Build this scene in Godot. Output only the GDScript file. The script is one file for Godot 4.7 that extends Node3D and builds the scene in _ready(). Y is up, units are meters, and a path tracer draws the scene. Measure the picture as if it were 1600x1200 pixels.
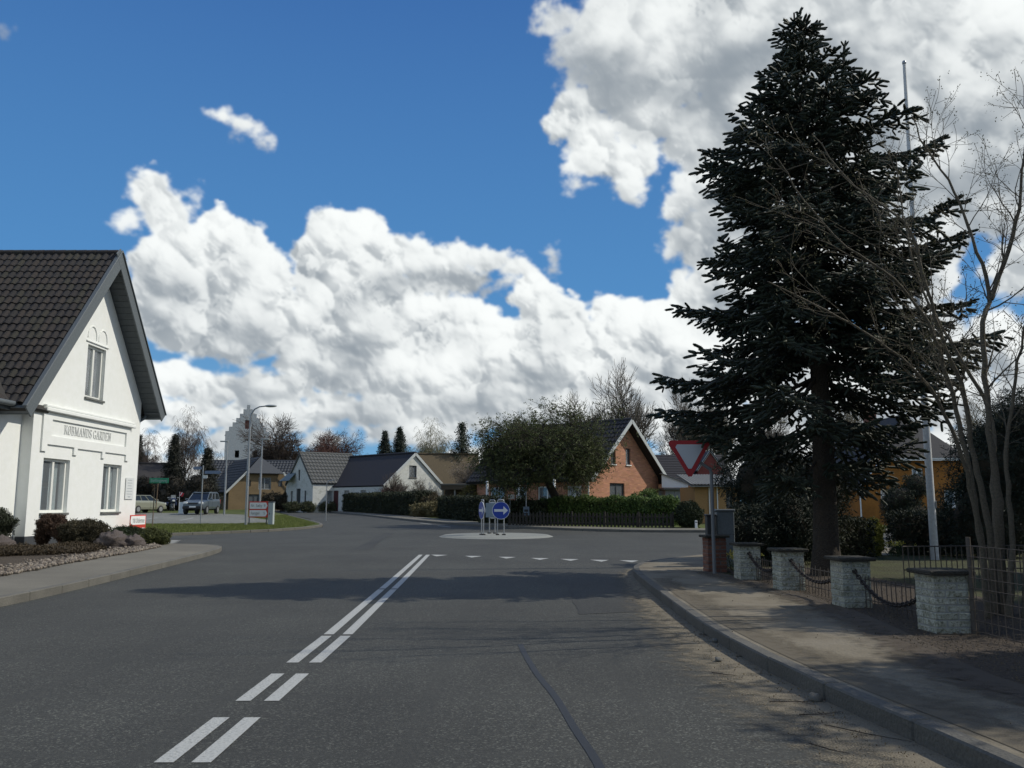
extends Node3D
# A village junction seen from the driver's seat: y up, metres, the road runs towards -z.

func _ready() -> void:
	# ---- camera
	var cam := Camera3D.new()
	cam.name = "camera"
	add_child(cam)
	cam.position = Vector3(0, 1.3, 0)
	cam.rotation_degrees = Vector3(8, 0, 0)
	cam.fov = 48.24
	cam.near = 0.05
	cam.far = 1500.0
	cam.current = true
	# ---- sky and exposure
	var env := Environment.new()
	var panorama := PanoramaSkyMaterial.new()
	panorama.panorama = make_sky()
	var sky := Sky.new()
	sky.sky_material = panorama
	env.background_mode = Environment.BG_SKY
	env.sky = sky
	env.background_energy_multiplier = 1.0
	env.tonemap_mode = Environment.TONE_MAPPER_LINEAR
	env.tonemap_exposure = 1.0
	env.sdfgi_enabled = true
	env.ssao_enabled = true
	env.ssil_enabled = true
	var we := WorldEnvironment.new()
	we.name = "world_environment"
	we.environment = env
	add_child(we)
	# ---- sun: from the right, a little ahead, about 43 degrees high
	var sun := DirectionalLight3D.new()
	sun.name = "sun"
	add_child(sun)
	var to_sun := Vector3(0.727, 0.680, -0.09).normalized()
	sun.look_at_from_position(to_sun * 50.0, Vector3.ZERO, Vector3.UP)
	sun.light_color = Color(1.0, 0.97, 0.915)
	sun.light_energy = 1.08
	sun.light_angular_distance = 0.53
	sun.shadow_enabled = true
	rng.seed = 4
	lump_noise.seed = 3
	lump_noise.frequency = 0.5
	palette()
	build_ground()
	build_white_house()
	build_right()
	build_far()
	build_left()
	build_trees()

# ---------------------------------------------------------------- sky: blue air and cumulus clouds, by direction (azimuth from straight ahead, elevation, in degrees)
# each cloud puff: azimuth, elevation, half width, half height, whiteness, softness
const PUFFS := [
	[-23.7,19.1,1.7,1.4,0.95,0.5], [-24.7,17.2,1.6,1.1,0.90,1.0], [-22.8,17.8,1.9,1.7,0.95,0.4], [-21.1,19.2,0.9,0.8,0.90,1.0], [-21.3,18.2,0.8,0.8,0.90,1.0], [-19.4,17.0,1.9,1.7,1.00,0.2],
	[-17.6,16.4,1.6,1.6,1.00,0.2], [-16.5,15.6,1.0,1.0,1.00,0.2], [-19.9,14.8,3.9,3.1,0.95,0.2], [-16.8,14.2,2.5,2.5,0.98,0.2], [-14.9,12.1,2.1,1.8,0.92,0.2], [-22.5,14.5,2.4,2.6,0.90,0.3],
	[-19.7,11.6,4.9,2.7,0.80,0.3], [-15.7,10.8,2.3,1.5,0.75,0.4], [-22.8,12.1,2.8,2.4,0.85,0.3], [-12.0,17.9,2.3,1.5,1.00,0.2], [-9.9,17.8,1.7,1.5,1.00,0.2], [-13.0,16.1,2.0,1.9,0.97,0.2],
	[-11.7,14.5,3.3,2.6,0.90,0.2], [-8.2,16.3,2.3,1.7,0.93,0.3], [-6.6,16.4,2.2,1.3,0.97,0.4], [-4.4,16.2,2.6,1.3,0.93,0.4], [-1.8,16.1,2.4,1.2,0.95,0.4], [0.0,15.7,1.8,1.1,0.90,0.6],
	[-4.8,14.8,5.5,1.3,0.55,0.5], [-8.7,14.4,2.8,1.4,0.60,0.4], [-10.3,11.7,4.8,3.0,0.82,0.3], [-6.5,12.2,4.0,2.2,0.95,0.2], [-3.5,12.5,2.5,1.5,1.00,0.2], [-2.4,11.6,2.3,1.8,1.00,0.2],
	[-0.9,10.6,2.7,1.8,0.97,0.2], [1.5,14.2,1.6,1.8,0.97,0.2], [2.2,12.7,1.9,2.2,0.97,0.2], [3.5,12.5,1.7,1.5,0.95,0.3], [4.6,12.2,1.0,1.2,0.97,0.3], [2.2,10.1,4.2,2.7,0.92,0.2],
	[-6.9,9.2,6.6,2.6,0.92,0.3], [-12.0,9.1,4.3,2.2,0.72,0.4], [-4.3,8.0,7.0,2.2,0.88,0.3], [6.6,12.8,1.5,1.2,1.00,0.2], [8.0,12.4,1.9,1.5,1.00,0.2], [9.9,12.2,2.1,1.4,1.00,0.2],
	[7.3,10.5,3.5,2.4,0.97,0.2], [10.7,10.2,3.8,2.8,0.95,0.2], [4.3,8.8,4.8,2.4,0.90,0.3], [9.0,7.9,5.1,2.2,0.90,0.3], [12.9,12.8,2.6,2.6,0.90,0.3], [15.0,14.3,3.3,3.3,0.88,0.3],
	[13.6,9.4,4.9,3.4,0.93,0.3], [-21.8,7.8,2.0,1.4,0.97,0.3], [-19.5,7.1,2.4,1.5,0.80,0.4], [-16.0,7.3,3.7,1.6,0.68,0.5], [-15.9,5.6,4.6,1.6,0.90,0.4], [-20.5,5.5,2.9,1.4,0.90,0.4],
	[-23.2,5.8,1.6,1.7,0.85,0.4], [-11.9,6.2,2.7,1.3,0.80,0.4], [-8.5,6.2,3.9,1.5,0.72,0.5], [-4.3,5.8,4.8,1.5,0.75,0.5], [0.0,6.3,4.8,1.8,0.80,0.5], [5.1,6.3,5.2,1.8,0.85,0.4],
	[10.2,5.8,5.0,2.0,0.90,0.4], [-6.4,4.6,5.3,1.2,0.85,0.6], [-22.3,3.8,2.8,1.2,0.85,0.6], [-17.4,4.0,3.4,1.3,0.80,0.6], [2.1,3.7,6.1,1.3,0.85,0.6], [14.7,4.4,5.9,2.2,0.90,0.4],
	[-12.6,4.1,1.9,1.0,0.90,0.6], [-22.6,2.3,2.8,1.2,0.85,0.6], [-18.9,2.1,3.3,1.3,0.85,0.6], [-14.6,2.0,3.9,1.3,0.88,0.6], [-1.7,2.9,4.9,1.3,0.85,0.6], [5.5,2.2,6.5,1.5,0.88,0.6],
	[12.6,2.0,6.0,1.8,0.90,0.5], [20.4,2.7,5.8,2.5,0.90,0.5], [26.8,2.6,5.3,2.4,0.88,0.5], [30.7,1.8,4.9,2.3,0.85,0.5], [-8.4,1.8,2.7,1.0,0.85,0.8], [-4.7,1.4,2.3,0.9,0.85,0.8],
	[-24.1,3.8,1.5,1.7,0.85,0.5], [4.7,25.9,1.9,1.6,1.00,0.2], [3.6,24.8,1.6,1.2,1.00,0.2], [5.6,23.9,2.2,1.7,1.00,0.2], [6.9,22.7,1.9,1.5,0.98,0.3], [8.4,21.9,1.5,1.4,0.98,0.4],
	[8.2,20.7,1.4,1.3,0.95,0.6], [4.9,22.4,1.8,1.4,0.95,0.6], [4.5,21.0,1.4,0.9,0.85,1.0], [9.3,22.6,1.3,1.4,0.95,0.5], [3.2,31.0,2.4,1.5,0.68,1.0], [4.8,29.3,2.6,2.1,0.72,1.0],
	[4.5,27.6,1.8,1.2,0.75,1.0], [7.3,29.7,4.1,3.3,0.72,0.7], [7.2,26.8,3.2,2.0,0.70,0.7], [10.8,28.8,4.9,4.0,0.76,0.6], [11.7,27.6,2.7,1.9,1.00,0.6], [9.4,24.7,3.1,2.0,0.72,0.6],
	[15.6,29.0,5.1,3.9,0.61,0.5], [16.7,24.5,4.9,3.8,0.69,0.5], [12.8,23.7,3.1,2.4,0.71,0.6], [13.2,20.5,2.6,2.1,0.81,0.5], [11.4,19.4,1.5,1.4,0.86,0.6], [11.4,17.4,1.5,1.4,0.83,0.7],
	[10.7,16.4,1.0,1.0,0.76,1.0], [13.0,17.3,2.2,2.5,0.81,0.5], [16.0,19.5,3.7,3.6,0.76,0.4], [15.1,16.0,2.9,2.5,0.81,0.4], [21.0,28.3,6.2,4.2,0.61,0.5], [25.7,28.1,5.8,3.7,0.69,0.5],
	[30.3,27.5,3.1,2.0,1.00,0.5], [29.0,24.0,4.1,4.2,0.63,0.5], [24.6,24.1,5.1,4.3,0.63,0.5], [31.4,20.3,3.6,3.9,0.58,0.5], [27.6,19.9,4.2,3.7,0.71,0.5], [23.2,19.1,5.2,4.6,0.76,0.5],
	[19.4,21.5,5.5,4.6,0.71,0.5], [30.8,16.8,2.6,1.9,0.76,0.5], [27.8,16.6,2.1,1.9,0.81,0.5], [31.2,13.5,2.0,1.9,0.83,0.5], [24.7,14.3,4.0,3.5,0.81,0.5], [19.5,14.8,4.3,3.6,0.81,0.5],
	[30.0,9.9,2.0,1.6,0.86,0.4], [27.9,8.6,2.4,1.6,0.86,0.4], [30.9,8.4,2.0,2.3,0.76,0.4], [26.1,6.4,5.1,2.4,0.79,0.5], [20.6,7.5,5.6,3.7,0.81,0.5], [31.0,5.4,3.7,2.3,0.76,0.5],
	[33.5,17.4,3.7,4.2,0.66,0.5], [35.6,23.8,4.4,4.8,0.66,0.5], [26.3,10.3,2.2,2.4,0.81,0.5], [-19.5,24.0,1.4,0.8,0.82,0.8], [-18.4,23.6,1.5,0.9,0.74,0.8], [-17.2,23.0,1.4,0.9,0.68,0.8],
	[2.7,16.6,0.8,1.0,0.80,1.2], [2.6,15.6,0.7,0.8,0.70,1.3], [-32.4,26.5,0.7,0.5,0.60,1.5],
]

var puffs: Array = []
var puff_shape := FastNoiseLite.new()
var puff_fine := FastNoiseLite.new()
var puff_wisp := FastNoiseLite.new()
var puff_warp := FastNoiseLite.new()

func sky_setup() -> void:
	for p in PUFFS:
		puffs.append(p)
	var r := RandomNumberGenerator.new()
	r.seed = 77
	# the sky goes on round the horizon with clouds of the same sizes and cover
	for k in 60:
		var az := r.randf_range(40.0, 318.0)
		var el := 2.0 + 62.0 * pow(r.randf(), 1.5)
		var s := r.randf_range(3.0, 9.0)
		var white := r.randf_range(0.72, 1.0)
		for j in 9:
			var lift := r.randf_range(-0.35, 0.8)
			puffs.append([az + r.randfn(0.0, 1.0) * s * 1.1 / cos(deg_to_rad(minf(el, 65.0))), el + lift * s * 0.6, r.randf_range(0.35, 0.8) * s / cos(deg_to_rad(minf(el, 65.0))), r.randf_range(0.3, 0.6) * s, clampf(white + lift * 0.25, 0.6, 1.0), r.randf_range(0.2, 0.8)])
	for k in 50:
		var az2 := r.randf_range(36.0, 324.0)
		puffs.append([az2, r.randf_range(1.0, 9.0), r.randf_range(3.0, 8.0), r.randf_range(1.5, 3.5), r.randf_range(0.75, 0.97), r.randf_range(0.3, 0.6)])
	puff_shape.seed = 5
	puff_shape.noise_type = FastNoiseLite.TYPE_CELLULAR
	puff_shape.cellular_return_type = FastNoiseLite.RETURN_DISTANCE
	puff_shape.cellular_jitter = 0.9
	puff_shape.fractal_type = FastNoiseLite.FRACTAL_FBM
	puff_shape.fractal_octaves = 3
	puff_shape.fractal_gain = 0.42
	puff_shape.fractal_lacunarity = 2.1
	puff_shape.frequency = 0.34
	puff_fine.seed = 9
	puff_fine.noise_type = FastNoiseLite.TYPE_SIMPLEX_SMOOTH
	puff_fine.fractal_octaves = 4
	puff_fine.fractal_gain = 0.42
	puff_fine.frequency = 0.13
	puff_wisp.seed = 21
	puff_wisp.noise_type = FastNoiseLite.TYPE_SIMPLEX_SMOOTH
	puff_wisp.fractal_octaves = 5
	puff_wisp.fractal_gain = 0.5
	puff_wisp.frequency = 0.6
	puff_warp.seed = 33
	puff_warp.noise_type = FastNoiseLite.TYPE_SIMPLEX_SMOOTH
	puff_warp.fractal_octaves = 3
	puff_warp.frequency = 0.35

# smaller heads that sit on each puff, mostly on its upper and sunward rim: azimuth, elevation, radius, height of its centre, softness
var heads: Array = []

func sky_heads() -> void:
	var r := RandomNumberGenerator.new()
	r.seed = 41
	for p in puffs:
		var rx: float = p[2]
		var ry: float = p[3]
		var small := minf(rx, ry)
		var n := int(clampf(7.0 * rx * ry / (small * small), 7.0, 22.0))
		for k in n:
			var a := r.randf() * TAU
			var f := sqrt(r.randf()) * 0.95
			var dx := cos(a) * f
			var dy := sin(a) * f
			var q := small * r.randf_range(0.22, 0.5)
			var z := small * 0.75 * sqrt(maxf(0.0, 1.0 - f * f))
			heads.append([p[0] + dx * rx, p[1] + dy * ry, q, z, p[5]])
			for j in 5:
				var b := r.randf() * TAU
				var g := r.randf_range(0.4, 0.95)
				var w := q * r.randf_range(0.25, 0.5)
				heads.append([p[0] + dx * rx + cos(b) * g * q * rx / small * 0.8, p[1] + dy * ry + sin(b) * g * q, w, z + q * 0.8 * sqrt(1.0 - g * g), p[5]])

func softened(a: PackedFloat32Array, w: int, h: int, k: int) -> PackedFloat32Array:
	var img := Image.create_from_data(w, h, false, Image.FORMAT_RF, a.to_byte_array())
	img.resize(maxi(4, w / k), maxi(4, h / k), Image.INTERPOLATE_LANCZOS)
	img.resize(w, h, Image.INTERPOLATE_CUBIC)
	return img.get_data().to_float32_array()

# a rectangle of sky, as rows of RGB from the top down
func sky_patch(az0: float, el1: float, w: int, h: int, step: float) -> Image:
	var n := w * h
	var cover := PackedFloat32Array(); cover.resize(n); cover.fill(-3.0)
	var white := PackedFloat32Array(); white.resize(n)
	var soft := PackedFloat32Array(); soft.resize(n)
	var weight := PackedFloat32Array(); weight.resize(n); weight.fill(1e-6)
	for p in puffs:
		for turn in [-360.0, 0.0, 360.0]:
			var a: float = p[0] + turn
			var rx: float = p[2]
			var ry: float = p[3]
			var small := minf(rx, ry)
			var x0 := maxi(0, int((a - rx * 1.9 - az0) / step))
			var x1 := mini(w, int((a + rx * 1.9 - az0) / step) + 1)
			var y0 := maxi(0, int((el1 - p[1] - ry * 1.9) / step))
			var y1 := mini(h, int((el1 - p[1] + ry * 1.9) / step) + 1)
			for y in range(y0, y1):
				var dy: float = (el1 - (y + 0.5) * step - p[1]) / ry
				for x in range(x0, x1):
					var dx := (az0 + (x + 0.5) * step - a) / rx
					var d := sqrt(dx * dx + dy * dy)
					if d < 1.9:
						var i := y * w + x
						var f := (1.0 - d) * small
						var c := cover[i]
						var k := 0.35
						var t := maxf(k - absf(f - c), 0.0) / k
						cover[i] = maxf(f, c) + t * t * k * 0.25
						var q := exp(-4.0 * d * d)
						weight[i] += q
						white[i] += q * (p[4] - 0.03 + dy * 0.14)
						soft[i] += q * p[5]
	# rounded heads: the nearest surface wins
	var dome := PackedFloat32Array(); dome.resize(n)
	for q in heads:
		var qr: float = q[2]
		var wide := 1.0 / maxf(0.25, cos(deg_to_rad(q[1])))
		if qr < step * 1.5:
			continue
		for turn in [-360.0, 0.0, 360.0]:
			var a: float = q[0] + turn
			var x0 := maxi(0, int((a - qr * wide - az0) / step))
			var x1 := mini(w, int((a + qr * wide - az0) / step) + 1)
			if x0 >= x1:
				continue
			var y0 := maxi(0, int((el1 - q[1] - qr) / step))
			var y1 := mini(h, int((el1 - q[1] + qr) / step) + 1)
			var hard := qr * (0.55 - 0.3 * minf(q[4], 1.0))
			for y in range(y0, y1):
				var dy: float = el1 - (y + 0.5) * step - q[1]
				for x in range(x0, x1):
					var dx := (az0 + (x + 0.5) * step - a) / wide
					var d2 := (dx * dx + dy * dy) / (qr * qr)
					if d2 < 1.0:
						var i := y * w + x
						var t := sqrt(1.0 - d2)
						dome[i] = maxf(dome[i], q[3] + qr * t)
						cover[i] = maxf(cover[i], (t - 0.35) * hard)
	var soft_dome := softened(dome, w, h, maxi(2, int(0.30 / step)))
	var wide_dome := softened(dome, w, h, maxi(2, int(0.75 / step)))
	var high := PackedFloat32Array(); high.resize(n)
	var thick := PackedFloat32Array(); thick.resize(n)
	for y in h:
		var el := el1 - (y + 0.5) * step
		for x in w:
			var i := y * w + x
			var c := cover[i]
			if c < -0.9:
				high[i] = -1.0
				continue
			var az := az0 + (x + 0.5) * step
			var wx := puff_warp.get_noise_2d(az, el) * 0.9
			var wy := puff_warp.get_noise_2d(az + 71.0, el - 40.0) * 0.9
			var bump := -puff_shape.get_noise_2d(az + wx, (el + wy) * 1.25)   # rounded heads with creases between them
			var s := clampf(soft[i] / weight[i], 0.0, 1.5)
			var wisp := puff_wisp.get_noise_2d(az, el * 1.4)
			var e := c - 0.22 + (bump - 0.1) * 0.45 * (1.0 - 0.5 * minf(s, 1.0)) + wisp * (0.22 + 0.5 * s)
			thick[i] = e
			var sx := clampi(x + int(wx * 0.5 / step), 0, w - 1)
			var sy := clampi(y + int(wy * 0.4 / step), 0, h - 1)
			var si := sy * w + sx
			high[i] = soft_dome[si] * 0.55 + wide_dome[si] * 0.6 + bump * 0.10 + wisp * 0.055
	var out := Image.create(w, h, false, Image.FORMAT_RGBF)
	var air_low := Color(0.20, 0.44, 0.68)
	var air_mid := Color(0.088, 0.265, 0.555)
	var air_high := Color(0.050, 0.158, 0.415)
	var air_top := Color(0.025, 0.115, 0.38)
	for y in h:
		var el := el1 - (y + 0.5) * step
		for x in w:
			var i := y * w + x
			var air := air_low.lerp(air_mid, clampf(el / 14.0, 0.0, 1.0)) if el < 14.0 else (air_mid.lerp(air_high, (el - 14.0) / 18.0) if el < 32.0 else air_high.lerp(air_top, clampf((el - 32.0) / 35.0, 0.0, 1.0)))
			var e := thick[i]
			if high[i] > -0.99 and e > -0.1:
				var s := clampf(soft[i] / weight[i], 0.0, 1.5)
				var az := az0 + (x + 0.5) * step
				var reach := maxi(1, int(0.13 / step))
				var xl := maxi(x - reach, 0)
				var xr := mini(x + reach, w - 1)
				var yu := maxi(y - reach, 0)
				var yd := mini(y + reach, h - 1)
				var run := 2.0 * reach * step
				var gx := clampf((high[y * w + xl] - high[y * w + xr]) / run, -1.6, 1.6)
				var gz := clampf((high[yd * w + x] - high[yu * w + x]) / run, -1.6, 1.6)
				var face := (gx * 0.55 + gz * 0.62 + 0.56) / sqrt(1.0 + gx * gx + gz * gz)   # towards the sun, high on the right
				var far := maxi(1, int(1.3 / step))
				var xr2 := mini(x + far, w - 1)
				var yu2 := maxi(y - far, 0)
				var slope2 := (maxf(thick[i], -0.1) - maxf(thick[y * w + xr2], -0.1)) * 0.3 + (maxf(thick[i], -0.1) - maxf(thick[yu2 * w + x], -0.1)) * 0.45
				var deep := clampf(e * 0.7, 0.0, 1.0)
				var b := white[i] / weight[i] + 0.05 + clampf((face - 0.5) * 0.36, -0.32, 0.2) * (1.0 - 0.8 * clampf(s * 1.6 - 0.3, 0.0, 1.0)) + clampf(slope2 * 0.2, -0.24, 0.14) + puff_fine.get_noise_2d(az, el * 1.5) * 0.30 - 0.15 * deep
				var lit := 1.0 / (1.0 + exp(-6.5 * (b - 0.68)))
				var cloud := Color(0.27, 0.315, 0.36).lerp(Color(0.98, 1.01, 1.0), lit)
				var edge := 0.16 + 0.75 * s
				var alpha := clampf((e + 0.02) / edge, 0.0, 1.0)
				alpha = alpha * alpha * (3.0 - 2.0 * alpha)
				if s > 0.9:
					alpha *= 1.0 - 0.4 * minf(s - 0.9, 0.6)
				air = air.lerp(cloud, alpha)
			out.set_pixel(x, y, air)
	return out

func make_sky() -> ImageTexture:
	sky_setup()
	sky_heads()
	# the whole upper half at a coarse step, then the part in front of the road at a fine one
	var fine := 360.0 / 4096.0
	var coarse := sky_patch(0.0, 90.0, 1024, 256, fine * 4.0)
	var img := Image.create(4096, 2048, false, Image.FORMAT_RGBF)
	img.fill(Color(0.16, 0.16, 0.15))
	coarse.resize(4096, 1024, Image.INTERPOLATE_CUBIC)
	img.blit_rect(coarse, Rect2i(0, 0, 4096, 1024), Vector2i(0, 0))
	var half := 400
	var rows := 480
	var near := sky_patch(-half * fine, rows * fine, half * 2, rows, fine)
	img.blit_rect(near, Rect2i(half, 0, half, rows), Vector2i(0, 1024 - rows))
	img.blit_rect(near, Rect2i(0, 0, half, rows), Vector2i(4096 - half, 1024 - rows))
	return ImageTexture.create_from_image(img)


# ---------------------------------------------------------------- helpers
var rng := RandomNumberGenerator.new()
var mats := {}
var taken := {}

# height of the land: level up to the junction, then a slow rise towards the church
func gy(z: float) -> float:
	return clampf((-z - 38.0) * 0.0145, 0.0, 1.044)

func at(x: float, d: float, up := 0.0) -> Vector3:
	return Vector3(x, gy(-d) + up, -d)

func numbered(called: String) -> String:
	if not taken.has(called):
		taken[called] = 0
		return called
	taken[called] += 1
	return "%s_%03d" % [called, taken[called]]

func tag(o: Node3D, label := "", category := "", group := "", kind := "") -> Node3D:
	if label != "": o.set_meta("label", label)
	if category != "": o.set_meta("category", category)
	if group != "": o.set_meta("group", group)
	if kind != "": o.set_meta("kind", kind)
	return o

func thing(called: String, label: String, category: String, where := Vector3.ZERO, turn := 0.0, group := "") -> Node3D:
	var o := Node3D.new()
	o.name = numbered(called)
	add_child(o)
	o.position = where
	o.rotation.y = turn
	return tag(o, label, category, group)

func setting(called: String, label: String) -> Node3D:
	var o := Node3D.new()
	o.name = numbered(called)
	add_child(o)
	return tag(o, label, "", "", "structure")

func obj(called: String, mesh: Mesh, m: Material, parent: Node3D = self) -> MeshInstance3D:
	var o := MeshInstance3D.new()
	o.name = numbered(called) if parent == self else called
	o.mesh = mesh
	o.material_override = m
	parent.add_child(o, true)
	return o

func piece(called: String, mesh: Mesh, m: Material, parent: Node3D, t: Transform3D) -> MeshInstance3D:
	var o := obj(called, mesh, m, parent)
	o.transform = t
	return o

# collects faces; front faces run clockwise
class MB:
	var v := PackedVector3Array()
	var n := PackedVector3Array()
	var ix := PackedInt32Array()

	func tri(a: Vector3, b: Vector3, c: Vector3) -> void:
		var k := (c - a).cross(b - a).normalized()
		var s := v.size()
		v.append(a); v.append(b); v.append(c)
		n.append(k); n.append(k); n.append(k)
		ix.append(s); ix.append(s + 1); ix.append(s + 2)

	# a, b, c, d round the face; turned so that it faces towards «out»
	func quad(a: Vector3, b: Vector3, c: Vector3, d: Vector3, out: Vector3) -> void:
		var k := (c - a).cross(b - a)
		if k.length_squared() < 1e-14:
			k = (d - a).cross(c - a)
		k = k.normalized()
		var s := v.size()
		if k.dot(out) < 0.0:
			var t := b
			b = d
			d = t
			k = -k
		v.append(a); v.append(b); v.append(c); v.append(d)
		for i in 4: n.append(k)
		ix.append(s); ix.append(s + 1); ix.append(s + 2); ix.append(s); ix.append(s + 2); ix.append(s + 3)

	# four points that are there already
	func quad_ix(a: int, b: int, c: int, d: int, out: Vector3) -> void:
		if (v[c] - v[a]).cross(v[b] - v[a]).dot(out) < 0.0:
			var t := b
			b = d
			d = t
		ix.append(a); ix.append(b); ix.append(c); ix.append(a); ix.append(c); ix.append(d)

	func tri_out(a: Vector3, b: Vector3, c: Vector3, out: Vector3) -> void:
		if (c - a).cross(b - a).dot(out) < 0.0:
			tri(a, c, b)
		else:
			tri(a, b, c)

	func box(c: Vector3, size: Vector3, bs := Basis.IDENTITY) -> void:
		var x := bs.x * size.x * 0.5
		var y := bs.y * size.y * 0.5
		var z := bs.z * size.z * 0.5
		quad(c - x - y + z, c + x - y + z, c + x + y + z, c - x + y + z, z)
		quad(c - x - y - z, c + x - y - z, c + x + y - z, c - x + y - z, -z)
		quad(c + x - y - z, c + x - y + z, c + x + y + z, c + x + y - z, x)
		quad(c - x - y - z, c - x - y + z, c - x + y + z, c - x + y - z, -x)
		quad(c - x + y - z, c + x + y - z, c + x + y + z, c - x + y + z, y)
		quad(c - x - y - z, c + x - y - z, c + x - y + z, c - x - y + z, -y)

	# a box with its edges cut off at 45 degrees
	func block(c: Vector3, size: Vector3, cut: float, bs := Basis.IDENTITY) -> void:
		var h := size * 0.5
		var i := h - Vector3(cut, cut, cut)
		for ax in 3:
			for sg in [-1.0, 1.0]:
				var p := []
				for q in [[-1, -1], [1, -1], [1, 1], [-1, 1]]:
					var w := Vector3()
					w[ax] = sg * h[ax]
					w[(ax + 1) % 3] = q[0] * i[(ax + 1) % 3]
					w[(ax + 2) % 3] = q[1] * i[(ax + 2) % 3]
					p.append(c + bs * w)
				var o := Vector3(); o[ax] = sg
				quad(p[0], p[1], p[2], p[3], bs * o)
		for ax in 3:
			var b1 := (ax + 1) % 3
			var b2 := (ax + 2) % 3
			for s1 in [-1.0, 1.0]:
				for s2 in [-1.0, 1.0]:
					var p := []
					for q in [[-1, 0], [1, 0], [1, 1], [-1, 1]]:
						var w := Vector3()
						w[ax] = q[0] * i[ax]
						w[b1] = s1 * (h[b1] if q[1] == 0 else i[b1])
						w[b2] = s2 * (i[b2] if q[1] == 0 else h[b2])
						p.append(c + bs * w)
					var o := Vector3(); o[b1] = s1; o[b2] = s2
					quad(p[0], p[1], p[2], p[3], bs * o)
		for sx in [-1.0, 1.0]:
			for sy in [-1.0, 1.0]:
				for sz in [-1.0, 1.0]:
					tri_out(c + bs * Vector3(sx * h.x, sy * i.y, sz * i.z), c + bs * Vector3(sx * i.x, sy * h.y, sz * i.z), c + bs * Vector3(sx * i.x, sy * i.y, sz * h.z), bs * Vector3(sx, sy, sz))

	# a bent, tapering round bar
	func tube(p: PackedVector3Array, r: PackedFloat32Array, sides: int, cap := true) -> void:
		var s := v.size()
		var m := p.size()
		var side := Vector3.RIGHT
		for i in m:
			var t := (p[mini(i + 1, m - 1)] - p[maxi(i - 1, 0)]).normalized()
			if i == 0:
				side = t.cross(Vector3.UP if absf(t.y) < 0.9 else Vector3.RIGHT).normalized()
			else:
				side = (side - t * side.dot(t)).normalized()
			var o := t.cross(side)
			for k in sides:
				var a := TAU * k / sides
				var e := side * cos(a) + o * sin(a)
				v.append(p[i] + e * r[i])
				n.append(e)
		for i in m - 1:
			for k in sides:
				var a := s + i * sides + k
				var b := s + i * sides + (k + 1) % sides
				ix.append(a); ix.append(a + sides); ix.append(b)
				ix.append(b); ix.append(a + sides); ix.append(b + sides)
		if cap:
			for e in [0, m - 1]:
				var dirn := (p[0] - p[1]) if e == 0 else (p[m - 1] - p[m - 2])
				for k in range(1, sides - 1):
					tri_out(v[s + e * sides], v[s + e * sides + k], v[s + e * sides + k + 1], dirn)

	func bar(a: Vector3, b: Vector3, r: float, sides := 8) -> void:
		tube(PackedVector3Array([a, b]), PackedFloat32Array([r, r]), sides)

	# a flat outline (x, y) with thickness along -z, placed by t
	func plate(poly: PackedVector2Array, thick: float, t := Transform3D.IDENTITY) -> void:
		var tris := Geometry2D.triangulate_polygon(poly)
		var zf := t.basis.z
		for i in range(0, tris.size(), 3):
			var a := poly[tris[i]]
			var b := poly[tris[i + 1]]
			var c := poly[tris[i + 2]]
			tri_out(t * Vector3(a.x, a.y, 0), t * Vector3(b.x, b.y, 0), t * Vector3(c.x, c.y, 0), zf)
			if thick > 0.0:
				tri_out(t * Vector3(a.x, a.y, -thick), t * Vector3(b.x, b.y, -thick), t * Vector3(c.x, c.y, -thick), -zf)
		if thick > 0.0:
			var turn := -1.0 if Geometry2D.is_polygon_clockwise(poly) else 1.0
			for i in poly.size():
				var a := poly[i]
				var b := poly[(i + 1) % poly.size()]
				var o := Vector3(b.y - a.y, a.x - b.x, 0) * turn
				quad(t * Vector3(a.x, a.y, 0), t * Vector3(b.x, b.y, 0), t * Vector3(b.x, b.y, -thick), t * Vector3(a.x, a.y, -thick), t.basis * o)

	# a lumpy ball
	func lump(c: Vector3, r: Vector3, noise: FastNoiseLite, rough: float, rings := 8, sides := 12) -> void:
		var s := v.size()
		for i in rings + 1:
			var a := PI * i / rings
			for k in sides:
				var b := TAU * k / sides
				var e := Vector3(sin(a) * cos(b), cos(a), sin(a) * sin(b))
				var q := c + e * r * (1.0 + rough * noise.get_noise_3dv(c * 7.0 + e * 1.7))
				v.append(q)
				n.append((e / r).normalized())
		for i in rings:
			for k in sides:
				var a := s + i * sides + k
				var b := s + i * sides + (k + 1) % sides
				ix.append(a); ix.append(a + sides); ix.append(b)
				ix.append(b); ix.append(a + sides); ix.append(b + sides)
		if rough > 0.0:
			for i in range(s, v.size()): n[i] = Vector3.ZERO
			for i in rings:
				for k in sides:
					var a := s + i * sides + k
					var b := s + i * sides + (k + 1) % sides
					var f := (v[b + sides] - v[a]).cross(v[a + sides] - v[b])
					if f.dot(v[a] - c) < 0.0: f = -f
					for j in [a, b, a + sides, b + sides]: n[j] += f
			for i in range(s, v.size()): n[i] = n[i].normalized() if n[i].length() > 1e-9 else Vector3.UP

	func mesh() -> ArrayMesh:
		var m := ArrayMesh.new()
		if v.is_empty():
			return m
		var a := []
		a.resize(Mesh.ARRAY_MAX)
		a[Mesh.ARRAY_VERTEX] = v
		a[Mesh.ARRAY_NORMAL] = n
		a[Mesh.ARRAY_INDEX] = ix
		m.add_surface_from_arrays(Mesh.PRIMITIVE_TRIANGLES, a)
		return m

func facing(a: Vector3, b: Vector3, up := Vector3.UP) -> Basis:
	# z runs from a to b
	var z := (b - a).normalized()
	var x := up.cross(z)
	if x.length() < 0.001:
		x = Vector3.RIGHT
	x = x.normalized()
	return Basis(x, z.cross(x), z)

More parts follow.
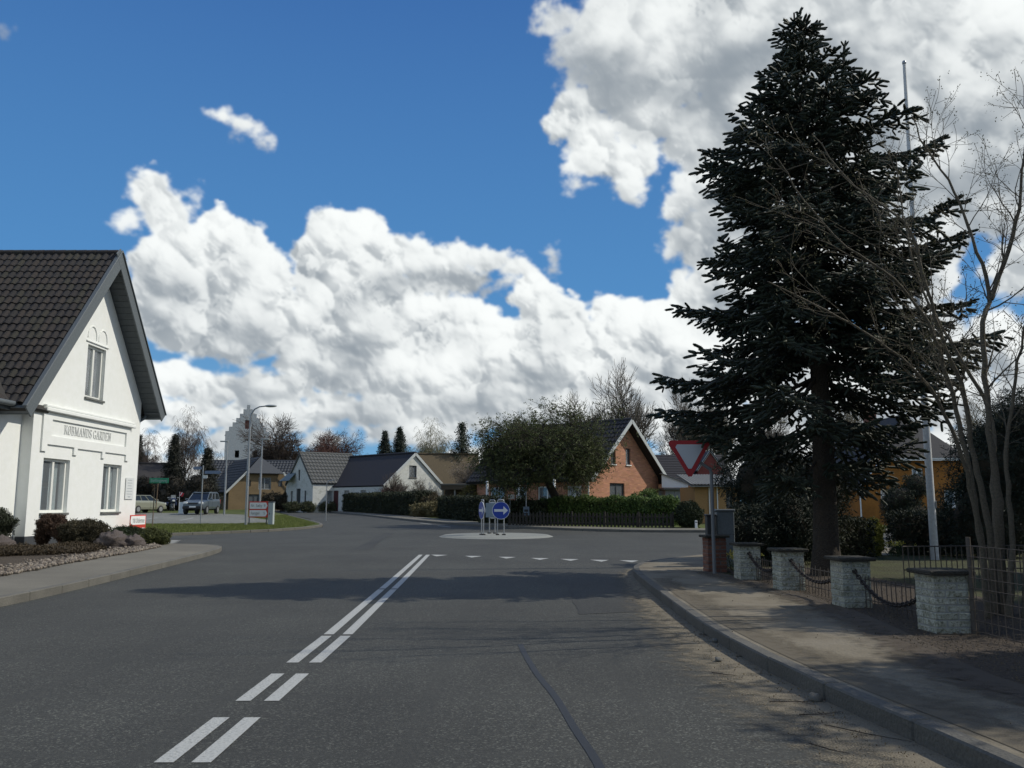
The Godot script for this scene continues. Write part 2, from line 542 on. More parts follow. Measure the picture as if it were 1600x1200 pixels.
func bars(list: Array, r: float, sides := 8) -> ArrayMesh:
	var b := MB.new()
	for k in list:
		b.bar(k[0], k[1], r, sides)
	return b.mesh()

func boxed(c: Vector3, size: Vector3, cut := 0.0, bs := Basis.IDENTITY) -> ArrayMesh:
	var b := MB.new()
	if cut > 0.0: b.block(c, size, cut, bs)
	else: b.box(c, size, bs)
	return b.mesh()

# ---------------------------------------------------------------- materials
func grain(seed_: int, freq: float, octaves: int, low: Color, high: Color, size := 512, kind := FastNoiseLite.TYPE_SIMPLEX_SMOOTH, middle = null, bend := 0.5) -> NoiseTexture2D:
	var f := FastNoiseLite.new()
	f.seed = seed_
	f.noise_type = kind
	f.frequency = freq
	f.fractal_octaves = octaves
	f.fractal_gain = 0.6
	var t := NoiseTexture2D.new()
	t.width = size
	t.height = size
	t.seamless = true
	t.seamless_blend_skirt = 0.2
	t.noise = f
	var g := Gradient.new()
	g.set_color(0, low.linear_to_srgb())
	g.set_color(1, high.linear_to_srgb())
	if middle != null:
		g.add_point(bend, (middle as Color).linear_to_srgb())
	t.color_ramp = g
	return t

# crushed stone: every chip has a tone of its own
func chips(seed_: int, freq: float, low: Color, mid: Color, high: Color, size := 1024) -> NoiseTexture2D:
	var t := grain(seed_, freq, 1, low, high, size, FastNoiseLite.TYPE_CELLULAR)
	var f: FastNoiseLite = t.noise
	f.fractal_type = FastNoiseLite.FRACTAL_NONE
	f.cellular_return_type = FastNoiseLite.RETURN_CELL_VALUE
	f.cellular_jitter = 1.0
	t.color_ramp.add_point(0.45, low.lerp(mid, 0.6).linear_to_srgb())
	t.color_ramp.add_point(0.78, mid.linear_to_srgb())
	return t

func bumps(seed_: int, freq: float, octaves: int, size := 512, kind := FastNoiseLite.TYPE_SIMPLEX_SMOOTH) -> NoiseTexture2D:
	return grain(seed_, freq, octaves, Color.BLACK, Color.WHITE, size, kind)

func mat(key: String, col: Color, rough := 0.8, tex: Texture2D = null, scale := 1.0, bump: Texture2D = null, deep := 0.0, metal := 0.0) -> StandardMaterial3D:
	if mats.has(key):
		return mats[key]
	var m := StandardMaterial3D.new()
	m.resource_name = key
	m.albedo_color = col.linear_to_srgb()
	m.roughness = rough
	m.metallic = metal
	if tex or bump:
		m.uv1_triplanar = true
		m.uv1_world_triplanar = true
		m.uv1_scale = Vector3.ONE * scale
	if tex:
		m.albedo_texture = tex
	if bump:
		m.heightmap_enabled = true
		m.heightmap_texture = bump
		m.heightmap_scale = deep
	mats[key] = m
	return m

# a second, coarser pattern that multiplies the first
func mottle(m: StandardMaterial3D, tex: Texture2D, scale: float) -> StandardMaterial3D:
	m.detail_enabled = true
	m.detail_albedo = tex
	m.detail_blend_mode = BaseMaterial3D.BLEND_MODE_MUL
	m.detail_uv_layer = BaseMaterial3D.DETAIL_UV_2
	m.uv2_triplanar = true
	m.uv2_world_triplanar = true
	m.uv2_scale = Vector3.ONE * scale
	return m

func leafy(key: String, back := 0.25) -> StandardMaterial3D:
	if mats.has(key):
		return mats[key]
	var m := StandardMaterial3D.new()
	m.resource_name = key
	m.vertex_color_use_as_albedo = true
	m.roughness = 0.75
	m.cull_mode = BaseMaterial3D.CULL_DISABLED
	m.backlight_enabled = back > 0.0
	m.backlight = Color(back, back, back).linear_to_srgb()
	mats[key] = m
	return m

# ---------------------------------------------------------------- sheets that lie on the land, outlines as (x, distance)
func sheet(called: String, poly: PackedVector2Array, lift: float, m: Material, parent: Node3D = self) -> MeshInstance3D:
	return obj(called, sheet_mesh(poly, lift), m, parent)

func sheet_mesh(poly: PackedVector2Array, lift: float) -> ArrayMesh:
	var b := MB.new()
	for band in [[-900.0, 38.0], [38.0, 110.0], [110.0, 900.0]]:
		var rect := PackedVector2Array([Vector2(-900, band[0]), Vector2(900, band[0]), Vector2(900, band[1]), Vector2(-900, band[1])])
		for q in Geometry2D.intersect_polygons(poly, rect):
			var tris := Geometry2D.triangulate_polygon(q)
			for i in range(0, tris.size(), 3):
				var p := []
				for k in 3:
					var w: Vector2 = q[tris[i + k]]
					p.append(at(w.x, w.y, lift))
				b.tri_out(p[0], p[1], p[2], Vector3.UP)
	return b.mesh()

func outline(list: Array) -> PackedVector2Array:
	var p := PackedVector2Array()
	for k in list:
		p.append(Vector2(k[0], k[1]))
	return p

# points along a line of (x, distance) at even steps
func walk(list: Array, step: float, round_ := true) -> PackedVector2Array:
	var c := Curve2D.new()
	for i in list.size():
		var p := Vector2(list[i][0], list[i][1])
		var t := Vector2.ZERO
		if round_ and i > 0 and i < list.size() - 1:
			var a := Vector2(list[i - 1][0], list[i - 1][1])
			var e := Vector2(list[i + 1][0], list[i + 1][1])
			t = (e - a).normalized() * minf(p.distance_to(a), p.distance_to(e)) * 0.33
		c.add_point(p, -t, t)
	c.bake_interval = 0.1
	var out := PackedVector2Array()
	var l := c.get_baked_length()
	var k := 0.0
	while k < l:
		out.append(c.sample_baked(k))
		k += step
	out.append(c.sample_baked(l))
	return out

func strip(line: PackedVector2Array, left: float, right: float) -> PackedVector2Array:
	var a := PackedVector2Array()
	var b := PackedVector2Array()
	for i in line.size():
		var t := (line[mini(i + 1, line.size() - 1)] - line[maxi(i - 1, 0)]).normalized()
		var o := Vector2(t.y, -t.x)
		a.append(line[i] - o * left)
		b.append(line[i] + o * right)
	b.reverse()
	a.append_array(b)
	return a

func kerb(called: String, label: String, list: Array, step: float, wide: float, top: float, m: Array) -> void:
	var root := setting(called, label)
	var p := walk(list, step)
	var stone := boxed(Vector3.ZERO, Vector3(wide, 0.3, step - 0.008), 0.012)
	for i in p.size() - 1:
		var a := at(p[i].x, p[i].y)
		var b := at(p[i + 1].x, p[i + 1].y)
		if a.distance_to(b) < step * 0.6:
			continue
		var t := Transform3D(facing(a, b), (a + b) * 0.5 + Vector3(0, top - 0.15 + rng.randf_range(-0.004, 0.004), 0))
		piece("kerb_stone", stone, m[rng.randi() % m.size()], root, t)

# ---------------------------------------------------------------- walls, windows, roofs
# a wall with openings: outline in (along u, up), outside on the side of u x up
func wall_mesh(origin: Vector3, u: Vector3, shape: PackedVector2Array, holes: Array, thick: float) -> ArrayMesh:
	var b := MB.new()
	var out := u.cross(Vector3.UP).normalized()
	var t := Transform3D(Basis(u, Vector3.UP, out), origin)
	var xs := [-99.0, 99.0]
	var ys := [-99.0, 99.0]
	for h: Rect2 in holes:
		xs.append_array([h.position.x, h.end.x])
		ys.append_array([h.position.y, h.end.y])
	xs.sort()
	ys.sort()
	for i in xs.size() - 1:
		for j in ys.size() - 1:
			if xs[i + 1] - xs[i] < 1e-4 or ys[j + 1] - ys[j] < 1e-4:
				continue
			var mid := Vector2((xs[i] + xs[i + 1]) * 0.5, (ys[j] + ys[j + 1]) * 0.5)
			var open := false
			for h: Rect2 in holes:
				open = open or h.has_point(mid)
			if open:
				continue
			var cell := PackedVector2Array([Vector2(xs[i], ys[j]), Vector2(xs[i + 1], ys[j]), Vector2(xs[i + 1], ys[j + 1]), Vector2(xs[i], ys[j + 1])])
			for q in Geometry2D.intersect_polygons(shape, cell):
				var tris := Geometry2D.triangulate_polygon(q)
				for k in range(0, tris.size(), 3):
					var p := []
					for w in 3:
						p.append(Vector3(q[tris[k + w]].x, q[tris[k + w]].y, 0))
					b.tri_out(t * p[0], t * p[1], t * p[2], out)
					var z := Vector3(0, 0, -thick)
					b.tri_out(t * (p[0] + z), t * (p[1] + z), t * (p[2] + z), -out)
	var rim := func(poly: PackedVector2Array, inward: float) -> void:
		var turn := -1.0 if Geometry2D.is_polygon_clockwise(poly) else 1.0
		for i in poly.size():
			var a := poly[i]
			var e := poly[(i + 1) % poly.size()]
			var o := Vector3(e.y - a.y, a.x - e.x, 0) * turn * inward
			b.quad(t * Vector3(a.x, a.y, 0), t * Vector3(e.x, e.y, 0), t * Vector3(e.x, e.y, -thick), t * Vector3(a.x, a.y, -thick), t.basis * o)
	rim.call(shape, 1.0)
	for h: Rect2 in holes:
		rim.call(PackedVector2Array([h.position, Vector2(h.end.x, h.position.y), h.end, Vector2(h.position.x, h.end.y)]), -1.0)
	return b.mesh()

# a window set into an opening: frame > pane, sill; columns x rows of panes
func window(parent: Node3D, called: String, origin: Vector3, u: Vector3, r: Rect2, back: float, frame: Material, glass: Material, cols: int, rows: int, bar: float, sill: Material = null) -> MeshInstance3D:
	var out := u.cross(Vector3.UP).normalized()
	var bs := Basis(u, Vector3.UP, out)
	var c := origin + u * (r.position.x + r.size.x * 0.5) + Vector3.UP * (r.position.y + r.size.y * 0.5) - out * back
	var b := MB.new()
	var w := r.size.x
	var h := r.size.y
	b.block(c + bs * Vector3(0, h * 0.5 - bar * 0.5, 0), Vector3(w, bar, 0.06), 0.006, bs)
	b.block(c + bs * Vector3(0, -h * 0.5 + bar * 0.5, 0), Vector3(w, bar, 0.06), 0.006, bs)
	for s in [-1.0, 1.0]:
		b.block(c + bs * Vector3(s * (w * 0.5 - bar * 0.5), 0, 0), Vector3(bar, h - bar * 2.0, 0.06), 0.006, bs)
	for k in range(1, cols):
		b.block(c + bs * Vector3(w * (float(k) / cols - 0.5), 0, 0.004), Vector3(bar * 1.3, h - bar * 2.0, 0.06), 0.006, bs)
	for k in range(1, rows):
		b.block(c + bs * Vector3(0, h * (float(k) / rows - 0.5), 0), Vector3(w - bar * 2.0, bar * 0.5, 0.04), 0.004, bs)
	var f := obj(called, b.mesh(), frame, parent)
	for i in cols:
		for j in rows:
			var pw := w / cols
			var ph := h / rows
			obj("pane", boxed(c + bs * Vector3((i + 0.5) * pw - w * 0.5, (j + 0.5) * ph - h * 0.5, -0.012), Vector3(pw - bar * 0.6, ph - bar * 0.4, 0.004), 0.0, bs), glass, f)
	if sill:
		obj("sill", boxed(c + bs * Vector3(0, -h * 0.5 - 0.035, back * 0.5 + 0.03), Vector3(w + 0.06, 0.07, back + 0.08), 0.01, bs), sill, f)
	return f

# rows of rolled roof tiles as one surface: a, b the ends of the eave, c, e the ends of the ridge above b and a
func tiled_mesh(a: Vector3, b: Vector3, c: Vector3, e: Vector3, across: float, course: float, wave: float, per := 6) -> ArrayMesh:
	var m := MB.new()
	var cols := maxi(1, int(a.distance_to(b) / across))
	var rows := maxi(1, int(a.distance_to(e) / course))
	var up := (b - a).cross(e - a).normalized()
	if up.y < 0.0: up = -up
	var w := cols * per
	for j in rows:
		var s := m.v.size()
		for half in 2:
			var f := float(j + half) / rows
			var l := a.lerp(e, f)
			var r := b.lerp(c, f)
			for i in w + 1:
				var ph := TAU * float(i) / per
				var hgt := wave * (0.5 + 0.5 * sin(ph)) + (wave * 0.9 if half == 0 else 0.0)
				m.v.append(l.lerp(r, float(i) / w) + up * hgt)
				m.n.append((up - (b - a).normalized() * cos(ph) * wave * PI / across).normalized())
		for i in w:
			var p := s + i
			m.quad_ix(p, p + 1, p + w + 2, p + w + 1, up)
	return m.mesh()

# a plain slab: a, b along the eave, c, e along the ridge; its top lies on those points
func slab_mesh(a: Vector3, b: Vector3, c: Vector3, e: Vector3, thick: float) -> ArrayMesh:
	var m := MB.new()
	var up := (b - a).cross(e - a).normalized()
	if up.y < 0.0: up = -up
	var k := -up * thick
	m.quad(a, b, c, e, up)
	m.quad(a + k, b + k, c + k, e + k, -up)
	var mid := (a + b + c + e) * 0.25
	for q in [[a, b], [b, c], [c, e], [e, a]]:
		m.quad(q[0], q[1], q[1] + k, q[0] + k, (q[0] + q[1]) * 0.5 - mid)
	return m.mesh()

func words_mesh(text: String, size: float, deep: float, font_name := "Droid Sans", wide := 0.0) -> Array:
	var f := SystemFont.new()
	f.font_names = PackedStringArray([font_name])
	var t := TextMesh.new()
	t.text = text
	t.font = f
	t.font_size = 32
	t.pixel_size = size / 23.0
	t.depth = deep
	t.curve_step = 1.0
	var w := t.get_aabb().size.x
	return [t, (wide / w) if wide > 0.0 and w > 0.0 else 1.0]

func lettering(parent: Node3D, text: String, size: float, deep: float, where: Transform3D, m: Material, font_name := "Droid Sans", wide := 0.0) -> void:
	var k := words_mesh(text, size, deep, font_name, wide)
	piece("lettering", k[0], m, parent, where * Transform3D(Basis.from_scale(Vector3(k[1], 1, 1)), Vector3.ZERO))

# ---------------------------------------------------------------- plants
func multi(called: String, mesh: Mesh, m: Material, where: Array, tint: PackedColorArray, parent: Node3D, kind := "") -> MultiMeshInstance3D:
	var k := MultiMesh.new()
	k.transform_format = MultiMesh.TRANSFORM_3D
	k.use_colors = true
	k.mesh = mesh
	k.instance_count = where.size()
	for i in where.size():
		k.set_instance_transform(i, where[i])
		k.set_instance_color(i, tint[i])
	var o := MultiMeshInstance3D.new()
	o.name = numbered(called) if parent == self else called
	o.multimesh = k
	o.material_override = m
	parent.add_child(o, true)
	o.set_meta("kind", "stuff")
	return o

# a spray of n leaves
func spray(n: int, long: float, wide: float, seed_: int) -> ArrayMesh:
	var r := RandomNumberGenerator.new()
	r.seed = seed_
	var b := MB.new()
	for i in n:
		var d := Vector3(r.randfn(), r.randfn() * 0.8 + 0.3, r.randfn()).normalized()
		var s := d.cross(Vector3(r.randfn(), r.randfn(), r.randfn())).normalized()
		var o := Vector3(r.randfn(), r.randfn(), r.randfn()) * long * 0.35
		var l := long * r.randf_range(0.7, 1.2)
		var k := d.cross(s) * wide * 0.25
		b.tri(o, o + d * l * 0.5 + s * wide * 0.5 + k, o + d * l)
		b.tri(o, o + d * l, o + d * l * 0.5 - s * wide * 0.5 + k)
	return b.mesh()

func tone(r: RandomNumberGenerator, a: Color, b: Color) -> Color:
	return a.lerp(b, r.randf())

func any_turn(r: RandomNumberGenerator, s: float) -> Basis:
	return Basis(Quaternion(Vector3(r.randfn(), r.randfn(), r.randfn()).normalized(), r.randf() * TAU)).scaled(Vector3.ONE * s)

var lump_noise := FastNoiseLite.new()

# foliage round a set of lumps [centre, radii]; a twiggy core keeps it from being hollow
func bush(parent: Node3D, lumps: Array, count: int, leaf: Mesh, m: Material, dark: Color, light: Color, seed_: int, core: Material, rough := 0.25, shell := 0.72) -> void:
	var r := RandomNumberGenerator.new()
	r.seed = seed_
	var where: Array[Transform3D] = []
	var tint := PackedColorArray()
	var total := 0.0
	for l in lumps:
		total += l[1].x * l[1].y + l[1].y * l[1].z + l[1].x * l[1].z
	var b := MB.new()
	for l in lumps:
		var share: float = (l[1].x * l[1].y + l[1].y * l[1].z + l[1].x * l[1].z) / total
		b.lump(l[0], l[1] * 0.72, lump_noise, 0.3, 7, 10)
		for i in int(count * share):
			var e := Vector3(r.randfn(), r.randfn(), r.randfn()).normalized()
			var q: Vector3 = l[0] + e * l[1] * r.randf_range(shell, 1.0) * (1.0 + rough * lump_noise.get_noise_3dv(l[0] * 5.0 + e * 2.2) * 2.0)
			if q.y < 0.02:
				continue
			where.append(Transform3D(any_turn(r, r.randf_range(0.7, 1.25)), q))
			tint.append(tone(r, dark, light))
	obj("twigs", b.mesh(), core, parent)
	multi("foliage", leaf, m, where, tint, parent)

# a long clipped hedge along local x, with leaves on its faces
func hedge(parent: Node3D, long: float, high: float, deep: float, count: int, leaf: Mesh, m: Material, dark: Color, light: Color, seed_: int, core: Material, uneven := 0.1) -> void:
	var r := RandomNumberGenerator.new()
	r.seed = seed_
	var b := MB.new()
	b.box(Vector3(0, high * 0.46, 0), Vector3(long - 0.25, high * 0.9, deep - 0.25))
	obj("twigs", b.mesh(), core, parent)
	var where: Array[Transform3D] = []
	var tint := PackedColorArray()
	var areas := [long * high, long * high, long * deep, high * deep, high * deep]
	var total := 0.0
	for a in areas: total += a
	for f in 5:
		for i in int(count * areas[f] / total):
			var q := Vector3(r.randf_range(-0.5, 0.5) * long, r.randf() * high, r.randf_range(-0.5, 0.5) * deep)
			match f:
				0: q.z = deep * 0.5
				1: q.z = -deep * 0.5
				2: q.y = high
				3: q.x = long * 0.5
				4: q.x = -long * 0.5
			q += Vector3(r.randfn(), r.randfn(), r.randfn()) * 0.04
			q.y *= 1.0 + uneven * lump_noise.get_noise_2d(q.x * 1.5 + seed_, 3.0)
			q.z *= 1.0 + uneven * 2.0 * lump_noise.get_noise_2d(q.x * 1.5 + seed_, q.y * 2.0)
			where.append(Transform3D(any_turn(r, r.randf_range(0.7, 1.3)), Vector3(q.x, maxf(q.y, 0.03), q.z)))
			tint.append(tone(r, dark, light))
	multi("foliage", leaf, m, where, tint, parent)

# branching wood; p: ratio, spread, kids, levels, lift, wobble, thin (least radius), hang
func grow(wood: MB, twigs: MB, tips: PackedVector3Array, a: Vector3, dirn: Vector3, long: float, rad: float, level: int, p: Dictionary, r: RandomNumberGenerator) -> void:
	var last: int = p.levels
	var seg := 4 if level < 2 else (3 if level < last - 1 else 2)
	var pts := PackedVector3Array([a])
	var rr := PackedFloat32Array([rad])
	var d := dirn
	var q := a
	var thin: float = p.thin
	for i in seg:
		d = (d + Vector3(r.randfn(), r.randfn() * 0.6, r.randfn()) * p.wobble + Vector3.UP * (p.lift if level < last - 1 else -p.hang) * (1.0 if level > 0 else 0.3)).normalized()
		q += d * long / seg
		pts.append(q)
		rr.append(maxf(rad * (1.0 - (0.55 if level < last else 0.6) * (i + 1) / seg), thin))
	var into := wood if level < 2 else twigs
	into.tube(pts, rr, [8, 6, 4, 3, 3, 3, 3][mini(level, 6)], level == 0)
	if level >= last:
		tips.append(q)
		return
	var kids: int = p.kids[mini(level, p.kids.size() - 1)]
	for k in kids:
		var f := lerpf(p.from if level == 0 else 0.25, 1.0, (k + r.randf() * 0.8) / kids)
		f = minf(f, 0.98)
		var j := int(f * seg)
		var w := f * seg - j
		var o := pts[j].lerp(pts[mini(j + 1, seg)], w)
		var axis := (pts[mini(j + 1, seg)] - pts[j]).normalized()
		var side := axis.cross(Vector3.UP if absf(axis.y) < 0.95 else Vector3.RIGHT).normalized().rotated(axis, k * 2.4 + r.randf() * 1.2)
		var sp: float = p.spread * r.randf_range(0.7, 1.3)
		var nd := (axis * cos(sp) + side * sin(sp)).normalized()
		grow(wood, twigs, tips, o, nd, long * p.ratio * r.randf_range(0.75, 1.2) * (1.15 - 0.45 * f if level == 0 else 1.0), maxf(lerpf(rr[j], rr[mini(j + 1, seg)], w) * 0.62, thin), level + 1, p, r)
	# the leader goes on
	grow(wood, twigs, tips, q, d, long * p.ratio, rr[seg], level + 1, p, r)

func tree_meshes(high: float, rad: float, p: Dictionary, seed_: int) -> Array:
	var r := RandomNumberGenerator.new()
	r.seed = seed_
	var wood := MB.new()
	var twigs := MB.new()
	var tips := PackedVector3Array()
	grow(wood, twigs, tips, Vector3(0, -0.1, 0), Vector3.UP, high * p.stem, rad, 0, p, r)
	return [wood.mesh(), twigs.mesh(), tips]


# ---------------------------------------------------------------- materials in common use
var speckle: NoiseTexture2D
var patchy: NoiseTexture2D
var patchy_fine: NoiseTexture2D
var rough_bump: NoiseTexture2D

func palette() -> void:
	var g := func(v: float) -> Color: return Color(v, v, v)
	patchy = grain(11, 0.006, 5, g.call(0.62), g.call(1.0), 512)
	patchy_fine = grain(12, 0.03, 4, g.call(0.7), g.call(1.0), 512)
	rough_bump = bumps(13, 0.06, 4, 512)
	# asphalt: pale and dark chippings in a dark binder
	speckle = chips(14, 0.13, Color(0.13, 0.133, 0.13), Color(0.25, 0.255, 0.25), Color(0.64, 0.65, 0.625))
	var a := mat("asphalt", Color(0.245, 0.248, 0.216), 0.84, speckle, 0.72, bumps(15, 0.16, 2, 1024), 0.3)
	mottle(a, grain(16, 0.012, 6, g.call(0.60), g.call(1.0), 512), 0.045)
	var a2 := mat("worn asphalt", Color(0.86, 0.86, 0.74), 0.85, speckle, 0.42, rough_bump, 0.5)
	mottle(a2, patchy, 0.06)
	mat("bitumen", Color(0.022, 0.024, 0.026), 0.6, patchy_fine, 2.0)
	var p := mat("pavement", Color(0.29, 0.258, 0.196), 0.92, grain(17, 0.09, 5, g.call(0.55), g.call(1.0), 1024), 0.5, rough_bump, 0.5)
	mottle(p, grain(18, 0.010, 6, Color(0.36, 0.33, 0.27), Color(1, 1, 1), 512, FastNoiseLite.TYPE_SIMPLEX_SMOOTH, Color(0.8, 0.78, 0.72), 0.5), 0.16)
	var p2 := mat("pavement pale", Color(0.235, 0.22, 0.175), 0.92, grain(19, 0.09, 5, g.call(0.62), g.call(1.0), 1024), 0.5, rough_bump, 0.4)
	mottle(p2, patchy, 0.12)
	var kt := grain(20, 0.05, 5, g.call(0.5), g.call(1.0), 512)
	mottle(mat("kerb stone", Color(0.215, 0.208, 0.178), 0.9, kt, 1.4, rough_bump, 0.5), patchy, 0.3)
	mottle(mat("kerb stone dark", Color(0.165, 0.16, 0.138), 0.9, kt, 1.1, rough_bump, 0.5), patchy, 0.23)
	var soil := grain(21, 0.06, 6, Color(0.35, 0.33, 0.3), Color(1.0, 0.95, 0.85), 1024)
	mottle(mat("soil", Color(0.11, 0.085, 0.06), 0.95, soil, 0.6, rough_bump, 3.0), patchy, 0.2)
	var gr := grain(22, 0.05, 6, Color(0.45, 0.5, 0.35), Color(1.0, 1.0, 0.8), 1024)
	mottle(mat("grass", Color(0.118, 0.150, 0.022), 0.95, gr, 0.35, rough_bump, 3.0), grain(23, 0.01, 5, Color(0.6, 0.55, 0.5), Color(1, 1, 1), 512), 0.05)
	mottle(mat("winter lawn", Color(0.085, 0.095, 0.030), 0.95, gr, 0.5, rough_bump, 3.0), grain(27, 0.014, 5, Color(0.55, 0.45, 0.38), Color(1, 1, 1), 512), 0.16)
	mottle(mat("field", Color(0.06, 0.085, 0.028), 0.95, gr, 0.1), patchy, 0.02)
	mat("road paint", Color(0.46, 0.47, 0.44), 0.7, grain(24, 0.08, 5, g.call(0.32), g.call(1.0), 512, FastNoiseLite.TYPE_SIMPLEX_SMOOTH, g.call(0.86), 0.42), 0.9, rough_bump, 0.3)
	mat("steel", Color(0.42, 0.44, 0.45), 0.45, patchy_fine, 1.0, null, 0.0, 0.6)
	mat("dark steel", Color(0.10, 0.11, 0.12), 0.5, patchy_fine, 1.0, null, 0.0, 0.4)
	var gl := mat("glass", Color(0.55, 0.62, 0.66, 0.12), 0.02)
	gl.transparency = BaseMaterial3D.TRANSPARENCY_ALPHA
	gl.albedo_color.a = 0.12
	gl.metallic_specular = 0.9
	mat("black", Color(0.012, 0.012, 0.013), 0.7)
	mat("floor boards", Color(0.14, 0.10, 0.07), 0.8)
	mat("bark", Color(0.075, 0.06, 0.048), 0.95, grain(25, 0.04, 5, g.call(0.45), g.call(1.0), 512), 1.5, rough_bump, 3.0)
	mat("grey bark", Color(0.105, 0.095, 0.078), 0.95, grain(26, 0.04, 5, g.call(0.5), g.call(1.0), 512), 1.5, rough_bump, 2.0)
	mat("twig core", Color(0.060, 0.050, 0.034), 0.95, patchy_fine, 3.0)
	mat("white paint", Color(0.78, 0.79, 0.77), 0.55)
	mat("grey paint", Color(0.36, 0.39, 0.40), 0.5, patchy_fine, 0.8)

const LEFT_KERB := [[-6.2, -20.0], [-6.45, 2.0], [-6.62, 11.4], [-6.78, 13.6], [-7.05, 16.1], [-7.45, 19.6], [-7.83, 22.5], [-8.25, 24.6], [-8.9, 25.9], [-9.9, 26.6], [-11.2, 26.9], [-12.6, 27.8], [-13.1, 29.5], [-13.2, 33.6]]
const RIGHT_KERB := [[3.3, -20.0], [2.7, 0.0], [2.33, 4.5], [2.14, 6.0], [2.03, 7.5], [2.0, 9.2], [2.08, 11.9], [2.18, 14.2], [2.28, 16.0], [2.62, 17.8], [3.58, 19.6], [5.0, 21.4], [8.0, 23.4], [14.0, 25.0], [60.0, 27.5]]
const FAR_KERB := [[60.0, 38.4], [14.0, 39.4], [8.8, 39.9], [5.3, 40.4], [2.0, 42.8], [-2.1, 47.4], [-6.0, 54.5], [-13.3, 71.7], [-22.0, 90.0], [-34.0, 112.0]]
const VERGE_KERB := [[-60.0, 34.6], [-22.0, 34.7], [-15.2, 36.0], [-13.1, 38.6], [-11.2, 41.2], [-10.3, 44.5], [-10.5, 47.8], [-12.6, 54.0], [-17.0, 66.0]]

func build_ground() -> void:
	var s := sheet("ground", outline([[-700, -60], [700, -60], [700, 800], [-700, 800]]), -0.03, mats["field"])
	tag(s, "wide green and brown land reaching to the horizon", "", "", "structure")
	s = sheet("road", outline([[-9, -40], [-9.5, 27], [-62, 27], [-62, 40], [-16, 38], [-10, 46], [-14, 60], [-21, 78], [-33, 104], [-60, 150], [-50, 152], [-27, 112], [-10, 73], [-3, 54], [0.5, 47], [7, 42], [62, 41], [62, 23], [12, 22], [5, 18], [5, -40]]), 0.0, mats["asphalt"])
	tag(s, "grey speckled asphalt road and junction", "", "", "structure")
	# ---- left pavement, with the planted bed of the white house behind it
	var pts := walk(LEFT_KERB, 0.6)
	var poly := PackedVector2Array(pts)
	poly.append_array(outline([[-16, 33.6], [-16, -20]]))
	s = sheet("pavement", poly, 0.115, mats["pavement pale"])
	tag(s, "pale pavement curving round the corner by the white house", "", "", "structure")
	kerb("kerb", "stone kerb along the pavement by the white house", LEFT_KERB, 1.0, 0.13, 0.12, [mats["kerb stone"]])
	s = sheet("planting_bed", outline([[-8.3, 8], [-8.55, 14.6], [-9.05, 17.7], [-9.45, 21.4], [-10.1, 24.6], [-12.3, 25.6], [-12.9, 28], [-13.0, 33], [-15.5, 33], [-15.5, 8]]), 0.128, mats["soil"])
	tag(s, "bare earth bed with bushes before the white house", "", "", "structure")
	# ---- right pavement
	pts = walk(RIGHT_KERB, 0.5)
	poly = PackedVector2Array(pts)
	poly.append_array(outline([[60, 60], [60, 24.6], [14, 22.6], [6.5, 19.8], [4.1, 17.4], [3.62, 15.8], [3.76, 14], [3.95, 10.3], [4.1, 8.3], [4.4, 4], [5.4, -20]]).slice(1))
	s = sheet("pavement", poly, 0.115, mats["pavement"])
	tag(s, "grey pavement beside the white pillars, stained with earth", "", "", "structure")
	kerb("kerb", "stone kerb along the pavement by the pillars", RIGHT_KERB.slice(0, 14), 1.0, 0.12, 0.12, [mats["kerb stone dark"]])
	# ---- garden on the right
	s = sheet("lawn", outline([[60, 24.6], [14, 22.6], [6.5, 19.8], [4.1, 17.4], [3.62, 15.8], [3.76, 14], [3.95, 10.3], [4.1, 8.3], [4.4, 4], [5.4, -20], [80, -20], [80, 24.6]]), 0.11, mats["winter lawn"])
	tag(s, "shaded lawn and earth of the garden behind the pillars", "", "", "structure")
	s = sheet("flower_bed", ragged([[3.72, 9.9], [3.55, 9.0], [3.38, 7.9], [3.12, 6.6], [3.08, 5.9], [3.3, 4.0], [4.0, -4], [6.3, -4], [6.0, 6], [6.1, 10], [5.7, 16.4], [3.9, 16.4], [3.72, 14.5], [3.8, 12.5]], 0.10), 0.125, mats["soil"])
	tag(s, "bare brown earth along the garden fence", "", "", "structure")
	# ---- far side
	pts = walk(FAR_KERB, 1.0)
	s = sheet("pavement", strip(pts, 0.0, -2.0) if false else far_strip(pts, 2.0), 0.115, mats["pavement pale"])
	tag(s, "far pavement in front of the picket fence and hedges", "", "", "structure")
	kerb("kerb", "stone kerb of the far pavement", FAR_KERB.slice(1), 1.0, 0.16, 0.12, [mats["kerb stone"]])
	poly = far_edge(pts, 2.0)
	poly.append_array(outline([[-34, 140], [90, 140], [90, 38]]))
	s = sheet("lawn", poly, 0.10, mats["grass"])
	tag(s, "sunlit lawns around the houses across the junction", "", "", "structure")
	# ---- verge and car park on the left
	pts = walk(VERGE_KERB, 0.8)
	poly = PackedVector2Array(pts)
	poly.append_array(outline([[-24, 84], [-60, 140], [-120, 140], [-120, 34.6]]))
	s = sheet("verge", poly, 0.10, mats["grass"])
	tag(s, "mown green verge beside the car park", "", "", "structure")
	kerb("kerb", "stone kerb round the green verge", VERGE_KERB.slice(1), 1.0, 0.16, 0.115, [mats["kerb stone"]])
	s = sheet("car_park", outline([[-60, 47.6], [-15.6, 47.8], [-13.9, 49.2], [-14.3, 52.5], [-18.4, 60.5], [-20.4, 66.5], [-25, 71.5], [-33, 74], [-60, 76]]), 0.108, mats["worn asphalt"])
	tag(s, "pale asphalt car park behind the verge", "", "", "structure")
	# ---- traffic island
	var ring := []
	for k in 40:
		ring.append([-0.65 + 2.4 * cos(TAU * k / 40), 35.9 + 3.0 * sin(TAU * k / 40)])
	var isl := MB.new()
	var top := at(-0.65, 35.9, 0.10)
